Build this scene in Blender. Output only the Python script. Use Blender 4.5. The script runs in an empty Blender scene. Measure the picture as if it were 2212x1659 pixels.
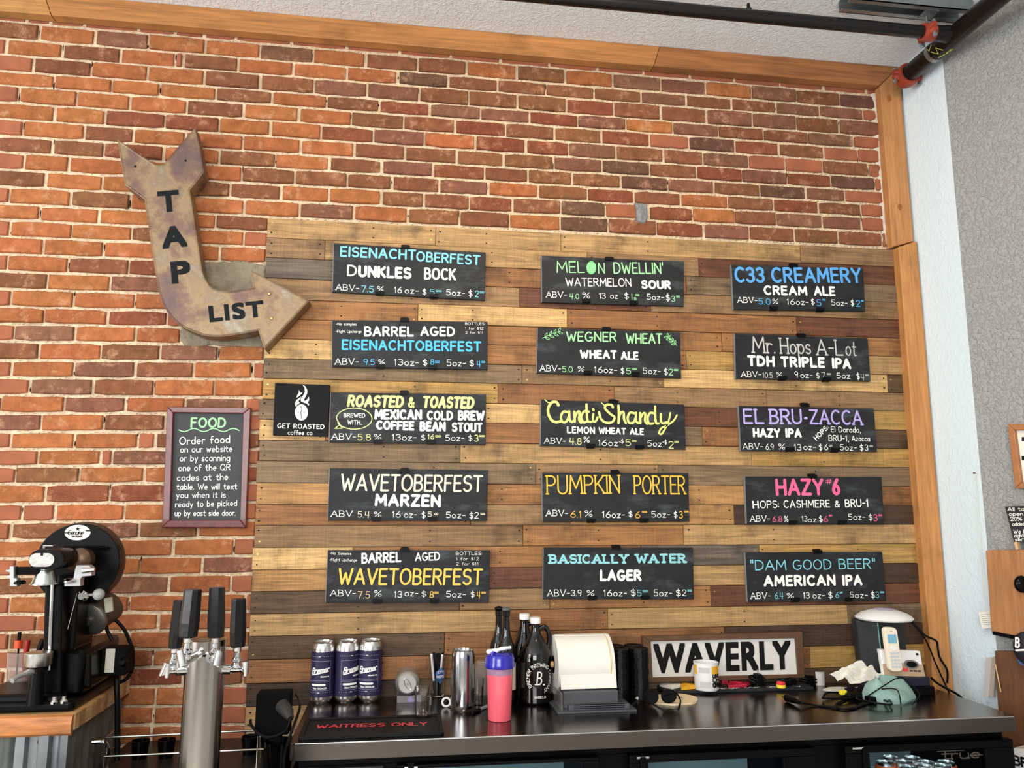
import bpy, math, random
from mathutils import Vector, Matrix
R = random.Random(7)
C = bpy.context.scene.collection
SC = bpy.context.scene
sin, cos, pi = math.sin, math.cos, math.pi

# ------------------------------------------------------------------ camera
F, YAW, PITCH, ROLL = 1700.0, .1406, .1581, .0017
CAM = Vector((.5233, -3.0163, 1.6131))
FW = Vector((sin(YAW)*cos(PITCH), cos(YAW)*cos(PITCH), sin(PITCH)))
_r0 = Vector((cos(YAW), -sin(YAW), 0)); _u0 = _r0.cross(FW)
RT = cos(ROLL)*_r0 + sin(ROLL)*_u0
UP = -sin(ROLL)*_r0 + cos(ROLL)*_u0
cd = bpy.data.cameras.new('camera'); co = bpy.data.objects.new('camera', cd); C.objects.link(co)
cd.sensor_width = 36; cd.lens = F/2212*36; cd.clip_start = .05
co.matrix_world = Matrix.Translation(CAM) @ Matrix((RT, UP, -FW)).transposed().to_4x4()
SC.camera = co

# ------------------------------------------------------------------ light
SC.view_settings.view_transform = 'Standard'; SC.view_settings.look = 'None'
SC.view_settings.gamma = 1; SC.view_settings.use_curve_mapping = False
SC.view_settings.exposure = 0.16
w = bpy.data.worlds.new('world'); SC.world = w; w.use_nodes = True
w.node_tree.nodes['Background'].inputs[0].default_value = (.80, .88, 1, 1)
w.node_tree.nodes['Background'].inputs[1].default_value = .66

def area(name, loc, target, sx, sy, power, col):
    d = bpy.data.lights.new(name, 'AREA'); d.shape = 'RECTANGLE'; d.size = sx; d.size_y = sy
    d.energy = power; d.color = col
    o = bpy.data.objects.new(name, d); C.objects.link(o); o.location = loc
    o.rotation_euler = (Vector(target)-Vector(loc)).to_track_quat('-Z', 'Y').to_euler()
    return o
area('window_light_left', (-3.4, -2.6, 2.1), (1.6, 0, 2.75), 2.2, 2.4, 178, (.98, .985, 1))
area('window_light_front', (-.2, -6.3, 2.4), (1.0, -1.0, 2.2), 3.8, 1.8, 215, (.95, .98, 1))
area('pendant_light', (1.1, -1.7, 3.45), (1.1, -.55, .9), .5, .5, 22, (1, .80, .56))

# ------------------------------------------------------------------ photo pixel -> point on a real plane
def ray(px, py): return FW + RT*((px-1106)/F) + UP*((829.5-py)/F)
def WP(px, py, y=0.0):
    d = ray(px, py); return CAM + d*((y-CAM.y)/d.y)
def ZP(px, py, z=.95):
    d = ray(px, py); return CAM + d*((z-CAM.z)/d.z)
def XPt(px, py, x):
    d = ray(px, py); return CAM + d*((x-CAM.x)/d.x)
def mpp(p):   # metres per pixel at a point
    return (Vector(p)-CAM).dot(FW)/F

# ------------------------------------------------------------------ materials
def srgb(r, g, b):
    f = lambda c: (c/255/12.92) if c/255 <= .04045 else ((c/255+.055)/1.055)**2.4
    return (f(r), f(g), f(b), 1)
MATS = {}
def mat(name, col, rough=.5, metal=0, spec=.5, bump=0, bscale=60, var=0, vscale=8, trans=0, ior=1.45, emit=None, estr=1, coat=0, stretch=None, alpha=1):
    if name in MATS: return MATS[name]
    m = bpy.data.materials.new(name); m.use_nodes = True; MATS[name] = m
    nt = m.node_tree; N = nt.nodes; L = nt.links; b = N['Principled BSDF']
    col = srgb(*col) if max(col[:3]) > 1.01 else tuple(col[:3])+(1,)
    b.inputs['Base Color'].default_value = col; b.inputs['Roughness'].default_value = rough
    b.inputs['Metallic'].default_value = metal; b.inputs['Specular IOR Level'].default_value = spec
    b.inputs['Transmission Weight'].default_value = trans; b.inputs['IOR'].default_value = ior
    b.inputs['Coat Weight'].default_value = coat
    if emit: b.inputs['Emission Color'].default_value = srgb(*emit); b.inputs['Emission Strength'].default_value = estr
    tc = N.new('ShaderNodeTexCoord'); src = tc.outputs['Object']
    if stretch:
        mp = N.new('ShaderNodeMapping'); mp.inputs['Scale'].default_value = stretch; L.new(src, mp.inputs[0]); src = mp.outputs[0]
    if var:
        n = N.new('ShaderNodeTexNoise'); n.inputs['Scale'].default_value = vscale; n.inputs['Detail'].default_value = 6; L.new(src, n.inputs[0])
        mr = N.new('ShaderNodeMapRange'); mr.inputs[1].default_value = .3; mr.inputs[2].default_value = .7
        mr.inputs[3].default_value = 1-var; mr.inputs[4].default_value = 1+var; L.new(n.outputs[0], mr.inputs[0])
        mx = N.new('ShaderNodeVectorMath'); mx.operation = 'SCALE'; mx.inputs[0].default_value = col[:3]; L.new(mr.outputs[0], mx.inputs['Scale'])
        L.new(mx.outputs[0], b.inputs['Base Color'])
    if bump:
        n2 = N.new('ShaderNodeTexNoise'); n2.inputs['Scale'].default_value = bscale; n2.inputs['Detail'].default_value = 4; L.new(src, n2.inputs[0])
        bp = N.new('ShaderNodeBump'); bp.inputs['Strength'].default_value = 1; bp.inputs['Distance'].default_value = bump
        L.new(n2.outputs[0], bp.inputs['Height']); L.new(bp.outputs[0], b.inputs['Normal'])
    return m

def wood_mat(name, grain=(2.2, 2.2, 42), contrast=.38, rough=.6, stain=.5, bump=.0012, kerf=.22):
    """grain along X; base colour comes from the object's own colour"""
    if name in MATS: return MATS[name]
    m = bpy.data.materials.new(name); m.use_nodes = True; MATS[name] = m
    nt = m.node_tree; N = nt.nodes; L = nt.links; b = N['Principled BSDF']
    oi = N.new('ShaderNodeObjectInfo'); tc = N.new('ShaderNodeTexCoord')
    add = N.new('ShaderNodeVectorMath'); add.operation = 'ADD'
    sc = N.new('ShaderNodeVectorMath'); sc.operation = 'SCALE'; sc.inputs[0].default_value = (37, 11, 53); L.new(oi.outputs['Random'], sc.inputs['Scale'])
    L.new(tc.outputs['Object'], add.inputs[0]); L.new(sc.outputs[0], add.inputs[1])
    mp = N.new('ShaderNodeMapping'); mp.inputs['Scale'].default_value = grain; L.new(add.outputs[0], mp.inputs[0])
    n = N.new('ShaderNodeTexNoise'); n.inputs['Scale'].default_value = 1.6; n.inputs['Detail'].default_value = 8; n.inputs['Roughness'].default_value = .62; n.inputs['Distortion'].default_value = 1.1
    L.new(mp.outputs[0], n.inputs[0])
    mp2 = N.new('ShaderNodeMapping'); mp2.inputs['Scale'].default_value = (grain[0]*3, 6, grain[2]*4); L.new(add.outputs[0], mp2.inputs[0])
    n2 = N.new('ShaderNodeTexNoise'); n2.inputs['Scale'].default_value = 1.2; n2.inputs['Detail'].default_value = 5; L.new(mp2.outputs[0], n2.inputs[0])
    n3 = N.new('ShaderNodeTexNoise'); n3.inputs['Scale'].default_value = 5.5; n3.inputs['Detail'].default_value = 7; n3.inputs['Roughness'].default_value = .65; L.new(add.outputs[0], n3.inputs[0])
    def mr(src, a, bb, c, d):
        q = N.new('ShaderNodeMapRange'); q.inputs[1].default_value = a; q.inputs[2].default_value = bb; q.inputs[3].default_value = c; q.inputs[4].default_value = d
        L.new(src, q.inputs[0]); return q.outputs[0]
    g1 = mr(n.outputs[0], .3, .7, 1-contrast, 1+contrast); g2 = mr(n2.outputs[0], .3, .7, 1-contrast*.45, 1+contrast*.45)
    g3 = mr(n3.outputs[0], .33, .48, 1-stain, 1.0)
    mm = N.new('ShaderNodeMath'); mm.operation = 'MULTIPLY'; L.new(g1, mm.inputs[0]); L.new(g2, mm.inputs[1])
    m2 = N.new('ShaderNodeMath'); m2.operation = 'MULTIPLY'; L.new(mm.outputs[0], m2.inputs[0]); L.new(g3, m2.inputs[1])
    mp4 = N.new('ShaderNodeMapping'); mp4.inputs['Scale'].default_value = (grain[2]*3.2, 3, grain[0]*2.0) if grain[0] < grain[2] else (grain[2]*2, 3, grain[0]*1.2); L.new(add.outputs[0], mp4.inputs[0])
    n4 = N.new('ShaderNodeTexNoise'); n4.inputs['Scale'].default_value = 1.5; n4.inputs['Detail'].default_value = 4; L.new(mp4.outputs[0], n4.inputs[0])
    g4 = mr(n4.outputs[0], .35, .65, 1-contrast*kerf, 1+contrast*kerf)
    m3 = N.new('ShaderNodeMath'); m3.operation = 'MULTIPLY'; L.new(m2.outputs[0], m3.inputs[0]); L.new(g4, m3.inputs[1]); m2 = m3
    cs = N.new('ShaderNodeVectorMath'); cs.operation = 'SCALE'; L.new(oi.outputs['Color'], cs.inputs[0]); L.new(m2.outputs[0], cs.inputs['Scale'])
    L.new(cs.outputs[0], b.inputs['Base Color']); b.inputs['Roughness'].default_value = rough; b.inputs['Specular IOR Level'].default_value = .3
    bp = N.new('ShaderNodeBump'); bp.inputs['Distance'].default_value = bump; L.new(mm.outputs[0], bp.inputs['Height']); L.new(bp.outputs[0], b.inputs['Normal'])
    return m

def brick_mat(name, stain_col, stain_lo=.54, stain_hi=.70, bump=.004):
    if name in MATS: return MATS[name]
    m = bpy.data.materials.new(name); m.use_nodes = True; MATS[name] = m
    nt = m.node_tree; N = nt.nodes; L = nt.links; b = N['Principled BSDF']
    oi = N.new('ShaderNodeObjectInfo'); geo = N.new('ShaderNodeNewGeometry')
    n = N.new('ShaderNodeTexNoise'); n.inputs['Scale'].default_value = 22; n.inputs['Detail'].default_value = 8; n.inputs['Roughness'].default_value = .7; L.new(geo.outputs['Position'], n.inputs[0])
    q = N.new('ShaderNodeMapRange'); q.inputs[1].default_value = .3; q.inputs[2].default_value = .7; q.inputs[3].default_value = .66; q.inputs[4].default_value = 1.26; L.new(n.outputs[0], q.inputs[0])
    cs = N.new('ShaderNodeVectorMath'); cs.operation = 'SCALE'; L.new(oi.outputs['Color'], cs.inputs[0]); L.new(q.outputs[0], cs.inputs['Scale'])
    n2 = N.new('ShaderNodeTexNoise'); n2.inputs['Scale'].default_value = 16; n2.inputs['Detail'].default_value = 9; n2.inputs['Roughness'].default_value = .75; L.new(geo.outputs['Position'], n2.inputs[0])
    q2 = N.new('ShaderNodeMapRange'); q2.inputs[1].default_value = stain_lo; q2.inputs[2].default_value = stain_hi; q2.inputs[3].default_value = 0; q2.inputs[4].default_value = .75; L.new(n2.outputs[0], q2.inputs[0])
    mx = N.new('ShaderNodeMix'); mx.data_type = 'RGBA'; L.new(q2.outputs[0], mx.inputs[0]); L.new(cs.outputs[0], mx.inputs[6]); mx.inputs[7].default_value = stain_col
    L.new(mx.outputs[2], b.inputs['Base Color']); b.inputs['Roughness'].default_value = .9; b.inputs['Specular IOR Level'].default_value = .15
    n3 = N.new('ShaderNodeTexNoise'); n3.inputs['Scale'].default_value = 70; n3.inputs['Detail'].default_value = 6; L.new(geo.outputs['Position'], n3.inputs[0])
    bp = N.new('ShaderNodeBump'); bp.inputs['Distance'].default_value = bump; L.new(n3.outputs[0], bp.inputs['Height']); L.new(bp.outputs[0], b.inputs['Normal'])
    return m

def plaster(name, col, scale=46, dist=.006):
    if name in MATS: return MATS[name]
    m = mat(name, col, rough=.85, spec=.2)
    nt = m.node_tree; N = nt.nodes; L = nt.links; b = N['Principled BSDF']
    geo = N.new('ShaderNodeNewGeometry')
    n = N.new('ShaderNodeTexNoise'); n.inputs['Scale'].default_value = scale; n.inputs['Detail'].default_value = 3; n.inputs['Distortion'].default_value = .9; L.new(geo.outputs['Position'], n.inputs[0])
    rp = N.new('ShaderNodeMapRange'); rp.inputs[1].default_value = .46; rp.inputs[2].default_value = .60; L.new(n.outputs[0], rp.inputs[0])
    bp = N.new('ShaderNodeBump'); bp.inputs['Distance'].default_value = dist; L.new(rp.outputs[0], bp.inputs['Height']); L.new(bp.outputs[0], b.inputs['Normal'])
    return m

# ------------------------------------------------------------------ objects
def root_loc(o):
    v = Vector((0, 0, 0))
    while o: v = v + o.location; o = o.parent
    return v
def thing(name, label, cat, loc=(0, 0, 0), rotz=0, group=None, rot=None):
    o = bpy.data.objects.new(name, None); C.objects.link(o); o.location = loc
    o.rotation_euler = rot if rot else (0, 0, rotz); o.empty_display_size = .05
    o['label'] = label; o['category'] = cat
    if group: o['group'] = group
    return o
def tag(o, label, cat, group=None):
    o['label'] = label; o['category'] = cat
    if group: o['group'] = group
    return o
class MB:
    def __init__(s): s.v = []; s.f = []
    def add(s, vs, fs):
        n = len(s.v); s.v += [Vector(v) for v in vs]; s.f += [tuple(i+n for i in f) for f in fs]; return s
    def box(s, a, b):
        x0, y0, z0 = [min(a[i], b[i]) for i in range(3)]; x1, y1, z1 = [max(a[i], b[i]) for i in range(3)]
        return s.add([(x0,y0,z0),(x1,y0,z0),(x1,y1,z0),(x0,y1,z0),(x0,y0,z1),(x1,y0,z1),(x1,y1,z1),(x0,y1,z1)],
                     [(0,3,2,1),(4,5,6,7),(0,1,5,4),(1,2,6,5),(2,3,7,6),(3,0,4,7)])
    def rbox(s, a, b, r=.01, n=4, axis=2, edge=None):
        """box with rounded vertical (axis) edges"""
        A = Vector([min(a[i], b[i]) for i in range(3)]); B = Vector([max(a[i], b[i]) for i in range(3)])
        i, j = [(1, 2), (2, 0), (0, 1)][axis]
        pts = []
        for (cx, cy, a0) in ((B[i]-r, B[j]-r, 0), (A[i]+r, B[j]-r, 90), (A[i]+r, A[j]+r, 180), (B[i]-r, A[j]+r, 270)):
            for k in range(n+1):
                t = math.radians(a0+90*k/n); pts.append((cx+r*cos(t), cy+r*sin(t)))
        e = edge or min(r*.5, (B[axis]-A[axis])*.2); rings = []
        cxm, cym = (A[i]+B[i])/2, (A[j]+B[j])/2
        hx, hy = (B[i]-A[i])/2, (B[j]-A[j])/2
        for (z, sc) in ((A[axis], 1-e/max(hx, hy)), (A[axis]+e, 1), (B[axis]-e, 1), (B[axis], 1-e/max(hx, hy))):
            rg = []
            for (x, y) in pts:
                v = [0, 0, 0]; v[i] = cxm+(x-cxm)*sc; v[j] = cym+(y-cym)*sc; v[axis] = z; rg.append(v)
            rings.append(rg)
        return s.loft(rings, True, True)
    def loft(s, rings, cap0=False, cap1=False, closed=True):
        n = len(rings[0]); vs = [v for r in rings for v in r]; fs = []
        for k in range(len(rings)-1):
            for i in range(n if closed else n-1):
                j = (i+1) % n; fs.append((k*n+i, k*n+j, (k+1)*n+j, (k+1)*n+i))
        if cap0: fs.append(tuple(range(n-1, -1, -1)))
        if cap1: fs.append(tuple((len(rings)-1)*n+i for i in range(n)))
        return s.add(vs, fs)
    def lathe(s, prof, c=(0, 0, 0), n=28, axis=(0, 0, 1), sx=1, sy=1):
        """prof: list of (r, h)"""
        ax = Vector(axis).normalized(); t = Vector((1, 0, 0)) if abs(ax.x) < .9 else Vector((0, 1, 0))
        if abs(ax.z) > .99: u = Vector((1, 0, 0)); v = Vector((0, 1, 0)) * (1 if ax.z > 0 else -1)
        else: u = ax.cross(t).normalized(); v = ax.cross(u)
        c = Vector(c)
        rings = [[c+ax*h+u*(r*sx*cos(2*pi*i/n))+v*(r*sy*sin(2*pi*i/n)) for i in range(n)] for r, h in prof]
        return s.loft(rings, prof[0][0] > 1e-5, prof[-1][0] > 1e-5)
    def tube(s, pts, r, n=10, smooth=0):
        pts = [Vector(p) for p in pts]
        if smooth: pts = catmull(pts, smooth)
        rr = r if isinstance(r, (list, tuple)) else [r]*len(pts)
        if len(rr) != len(pts): rr = [rr[int(i*(len(rr)-1)/(len(pts)-1)+.5)] for i in range(len(pts))]
        rings = []; prev = None
        for i, p in enumerate(pts):
            d = (pts[min(i+1, len(pts)-1)]-pts[max(i-1, 0)])
            if d.length < 1e-9: d = Vector((0, 0, 1))
            d.normalize()
            if prev is None:
                u = d.cross(Vector((0, 0, 1)));
                if u.length < .1: u = d.cross(Vector((1, 0, 0)))
            else: u = prev - d*prev.dot(d)
            u.normalize(); prev = u; v = d.cross(u)
            rings.append([p+u*(rr[i]*cos(2*pi*k/n))+v*(rr[i]*sin(2*pi*k/n)) for k in range(n)])
        return s.loft(rings, True, True)
    def ball(s, c, r, n=14, m=8, sc=(1, 1, 1)):
        c = Vector(c); rings = []
        for i in range(m+1):
            t = -pi/2+pi*i/m; rr = max(cos(t), 1e-3)
            rings.append([c+Vector((r*rr*cos(2*pi*k/n)*sc[0], r*rr*sin(2*pi*k/n)*sc[1], r*sin(t)*sc[2])) for k in range(n)])
        return s.loft(rings, True, True)
    def prism(s, poly, y0, y1):
        """poly in XZ (list of (x,z)), extruded from y0 (front) to y1 (back)"""
        n = len(poly); vs = [(x, y0, z) for x, z in poly]+[(x, y1, z) for x, z in poly]
        fs = [tuple(range(n)), tuple(range(2*n-1, n-1, -1))]+[(i, i+n, (i+1) % n+n, (i+1) % n) for i in range(n)]
        return s.add(vs, fs)
    def move(s, v): s.v = [a+Vector(v) for a in s.v]; return s
    def xf(s, m): s.v = [m @ a for a in s.v]; return s
    def build(s, name, m, parent=None, smooth=False, world=False, centre=False, kind=None, color=None, label=None, bevel=0):
        off = root_loc(parent) if (parent and world) else Vector((0, 0, 0))
        vs = [v-off for v in s.v]; loc = Vector((0, 0, 0))
        if centre:
            loc = Vector([(min(v[i] for v in vs)+max(v[i] for v in vs))/2 for i in range(3)]); vs = [v-loc for v in vs]
        me = bpy.data.meshes.new(name); me.from_pydata([tuple(v) for v in vs], [], s.f); me.update()
        me.materials.append(m)
        if smooth:
            for p in me.polygons: p.use_smooth = True
        o = bpy.data.objects.new(name, me); C.objects.link(o); o.location = loc
        if smooth:
            try: me.set_sharp_from_angle(angle=math.radians(38))
            except Exception: pass
        if parent: o.parent = parent
        if kind: o['kind'] = kind
        if color: o.color = color
        if label: o['label'] = label
        if bevel:
            md = o.modifiers.new('bevel', 'BEVEL'); md.width = bevel; md.segments = 2; md.limit_method = 'ANGLE'
        return o
def catmull(p, k=6, closed=False):
    out = []; n = len(p)
    for i in range(n if closed else n-1):
        if closed: a, b, c, d = p[i-1], p[i], p[(i+1) % n], p[(i+2) % n]
        else: a = p[max(i-1, 0)]; b = p[i]; c = p[i+1]; d = p[min(i+2, n-1)]
        for j in range(k):
            t = j/k; out.append(.5*((2*b)+(c-a)*t+(2*a-5*b+4*c-d)*t*t+(3*b-a-3*c+d)*t**3))
    if not closed: out.append(p[-1])
    return out
def copy_tree(o, loc, label, group=None, rot=None):
    r = o.copy(); C.objects.link(r); r.location = loc
    if rot is not None: r.rotation_euler = rot
    if label: r['label'] = label
    if group: r['group'] = group
    for ch in list(o.children):
        c = ch.copy(); C.objects.link(c); c.parent = r
        for g in list(ch.children):
            d = g.copy(); C.objects.link(d); d.parent = c
    return r

# ------------------------------------------------------------------ hand lettering (stroke alphabet)
def AR(cx, cy, rx, ry, a0, a1, n=9):
    return [(cx+rx*cos(math.radians(a0+(a1-a0)*i/n)), cy+ry*sin(math.radians(a0+(a1-a0)*i/n))) for i in range(n+1)]
G = {
'A': (.66, [[(0,0),(.33,1),(.66,0)], [(.12,.34),(.54,.34)]]),
'B': (.52, [[(0,0),(0,1)], [(0,1),(.22,1)]+AR(.24,.76,.22,.24,90,-90)+[(0,.52)], [(.22,.52)]+AR(.26,.26,.26,.26,90,-90)+[(0,0)]]),
'C': (.60, [AR(.34,.5,.34,.5,52,308,14)]),
'D': (.60, [[(0,0),(0,1)], [(0,1),(.18,1)]+AR(.2,.5,.4,.5,90,-90,12)+[(0,0)]]),
'E': (.46, [[(.46,1),(0,1),(0,0),(.46,0)], [(0,.52),(.4,.52)]]),
'F': (.46, [[(.46,1),(0,1),(0,0)], [(0,.52),(.38,.52)]]),
'G': (.66, [AR(.34,.5,.34,.5,55,345,14)+[(.67,.42),(.4,.42)]]),
'H': (.56, [[(0,0),(0,1)], [(.56,0),(.56,1)], [(0,.5),(.56,.5)]]),
'I': (.02, [[(.01,0),(.01,1)]]),
'J': (.4, [[(.4,1),(.4,.22)]+AR(.2,.22,.2,.22,0,-160)]),
'K': (.54, [[(0,0),(0,1)], [(.52,1),(0,.42)], [(.16,.56),(.54,0)]]),
'L': (.46, [[(0,1),(0,0),(.46,0)]]),
'M': (.74, [[(0,0),(.06,1),(.37,.3),(.68,1),(.74,0)]]),
'N': (.58, [[(0,0),(0,1),(.58,0),(.58,1)]]),
'O': (.68, [AR(.34,.5,.34,.5,90,450,20)]),
'P': (.50, [[(0,0),(0,1)], [(0,1),(.24,1)]+AR(.25,.74,.25,.26,90,-90)+[(0,.48)]]),
'Q': (.70, [AR(.34,.5,.34,.5,90,450,20), [(.42,.25),(.7,-.05)]]),
'R': (.54, [[(0,0),(0,1)], [(0,1),(.24,1)]+AR(.25,.75,.25,.25,90,-90)+[(0,.5)], [(.24,.5),(.54,0)]]),
'S': (.52, [AR(.27,.75,.25,.25,35,230,8)+AR(.26,.26,.26,.26,60,-150,9)]),
'T': (.56, [[(0,1),(.56,1)], [(.28,1),(.28,0)]]),
'U': (.56, [[(0,1),(0,.28)]+AR(.28,.28,.28,.28,180,360,10)+[(.56,1)]]),
'V': (.62, [[(0,1),(.31,0),(.62,1)]]),
'W': (.86, [[(0,1),(.22,0),(.43,.72),(.64,0),(.86,1)]]),
'X': (.56, [[(0,1),(.56,0)], [(.56,1),(0,0)]]),
'Y': (.58, [[(0,1),(.29,.48),(.58,1)], [(.29,.48),(.29,0)]]),
'Z': (.54, [[(0,1),(.54,1),(0,0),(.54,0)]]),
'0': (.50, [AR(.25,.5,.25,.5,90,450,18)]),
'1': (.22, [[(0,.78),(.14,1),(.14,0)]]),
'2': (.50, [AR(.25,.74,.24,.26,170,-30,9)+[(0,0),(.5,0)]]),
'3': (.48, [AR(.22,.75,.23,.25,150,-90,9), AR(.22,.26,.26,.26,90,-150,10)]),
'4': (.52, [[(.06,1),(0,.38),(.5,.38)], [(.4,1),(.36,-.05)]]),
'5': (.48, [[(.44,1),(.06,1),(.03,.56)]+AR(.22,.32,.26,.31,110,-140,10)]),
'6': (.50, [[(.4,1),(.12,.62)]+AR(.25,.28,.25,.28,165,-195,16)]),
'7': (.48, [[(0,1),(.48,1),(.16,0)]]),
'8': (.48, [AR(.24,.76,.2,.24,90,450,14), AR(.24,.26,.24,.26,90,450,16)]),
'9': (.48, [AR(.23,.73,.23,.27,0,360,16)+[(.46,.7),(.34,0)]]),
'a': (.42, [AR(.2,.3,.2,.3,20,340,12), [(.42,.6),(.42,0)]]),
'b': (.42, [[(0,1),(0,0)], AR(.21,.3,.21,.3,165,-165,12)]),
'c': (.38, [AR(.21,.3,.21,.3,50,310,10)]),
'd': (.42, [AR(.2,.3,.2,.3,20,340,12), [(.42,1),(.42,0)]]),
'e': (.42, [[(.02,.3),(.41,.3)]+AR(.21,.3,.21,.3,0,310,12)]),
'f': (.32, [AR(.24,.84,.12,.16,40,180,5)+[(.12,0)], [(0,.56),(.3,.56)]]),
'g': (.42, [AR(.2,.3,.2,.3,20,340,12), [(.42,.6),(.42,-.1)]+AR(.22,-.1,.2,.2,0,-140,6)]),
'h': (.40, [[(0,1),(0,0)], [(0,.36)]+AR(.2,.4,.2,.2,160,0,6)+[(.4,0)]]),
'i': (.02, [[(.01,.6),(.01,0)], [(.01,.82),(.01,.86)]]),
'j': (.2, [[(.16,.6),(.16,-.14)]+AR(.04,-.12,.12,.14,0,-120,5), [(.16,.82),(.16,.86)]]),
'k': (.38, [[(0,1),(0,0)], [(.34,.6),(0,.26)], [(.12,.36),(.38,0)]]),
'l': (.02, [[(.01,1),(.01,0)]]),
'm': (.62, [[(0,.6),(0,0)], [(0,.38)]+AR(.155,.42,.155,.18,160,0,6)+[(.31,0)], [(.31,.38)]+AR(.465,.42,.155,.18,160,0,6)+[(.62,0)]]),
'n': (.40, [[(0,.6),(0,0)], [(0,.36)]+AR(.2,.4,.2,.2,160,0,6)+[(.4,0)]]),
'o': (.44, [AR(.22,.3,.22,.3,90,450,16)]),
'p': (.42, [[(0,.6),(0,-.34)], AR(.21,.3,.21,.3,165,-165,12)]),
'q': (.42, [AR(.2,.3,.2,.3,20,340,12), [(.42,.6),(.42,-.34)]]),
'r': (.28, [[(0,.6),(0,0)], [(0,.34)]+AR(.18,.38,.18,.22,160,50,5)]),
's': (.34, [AR(.17,.45,.16,.15,30,240,7)+AR(.17,.15,.17,.15,60,-150,7)]),
't': (.34, [[(.16,.92),(.16,.1),(.24,0),(.34,.02)], [(0,.6),(.34,.6)]]),
'u': (.40, [[(0,.6),(0,.2)]+AR(.2,.2,.2,.2,180,360,6)+[(.4,.6)], [(.4,.3),(.4,0)]]),
'v': (.40, [[(0,.6),(.2,0),(.4,.6)]]),
'w': (.58, [[(0,.6),(.15,0),(.29,.5),(.43,0),(.58,.6)]]),
'x': (.38, [[(0,.6),(.38,0)], [(.38,.6),(0,0)]]),
'y': (.42, [[(0,.6),(.21,.02)], [(.42,.6),(.12,-.34)]]),
'z': (.36, [[(0,.6),(.36,.6),(0,0),(.36,0)]]),
'$': (.42, [AR(.21,.70,.20,.18,35,230,7)+AR(.21,.30,.21,.20,60,-150,8), [(.21,1.08),(.21,-.08)]]),
'%': (.70, [AR(.14,.8,.14,.18,90,450,12), [(.66,1),(.06,0)], AR(.56,.2,.14,.18,90,450,12)]),
'&': (.62, [[(.6,.02),(.14,.68)]+AR(.27,.82,.14,.17,200,-20,8)+[(.1,.42)]+AR(.24,.22,.24,.22,150,300,8)+[(.6,.42)]]),
'-': (.30, [[(0,.45),(.3,.45)]]), '.': (.02, [[(.01,0),(.01,.03)]]), ',': (.08, [[(.06,.06),(0,-.12)]]),
':': (.02, [[(.01,.12),(.01,.15)], [(.01,.55),(.01,.58)]]), "'": (.04, [[(.03,1.05),(.01,.8)]]),
'"': (.18, [[(.02,1.05),(.02,.75)], [(.17,1.05),(.17,.75)]]),
'#': (.5, [[(.12,0),(.2,1)], [(.32,0),(.4,1)], [(0,.32),(.48,.32)], [(.02,.66),(.5,.66)]]),
'!': (.02, [[(.01,1),(.01,.3)], [(.01,0),(.01,.03)]]),
'@': (.62, [AR(.15,.72,.14,.2,90,450,10), AR(.46,.72,.14,.2,90,450,10), [(.02,.34),(.6,.38)]]),
' ': (.34, []),
}
def layout(s, gap=.17, serif=0, slant=0):
    """-> list of strokes (2D points, cap height 1), total width"""
    x = 0; out = []
    for ch in s:
        wd, st = G.get(ch, G['-'])
        for p in st:
            q = [(x+a+slant*b, b) for a, b in p]; out.append(q)
            if serif and ch.isalpha():
                for (e, nb) in ((p[0], p[1]), (p[-1], p[-2])):
                    if (abs(e[1]) < .02 or abs(e[1]-1) < .02 or (ch.islower() and abs(e[1]-.6) < .02)) and abs(nb[1]-e[1]) > .8*abs(nb[0]-e[0]) and len(p) < 8:
                        out.append([(x+e[0]-serif+slant*e[1], e[1]), (x+e[0]+serif+slant*e[1], e[1])])
        x += wd+gap*(1 if ch != ' ' else .6)
    return out, x-gap
def ribbon(pts, hw, mb, f, cap=True):
    """flat stroke of half width hw; f maps (x,y)->3D"""
    P = [Vector((a, b)) for a, b in pts]
    Q = [P[0]]
    for p in P[1:]:
        if (p-Q[-1]).length > 1e-6: Q.append(p)
    P = Q
    if len(P) < 2: P = [P[0], P[0]+Vector((hw*.2, 0))]
    # split at sharp corners
    segs = [[P[0]]]
    for i in range(1, len(P)):
        segs[-1].append(P[i])
        if i < len(P)-1 and (P[i]-P[i-1]).normalized().dot((P[i+1]-P[i]).normalized()) < .75: segs.append([P[i]])
    def disc(c, n=10):
        m = len(mb.v); mb.v += [f(c.x+hw*cos(2*pi*k/n), c.y+hw*sin(2*pi*k/n)) for k in range(n)]; mb.f.append(tuple(range(m, m+n))); lift(m)
    base = len(mb.v); nrm_ = getattr(mb, 'nrm', Vector((0, -1, 0))); cnt = getattr(mb, 'cnt', 0)
    def lift(m0):
        nonlocal cnt
        cnt = (cnt+1) % 29; mb.cnt = cnt; dlt = cnt*1.6e-5
        for i_ in range(m0, len(mb.v)):
            mb.v[i_] = mb.v[i_]+(nrm_ if nrm_ is not None else Vector((0, -1, 0)))*dlt
    for sg in segs:
        L, Rr = [], []
        for i, p in enumerate(sg):
            d = (sg[min(i+1, len(sg)-1)]-sg[max(i-1, 0)]).normalized(); nrm = Vector((-d.y, d.x))
            L.append(p+nrm*hw); Rr.append(p-nrm*hw)
        m = len(mb.v); n = len(sg)
        mb.v += [f(a.x, a.y) for a in L]+[f(a.x, a.y) for a in Rr]
        mb.f += [(m+n+i, m+n+i+1, m+i+1, m+i) for i in range(n-1)]
        lift(m)
    if cap:
        disc(P[0]); disc(P[-1])
        for sg in segs[1:]: disc(sg[0])
def frame2(a, b, hpx=None):
    """2D frame on a plane facing -Y: origin a, x towards b"""
    u = (b-a).normalized(); v = Vector((-u.z, 0, u.x)); return u, v
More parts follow.
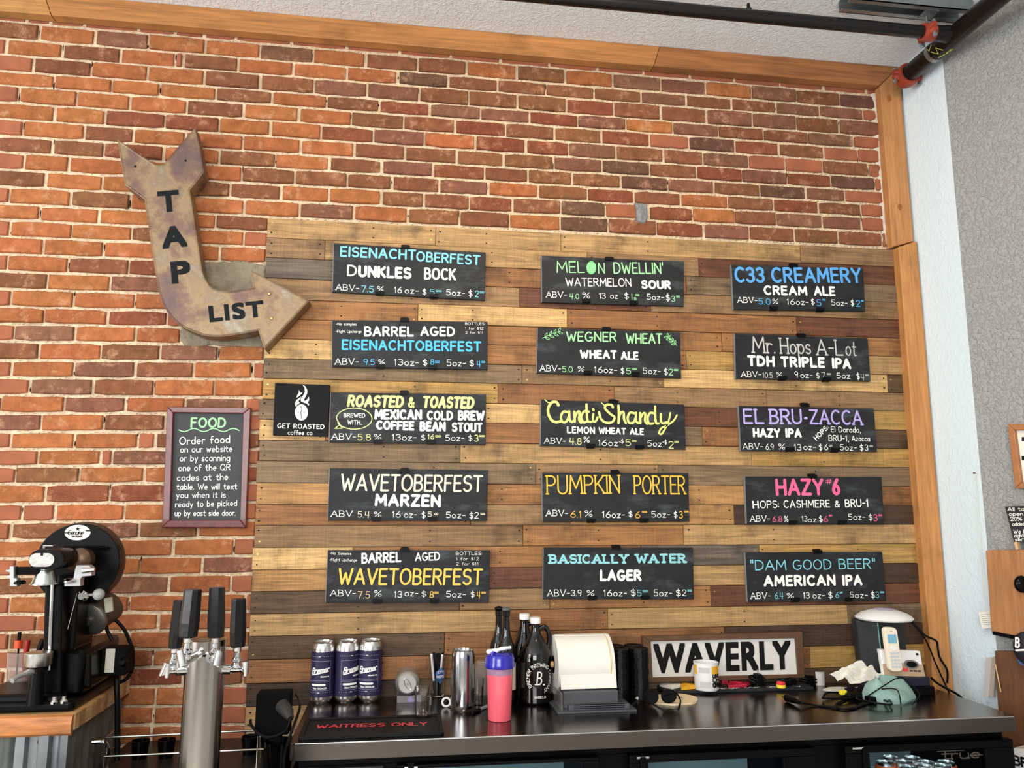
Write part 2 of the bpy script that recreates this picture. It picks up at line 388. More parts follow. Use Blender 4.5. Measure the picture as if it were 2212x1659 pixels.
def text_px(mb, s, p0, p1, hpx, wt, y, gap=None, serif=0, slant=0, wavy=0):
    """lettering on plane y, baseline from photo point p0 to p1, cap height in photo pixels"""
    gap = gap or .11+wt*.72; wt = wt*.9
    a = WP(p0[0], p0[1], y); b = WP(p1[0], p1[1], y); mid = ((p0[0]+p1[0])/2, (p0[1]+p1[1])/2)
    h = (WP(mid[0], mid[1]-hpx, y)-WP(mid[0], mid[1], y)).length
    u, v = frame2(a, b); hw_ = wt*h/2; st, W = layout(s, gap, serif, slant); a = a+u*hw_+v*hw_*.8; b = b-u*hw_+v*hw_*.8; h0 = h; h = h-hw_*1.6; sx = max((b-a).length, .001)/max(W, .05)
    if len(s.strip()) == 1 and G[s.strip()][0] < .1: sx = h
    f = lambda x, z: a+u*x+v*z
    for q in st:
        ribbon([(px_*sx, pz*h) for px_, pz in q], hw_, mb, f)

# ------------------------------------------------------------------ palette
def dsat(c, f=.86, g=.80): m_ = sum(c)/3; return tuple((m_+(v-m_)*f)*g**.5*q_ for v, q_ in zip(c, (1.0, .985, .965)))
def flat(name, c, rough=.75): return mat(name, c, rough=rough, spec=.2)
WHITE = flat('chalk_white', (236, 236, 230)); LGREY = flat('chalk_grey', (190, 190, 186))
CYAN = flat('chalk_cyan', (128, 200, 214)); BLUE = flat('chalk_blue', (84, 182, 232)); BLUE2 = flat('chalk_deep_blue', (92, 160, 222))
GREEN = flat('chalk_green', (160, 228, 160)); LIME = flat('chalk_lime', (222, 238, 130)); YEL = flat('chalk_yellow', (226, 232, 150))
CREAM = flat('chalk_cream', (236, 226, 196)); GOLD = flat('chalk_gold', (242, 196, 92)); ORNG = flat('chalk_orange', (240, 186, 70))
TEAL = flat('chalk_teal', (140, 202, 208)); PURP = flat('chalk_lilac', (178, 164, 222)); PINK = flat('chalk_pink', (244, 104, 146)); PEACH = flat('chalk_peach', (240, 200, 150))
BLACK = mat('black_plastic', (4, 4, 5), rough=.42, spec=.18); BLACKM = mat('black_matte', (6, 6, 7), rough=.7, spec=.1)
GLOSSB = mat('black_gloss', (4, 4, 5), rough=.2, spec=.18); RUBBER = mat('rubber', (13, 13, 14), rough=.55, spec=.25)
STEEL = mat('brushed_steel', (100, 92, 88), rough=.20, metal=1, bump=.00004, bscale=300, stretch=(.15, 6, 6), var=.10, vscale=3)
CHROME = mat('chrome', (215, 215, 215), rough=.09, metal=1); ALU = mat('aluminium', (205, 203, 200), rough=.25, metal=1)
TOWER = mat('tower_steel', (168, 160, 152), rough=.2, metal=1)
CAST = mat('cast_grey', (165, 165, 165), rough=.45, metal=.6)
IVORY = mat('ivory_plastic', (228, 218, 196), rough=.4); WPLAST = mat('white_plastic', (228, 226, 224), rough=.4)
PAPER = mat('paper', (224, 220, 210), rough=.8); INK = flat('ink_grey', (120, 120, 122)); INKB = flat('ink_black', (18, 18, 18))
GLASS = mat('clear_glass', (255, 255, 255), rough=.02, trans=1, ior=1.45)
CLEARP = mat('clear_plastic', (240, 238, 236), rough=.08, trans=.9, ior=1.2)
DGREY = mat('charcoal_plastic', (72, 74, 78), rough=.5)
WOOD = wood_mat('pallet_wood'); TRIMW = wood_mat('stained_pine', grain=(1.6, 1.6, 26), contrast=.30, rough=.5, stain=.3, bump=.0006, kerf=0)
TRIMV = wood_mat('stained_pine_upright', grain=(26, 26, 1.6), contrast=.24, rough=.5, stain=.22, bump=.0006, kerf=0)
BRICK = brick_mat('brick_clay', srgb(196, 150, 118))
MORTAR = mat('mortar', (218, 194, 162), rough=.95, spec=.1, bump=.012, bscale=75, var=.22, vscale=30)
CONC = mat('concrete_patch', (132, 122, 104), rough=.95, spec=.1, bump=.01, bscale=60, var=.2, vscale=25)

# ------------------------------------------------------------------ setting
ZC = 3.567
def struct(o): o['kind'] = 'structure'; return o
wall = struct(MB().box((-3.4, .006, 0), (2.72, .25, ZC+.05)).build('wall_back', MORTAR))
struct(MB().box((-3.6, -6.6, -.05), (3.8, .3, 0)).build('floor', mat('floor_wood', (214, 208, 198), rough=.5, var=.2, vscale=5)))
struct(MB().box((-3.6, -6.6, ZC), (3.8, .25, ZC+.05)).build('ceiling', plaster('ceiling_plaster', (240, 246, 250), 60, .002)))
struct(MB().box((2.70, -.30, 0), (2.86, .008, ZC)).build('wall_right', plaster('return_daylight_tint', (222, 238, 246), 40, .0007)))  # paler and bluer than the textured wall: strip of daylight put into the colour
RW = mat('room_paint', (206, 207, 208), rough=.8)
struct(MB().box((-3.6, -6.6, 0), (-3.5, .25, ZC)).build('wall_left', RW)); struct(MB().box((-3.5, -6.6, 0), (3.7, -6.5, ZC)).build('wall_front', RW)); struct(MB().box((3.6, -6.5, 0), (3.8, -2.2, ZC)).build('wall_right', RW))
pB = [(2.70, -.30), (2.79, -.53), (3.45, -2.22), (3.6, -2.22), (3.6, -.2), (2.86, -.2)]
m = MB(); m.add([(x, y, 0) for x, y in pB]+[(x, y, ZC) for x, y in pB], [(5,4,3,2,1,0), (6,7,8,9,10,11)]+[(i, (i+1) % 6, (i+1) % 6+6, i+6) for i in range(6)])
struct(m.build('wall_right', plaster('textured_wall', (158, 158, 156), 74, .0026)))

# --- bricks
BLc = [45.3,81.5,116.7,152,183.7,219.8,256,292.2,328,365.1,402.2,439.2,473.6,510.7,548.6,585.7,624,662.6,698.8,736.7,778,815.8,853.6,893,932.5,970.3,1007.5,1046,1088.5,1128]
BRc = [206.8,237.5,262.9,296.3,323.4,353.3,384,413,441.4,469.8,501,533.9]
MDc = {12: 500, 13: 533, 20: 781.5, 21: 819, 22: 858.7, 23: 892.8, 24: 932.8, 25: 970.6, 26: 1005, 27: 1043, 28: 1085, 29: 1124}
BBc = [1164.2,1203.3,1243,1284.3,1324,1363.6,1403,1443,1484.3,1526.8,1567.6,1610,1652]
def mz(k):
    """mortar line k -> function x(world) -> z"""
    if k < 0: a = WP(0, BLc[0]-34, 0); b = WP(1898, BRc[0]-30, 0)
    elif k < 12: a = WP(0, BLc[k], 0); b = WP(1898, BRc[k], 0)
    elif k < 30:
        a = WP(0, BLc[k], 0)
        if k in MDc: b = WP(555, MDc[k], 0)
        else: b = WP(555, 533+(781.5-533)*(k-13)/7, 0)
    else:
        a = WP(285, BBc[k-30], 0); b = WP(540, BBc[k-30]-3, 0)
    return lambda x: a.z+(b.z-a.z)*(x-a.x)/(b.x-a.x)
JT = {
0: [-60,58,109,181,300,378,441,509,630,749,863,974,1082,1187,1290,1390,1491,1587,1685,1779,1872,1897],
1: [-30,84,206,320,443,562,676,790,902,1007,1116,1221,1323,1427,1524,1623,1721,1815,1899],
2: [-100,13.5,135.6,259.5,380,396,515.6,634,750,859.5,969,1075.5,1179,1283.8,1385,1482.7,1579.7,1675.9,1770,1864,1900],
3: [-45,72,197,320,442,562.6,679,793.5,904.7,1013,1118,1224,1326,1427.5,1526,1624.5,1720,1813,1902],
4: [-10,117.5,242,346,467,588,705.5,819,928,1037.6,1143,1248.5,1351.6,1453,1551.6,1649,1745,1843.7,1899],
5: [-80,41.6,166,282,404,526.5,645,759,872,984,1092.7,1198,1300,1404,1488,1587,1682.7,1779.5,1853.6,1898],
6: [-8,118.4,228,356,474,584,694,807,917,1026.7,1136,1228.6,1331.7,1433,1519,1616.7,1695.4,1777.7,1876,1904],
7: [-70,50.6,182.6,287.5,400,524.7,650,765,875,986,1089,1196,1300,1404,1504,1603,1700,1795.8,1890.7,1905],
8: [-10,114,224,354,473,595,711,824.6,936,1047.5,1141,1236,1340,1442.6,1542.5,1642,1741,1825.6,1908],
9: [-70,53,149,270,396,523,637.7,750.7,846.7,949.8,1054.7,1162,1268.6,1369.5,1471.6,1572,1670.7,1767.7,1859.6,1908],
10: [-30,97.6,221.5,340,497.5,607.8,711,824,916,1014.7,1107.7,1212,1308.6,1386,1496,1586.9,1677.7,1775.7,1862,1908],
11: [-105,20.8,152.8,281,400,527.4,646.7,765,880.7,992.6,1101,1210,1314,1418,1520,1617.7,1717.5,1812,1906,1914],
12: [-40,86,215,340,467.7,582],
13: [-105,22.6,155.5,284.8,410,528,582],
14: [-35,93,225,350,475.8,578],
15: [-110,16,149,280,400],
16: [-28,102.4,238,370,402],
17: [-105,23.6,159,293,398],
18: [-30,96,233,361,395],
19: [-95,30.6,163,295,391],
20: [-42,85,218,347,473,572],
21: [-100,24.6,160.8,292.5,418,545,572],
22: [-65,64,200.8,333,463,570],
23: [-125,2.5,138.7,271.7,400,528.5,568],
24: [-45,88,224.4,356,490,566],
25: [-105,22.7,161.7,297,334.7,470,564],
26: [-45,82.6,217.5,242,370,500,562],
27: [-95,33,172.7,310.5,440,560],
28: [-30,97.7,235.8,370,500,560],
29: [-80,46,119,268,400,530,557],
30: [-100,22.7,160,299.5,426.6,555],
31: [-30,105,240,374,504.8,552],
32: [-100,35,170,303,435,550],
33: [-30,100,230,364,497.5,548],
34: [-100,20,150,277.6,400,530,546],
35: [-50,80,210,341.6,480,545],
36: [20,150,280,410,540], 37: [70,200,329,460,541], 38: [10,135,265,395,525,540], 39: [75,205,334.8,460,538],
40: [75,205,332,455,536], 41: [66,196,325.8,455,534], 42: [140,265,392,520,534],
}
BSHELL = {}
PAL = {'o': (186, 114, 70), 'r': (148, 86, 60), 'b': (144, 94, 64), 'p': (144, 97, 76), 'd': (116, 82, 66), 'g': (150, 114, 84)}
def brick_color(x):  # browner towards the right: real clay variation plus light tint put into colour
    t = min(max((x+1)/3.4, 0), 1); q = R.random()
    if t < .42: k = 'o' if q < .62 else 'b' if q < .84 else 'p' if q < .93 else 'r'
    else: k = 'o' if q < .14 else 'b' if q < .56 else 'r' if q < .72 else 'p' if q < .88 else 'd'
    c = srgb(*PAL[k]); s = R.uniform(.63, .79); return (c[0]*s, c[1]*s*R.uniform(.93, 1.07), c[2]*s, 1)
def brick_mesh(x0, x1, zb, zt, jt=1.0, d=None):
    """zb, zt functions of x"""
    g = .0057; x0 += g*R.uniform(.5, 1.3); x1 -= g*R.uniform(.5, 1.3)
    y = -.004+R.uniform(-.004, .003) if d is None else d
    n = 5; P = []
    for i in range(n+1):
        x = x0+(x1-x0)*i/n; P.append((x, zb(x)+g+R.uniform(-.0014, .0014)*jt+(.004*R.random() if i in (0, n) else 0)))
    for i in range(n, -1, -1):
        x = x0+(x1-x0)*i/n; P.append((x, zt(x)-g+R.uniform(-.0014, .0014)*jt-(.004*R.random() if i in (0, n) else 0)))
    cx = (x0+x1)/2; cz = (zb(cx)+zt(cx))/2; N = len(P)
    def ring(s, yy): return [(x-math.copysign(min(s, abs(x-cx)*.5), x-cx), yy, z-math.copysign(min(s, abs(z-cz)*.5), z-cz)) for x, z in P]
    m = MB(); m.loft([ring(0, .012), ring(0, y+.004), ring(.0035, y)], False, False)
    m.f.append(tuple(2*N+i for i in range(N))); return m
cand = []
for c, js in JT.items():
    while js[0] > 0 and c >= 30: js = [js[0]-R.uniform(126, 134)]+js
    zt, zb = mz(c-1), mz(c); ym = (BLc[c] if c < 30 else BBc[c-30])
    for a, b in zip(js, js[1:]):
        if b < -2: continue
        if b-a < 6: continue
        xm = (a+b)/2
        ypx = (BLc[c]+(BRc[c]-BLc[c])*xm/1898 if c < 12 else ym)-18
        xa, xb = WP(a, ypx, 0).x, WP(b, ypx, 0).x
        if c == 10 and 1380 < xm < 1500: xa += .035
        area_px = (min(b, 2212)-max(a, 0))*(38 if c else 18)
        cand.append((area_px, c, xa, xb, zb, zt))
cand.sort(key=lambda q: -q[0])
rest = MB()
for i, (ar, c, xa, xb, zb, zt) in enumerate(cand):
    bm_ = brick_mesh(xa, xb, zb, zt, d=(.003 if c == 0 else None))
    if i < 300: bm_.build('brick', BRICK, wall, centre=True, color=brick_color((xa+xb)/2))
    else: rest.add(bm_.v, bm_.f)
if rest.v: rest.build('brick_slivers', mat('brick_sliver_clay', (150, 88, 60), rough=.9, var=.2, vscale=14), wall, kind='stuff')
# rough mortar beads squeezed between the courses
mm_ = MB()
for c in range(0, 42):
    z = mz(c); x = -1.15; xe = WP(JT[c][-1], 400, 0).x if c < 12 else (.03 if not 15 <= c <= 19 else -.27)
    while x < min(xe, 2.6):
        r = R.uniform(.002, .0055); L_ = R.uniform(.01, .03)
        zz = z(x)+R.uniform(-.0025, .0025)
        mm_.add([(x-L_/2, .010, zz-r), (x+L_/2, .010, zz-r*.7), (x+L_/2, .010, zz+r*.8), (x-L_/2, .010, zz+r), (x+R.uniform(-.2, .2)*L_, .010-R.uniform(.004, .012), zz)],
                [(0, 1, 4), (1, 2, 4), (2, 3, 4), (3, 0, 4)])
        x += L_*R.uniform(.6, 1.3)
pit = MB()
for c in range(1, 41):
    zt, zb = mz(c-1), mz(c); ypx = (BLc[c]+(BRc[c]-BLc[c])*.5 if c < 12 else (BLc[c] if c < 30 else BBc[c-30]))-18
    for jx_ in JT[c][1:-1]:
        if R.random() < .30:
            yp_ = (BLc[c]+(BRc[c]-BLc[c])*jx_/1898-18) if c < 12 else ypx
            x = WP(jx_, yp_, 0).x+R.uniform(-.002, .002); zc_ = zb(x)+(zt(x)-zb(x))*R.uniform(.25, .9); hh = R.uniform(.006, .02); ww = R.uniform(.0015, .0035)
            pit.add([(x+ww*cos(2*pi*i/7)*R.uniform(.6, 1.2), .0052, zc_+hh*sin(2*pi*i/7)*R.uniform(.6, 1.2)) for i in range(7)], [tuple(range(7))])
pit.build('mortar_holes', mat('mortar_hole', (44, 30, 24), rough=1, spec=0), wall, kind='stuff')
mm_.build('mortar_beads', mat('mortar_light', (222, 198, 168), rough=.95, spec=.1), wall, kind='stuff')
# plaster daub beside the upright, grey blob, concrete patches behind the arrow
m = MB(); zz = 2.75
rg = []
while zz < 3.47:
    wv = .014+R.uniform(-.006, .01); rg.append([(2.60, .006, zz), (2.60-wv-.012, .004, zz), (2.60-wv, -.004, zz), (2.60, -.008, zz)]); zz += .022
m.loft(rg, True, True).build('mortar_daub', mat('mortar_grey', (205, 196, 182), rough=.95, bump=.008, bscale=70), wall)
def blob(pts, y0, y1, name, mt, par, jit=.004):
    P = [(WP(a, b, 0).x, WP(a, b, 0).z) for a, b in pts]; Q = []
    for i in range(len(P)):
        a, b = P[i], P[(i+1) % len(P)]; k = max(1, int(math.hypot(b[0]-a[0], b[1]-a[1])/.02))
        for j in range(k): Q.append((a[0]+(b[0]-a[0])*j/k+R.uniform(-jit, jit), a[1]+(b[1]-a[1])*j/k+R.uniform(-jit, jit)))
    cx = sum(p[0] for p in Q)/len(Q); cz = sum(p[1] for p in Q)/len(Q); m = MB(); N = len(Q)
    m.loft([[(x, y1, z) for x, z in Q], [(x, y0+.006, z) for x, z in Q], [(cx+(x-cx)*.94, y0, cz+(z-cz)*.90) for x, z in Q]])
    m.v.append(Vector((cx, y0-.004, cz))); k = len(m.v)-1
    m.f += [(2*N+i, 2*N+(i+1) % N, k) for i in range(N)]
    return m.build(name, mt, par)
blob([(430,566),(470,568),(520,563),(578,574),(578,700),(574,752),(540,758),(500,748),(450,744),(425,757),(400,750),(388,735),(390,712),(420,700),(425,640)], -.006, .012, 'concrete_patch', CONC, wall)
blob([(1370,440),(1396,442),(1399,470),(1392,484),(1374,480),(1372,455)], -.012, .012, 'caulk_blob', mat('caulk', (118, 120, 120), rough=.35, bump=.01, bscale=50), wall, .002)

# --- pine trim round the recess
trim = struct(thing('trim_1', 'x', 'x', (0, 0, 0))); del trim['label']; del trim['category']
tc1 = srgb(214, 140, 72)
def tcol(c, s=.86): c = dsat(c, .86, 1); q = srgb(*c); return (q[0]*s, q[1]*s, q[2]*s, 1)
jx = WP(1412, 130, -.045).x
def beam(x0, x1, sk0, sk1, col):
    def zb(x): return 3.478+(3.470-3.478)*(x+1)/3.6
    m = MB(); vs = []
    for y in (-.045, 0):
        vs += [(x0, y, zb(x0)), (x1, y, zb(x1)), (x1+sk1, y, ZC-.001), (x0+sk0, y, ZC-.001)]
    m.add(vs, [(0,1,2,3), (7,6,5,4), (0,4,5,1), (1,5,6,2), (2,6,7,3), (3,7,4,0)])
    return m.build('board', TRIMW, trim, centre=True, color=col, bevel=.002)
jl = WP(112, 22, -.045).x
beam(-3.4, jl-.001, 0, -.035, tcol((206, 146, 78))); beam(jl+.001, jx-.001, -.035, .03, tcol((198, 132, 70)))
beam(jx+.001, 2.585, .03, .10, tcol((176, 112, 62)))
def upright(x0, x1, z0, z1, y, top0, top1, col, cut=0):
    m = MB(); vs = []
    for yy in (y, 0): vs += [(x0, yy, z0-cut), (x1, yy, z0), (x1, yy, z1+top1), (x0, yy, z1+top0)]
    m.add(vs, [(0,1,2,3), (7,6,5,4), (0,4,5,1), (1,5,6,2), (2,6,7,3), (3,7,4,0)])
    return m.build('board', TRIMV, trim, centre=True, color=col, bevel=.004)
upright(2.588, 2.688, 2.755, 3.47, -.045, 0, .097, tcol((204, 138, 78)), cut=.03)
upright(2.605, 2.692, 0, 2.752, -.06, -.03, 0, tcol((208, 140, 74)))
k = MB()
for (a, b) in ((1921, 212), (1944, 447)):
    q = WP(a, b, -.046); k.prism([(q.x+.010*cos(2*pi*i/12), q.z+.016*sin(2*pi*i/12)) for i in range(12)], -.0465, -.044)
k.build('knot', mat('wood_knot', (150, 88, 44), rough=.5, var=.3, vscale=60), trim)

# --- pallet plank cladding
LB = [469.8,512.2,555,599,645,687.5,730,773.6,816.5,861.7,905.6,950.7,995.5,1043,1089.6,1135.4,1183.2,1231.6,1278.1,1326.4,1375,1425.2,1476.3,1527,1580]
RB = [541,578.4,618,655,692.4,731.5,771.2,810.3,848.9,888.8,929.4,969.7,1010,1050.5,1091.5,1133,1174.6,1216.5,1259.6,1303.5,1345.7,1391,1438,1484,1530]
LX = [576,576,575,575,573,572,571,569.4,565.8,561,559.8,558.6,556,553.8,551,549,546,543.6,541.7,538,535.7,533.3,529.6,527,524]
PC = {'_': 0, 'py': (220, 176, 110), 'lt': (192, 150, 94), 'lo': (192, 140, 80), 'tn': (158, 120, 78), 'gb': (136, 110, 80), 'gr': (116, 102, 88), 'or': (158, 104, 58),
      'oo': (174, 118, 66), 'rb': (118, 70, 46), 'dk': (78, 55, 38), 'db': (98, 74, 50), 'yl': (192, 148, 76)}
PL = [
[(None,'lt'),(941,'lt'),(1212,'lt'),(1730,'tn')], [(None,'tn'),(702,'lt'),(1268,'tn'),(1509,'rb')], [(None,'gr'),(850,'or'),(1482,'gb')],
[(None,'tn'),(1123,'rb'),(1405,'tn')], [(None,'oo'),(903,'py'),(1225,'or'),(1721,'rb')], [(None,'oo'),(900,'oo'),(1560,'oo')],
[(None,'py'),(880,'oo'),(1483,'yl'),(1700,'lt')], [(None,'gb'),(1128,'tn'),(1434,'py'),(1918,'db')], [(None,'yl'),(1076,'or'),(1327,'tn'),(1656,'tn')],
[(None,'gb'),(800,'py'),(1300,'rb'),(1740,'yl')], [(None,'py'),(703,'or'),(1250,'gb'),(1517,'or'),(1740,'db')], [(None,'gb'),(994,'lt'),(1624,'yl')],
[(None,'gb'),(1157,'tn'),(1423,'gb')], [(None,'lo'),(900,'oo'),(1300,'lo'),(1700,'or')], [(None,'or'),(1017,'tn'),(1232,'lo'),(1586,'dk')],
[(None,'tn'),(1130,'oo'),(1477,'lt')], [(None,'py'),(762,'oo'),(1386,'gr'),(1641,'yl')], [(None,'lo'),(900,'rb'),(1250,'lt'),(1700,'dk')],
[(None,'db'),(992,'tn'),(1188,'oo'),(1536,'rb')], [(None,'lt'),(1080,'or'),(1313,'lt'),(1831,'gb')], [(None,'db'),(960,'or'),(1566,'dk')],
[(None,'or'),(1150,'or'),(1750,'yl')], [(None,'dk'),(900,'gb'),(1500,'db')], [(None,'lt'),(700,'gb'),(1500,'gb')]]
panel = thing('plank_panel', 'reclaimed pallet boards in mixed browns cladding the brick wall behind the chalkboards', 'panel', (0, 0, 0))
XR = WP(1938, 560, -.02).x+.01
nails = MB(); heads = MB()
for k, row in enumerate(PL):
    cols = [dsat(PC[c]) for _, c in row]; xs = [LX[k]]+[q[0] for q in row[1:]]
    for i, c in enumerate(cols):
        px0 = xs[i]; px1 = xs[i+1] if i+1 < len(xs) else None
        def yb(px, arr): return arr[0]+(arr[1]-arr[0])*(px-560)/(1965-560)
        T = (LB[k], RB[k]); Bm = (LB[k+1], RB[k+1]); q1 = px1 if px1 else 1940+3*k*.9+20
        y = -.019+R.uniform(-.004, .003)
        a = WP(px0, (yb(px0, T)+yb(px0, Bm))/2, -.019); b = WP(q1, (yb(q1, T)+yb(q1, Bm))/2, -.019)
        zt0, zt1 = WP(px0, yb(px0, T), -.019).z, WP(q1, yb(q1, T), -.019).z
        zb0, zb1 = WP(px0, yb(px0, Bm), -.019).z, WP(q1, yb(q1, Bm), -.019).z
        x0 = a.x+.0006; x1 = b.x-.0006 if px1 else 2.612; g = .0009; e = .0016
        if i == 0: x0 = a.x+R.uniform(-.003, .003)
        def R4(s, yy): return [(x0+s, yy, zb0+g+s), (x1-s, yy, zb1+g+s), (x1-s, yy, zt1-g-s), (x0+s, yy, zt0-g-s)]
        m = MB().loft([R4(0, 0), R4(0, y+e), R4(e, y)], False, True)
        cc = srgb(*c); s = R.uniform(.93, 1.06)
        m.build('plank', WOOD, panel, centre=True, color=(cc[0]*s, cc[1]*s, cc[2]*s, 1))
        for xe, dr in ((x0, 1), (x1, -1)):
            if not px1 and dr < 0: continue
            if R.random() < .8:
                for fz in (.25, .75):
                    zc_ = zb0+(zt0-zb0)*(fz+R.uniform(-.05, .05))+(zb1-zb0)*(xe-x0)/(x1-x0); xc = xe+dr*R.uniform(.012, .02)
                    tgt = nails if R.random() < .75 else heads; rr = R.uniform(.0022, .0036)
                    n = len(tgt.v); tgt.v += [Vector((xc+rr*1.3*cos(2*pi*j/8), y-.0005, zc_+rr*sin(2*pi*j/8))) for j in range(8)]; tgt.f.append(tuple(range(n, n+8)))
        if x1-x0 > .5:
            xc = x0+(x1-x0)*R.uniform(.35, .65)
            for fz in (.25, .75):
                zc_ = (zb0+zb1)/2+((zt0-zb0))*fz; rr = .0026; n = len(nails.v)
                nails.v += [Vector((xc+rr*1.4*cos(2*pi*j/8), y-.0005, zc_+rr*sin(2*pi*j/8))) for j in range(8)]; nails.f.append(tuple(range(n, n+8)))
nails.build('nail_holes', mat('nail_hole', (34, 24, 20), rough=.9), panel, kind='stuff')
heads.build('screw_heads', mat('brass', (205, 170, 100), rough=.35, metal=1), panel, kind='stuff')

# ------------------------------------------------------------------ chalkboard menu signs
SLATE = mat('slate_board', (37, 38, 40), rough=.5, spec=.22, var=.22, vscale=9)
YB = -.036
nt = SLATE.node_tree; N = nt.nodes; L = nt.links; b = N['Principled BSDF']; geo = N.new('ShaderNodeNewGeometry'); mp = N.new('ShaderNodeMapping'); mp.inputs['Scale'].default_value = (4, 4, 11); L.new(geo.outputs['Position'], mp.inputs[0])
n = N.new('ShaderNodeTexNoise'); n.inputs['Scale'].default_value = 1.6; n.inputs['Detail'].default_value = 7; n.inputs['Roughness'].default_value = .68; L.new(mp.outputs[0], n.inputs[0])
q = N.new('ShaderNodeMapRange'); q.inputs[1].default_value = .52; q.inputs[2].default_value = .78; q.inputs[3].default_value = 0; q.inputs[4].default_value = .6; L.new(n.outputs[0], q.inputs[0])
mx = N.new('ShaderNodeMix'); mx.data_type = 'RGBA'; src = b.inputs['Base Color'].links[0].from_socket; L.new(q.outputs[0], mx.inputs[0]); L.new(src, mx.inputs[6]); mx.inputs[7].default_value = srgb(98, 104, 106); L.new(mx.outputs[2], b.inputs['Base Color'])
cA = (680, 500, 5.026); cB = (560, 820, 4.096); cC = (680, 1160, 5.267); cD = (1120, 520, 5.3525); cE = (1120, 840, 5.3525)
cF = (1140, 1160, 2.765); cG = (1540, 540, 5.3525); cH = (1560, 860, 5.721)
def cp(cr, x, y): return (cr[0]+x/cr[2], cr[1]+y/cr[2])
def menu(label, cr, corners, clips, lines):
    P = [WP(*cp(cr, *q), YB) for q in corners]
    root = thing('menu_board', label, 'chalkboard', (P[3].x, -.022, P[3].z), group='beer menu chalkboards on the plank wall')
    m = MB(); R4 = lambda s, y: [(P[3].x+s, y, P[3].z+s), (P[2].x-s, y, P[2].z+s), (P[1].x-s, y, P[1].z-s), (P[0].x+s, y, P[0].z-s)]
    m.loft([R4(0, -.022), R4(0, YB+.0012), R4(.0012, YB)], True, True); m.build('slate', SLATE, root, world=True)
    # paler strip along the left side
    m = MB(); m.add([(P[3].x-.0008, -.024, P[3].z), (P[3].x-.0008, YB, P[3].z), (P[0].x-.0008, YB, P[0].z), (P[0].x-.0008, -.024, P[0].z),
                     (P[3].x+.0012, -.024, P[3].z), (P[3].x+.0012, YB-.0003, P[3].z), (P[0].x+.0012, YB-.0003, P[0].z), (P[0].x+.0012, -.024, P[0].z)],
                    [(0,1,2,3), (1,5,6,2), (4,7,6,5), (0,3,7,4), (3,2,6,7), (0,4,5,1)])
    m.build('pale_edge', mat('pale_edge', (120, 122, 122), rough=.6), root, world=True)
    for i, q in enumerate(clips):
        c = WP(*cp(cr, *q), YB-.003); w_ = .0172; up = 1 if i == 0 else -1
        m = MB(); m.box((c.x-w_, YB-.007, c.z-.0065), (c.x+w_, YB-.0002, c.z+.0065)); m.box((c.x-w_*.8, YB-.0005, c.z+up*.001), (c.x+w_*.8, -.021, c.z+up*.0105))
        m.build('clip', BLACK, root, world=True)
    mbs = {}
    for L_ in lines:
        s, x0, y0, x1, y1, h, wt, col = L_[:8]; kw = L_[8] if len(L_) > 8 else {}
        p0 = cp(cr, x0, y0); p1 = cp(cr, x1, y1); key = (col.name, kw.get('grp', 0)); kw = {a: b for a, b in kw.items() if a != 'grp'}
        mb = mbs.setdefault(key, (MB(), col))[0]
        text_px(mb, s, p0, p1, h/cr[2], wt, YB-.0011, **kw)
    return root, mbs
def finish(root, mbs):
    for (cn, g), (mb, col) in mbs.items():
        lb = cn.replace('chalk_', '').replace('_', ' ')
        mb.build('lettering', col, root, world=True, label=lb+' painted lettering')
def go(label, cr, corners, clips, lines): r, m = menu(label, cr, corners, clips, lines); finish(r, m); return r
def row(cl, p, y0, y1, x0, x1, h, items, thin=.115, acc=None, sf=.06):
    """the price row: items = (text, x0, x1[, colour, height factor])"""
    out = []
    for it in items:
        s, a, b = it[:3]; c = it[3] if len(it) > 3 else WHITE; hf = it[4] if len(it) > 4 else 1; dy = it[5] if len(it) > 5 else 0
        fy = lambda x: y0+(y1-y0)*(x-x0)/(x1-x0)+dy
        out.append((s, a, fy(a), b, fy(b), h*hf, thin/hf*(.62 if hf < .7 else .9) if hf < 1 else thin, c, {'serif': sf if c is WHITE else 0}))
    return out
r, mb = menu('black menu board reading Eisenachtoberfest Dunkles Bock in pale blue and white', cA, [(205,125),(1855,228),(1848,748),(190,655)], [(985,170),(705,662),(1290,697)],
 [('EISENACHT', 272,272, 1098,312, 112,.20,CYAN), ('OBERFEST', 1098,322, 1795,368, 108,.19,CYAN), ('D', 348,482,458,486,120,.17,WHITE), ('UNKLES', 468,492,1050,515,122,.26,WHITE),
  ('BOCK', 1185,520,1535,532,128,.2,WHITE)]
 + row(0,0,636,706,222,1715,66,[('ABV-',225,480),('7.5',503,640,CYAN,1.05,8),('%',672,748),('16',862,945),('oz-',975,1125),('$',1168,1212,WHITE,1.05,10),('5',1245,1300,CYAN,.9,0),('@',1312,1380,CYAN,.55,-20),('5oz-',1425,1630),('$',1667,1712,WHITE,1.15,8),('2',1738,1780,CYAN,1.1,6),('@',1786,1843,CYAN,.5,-30)])); finish(r, mb)
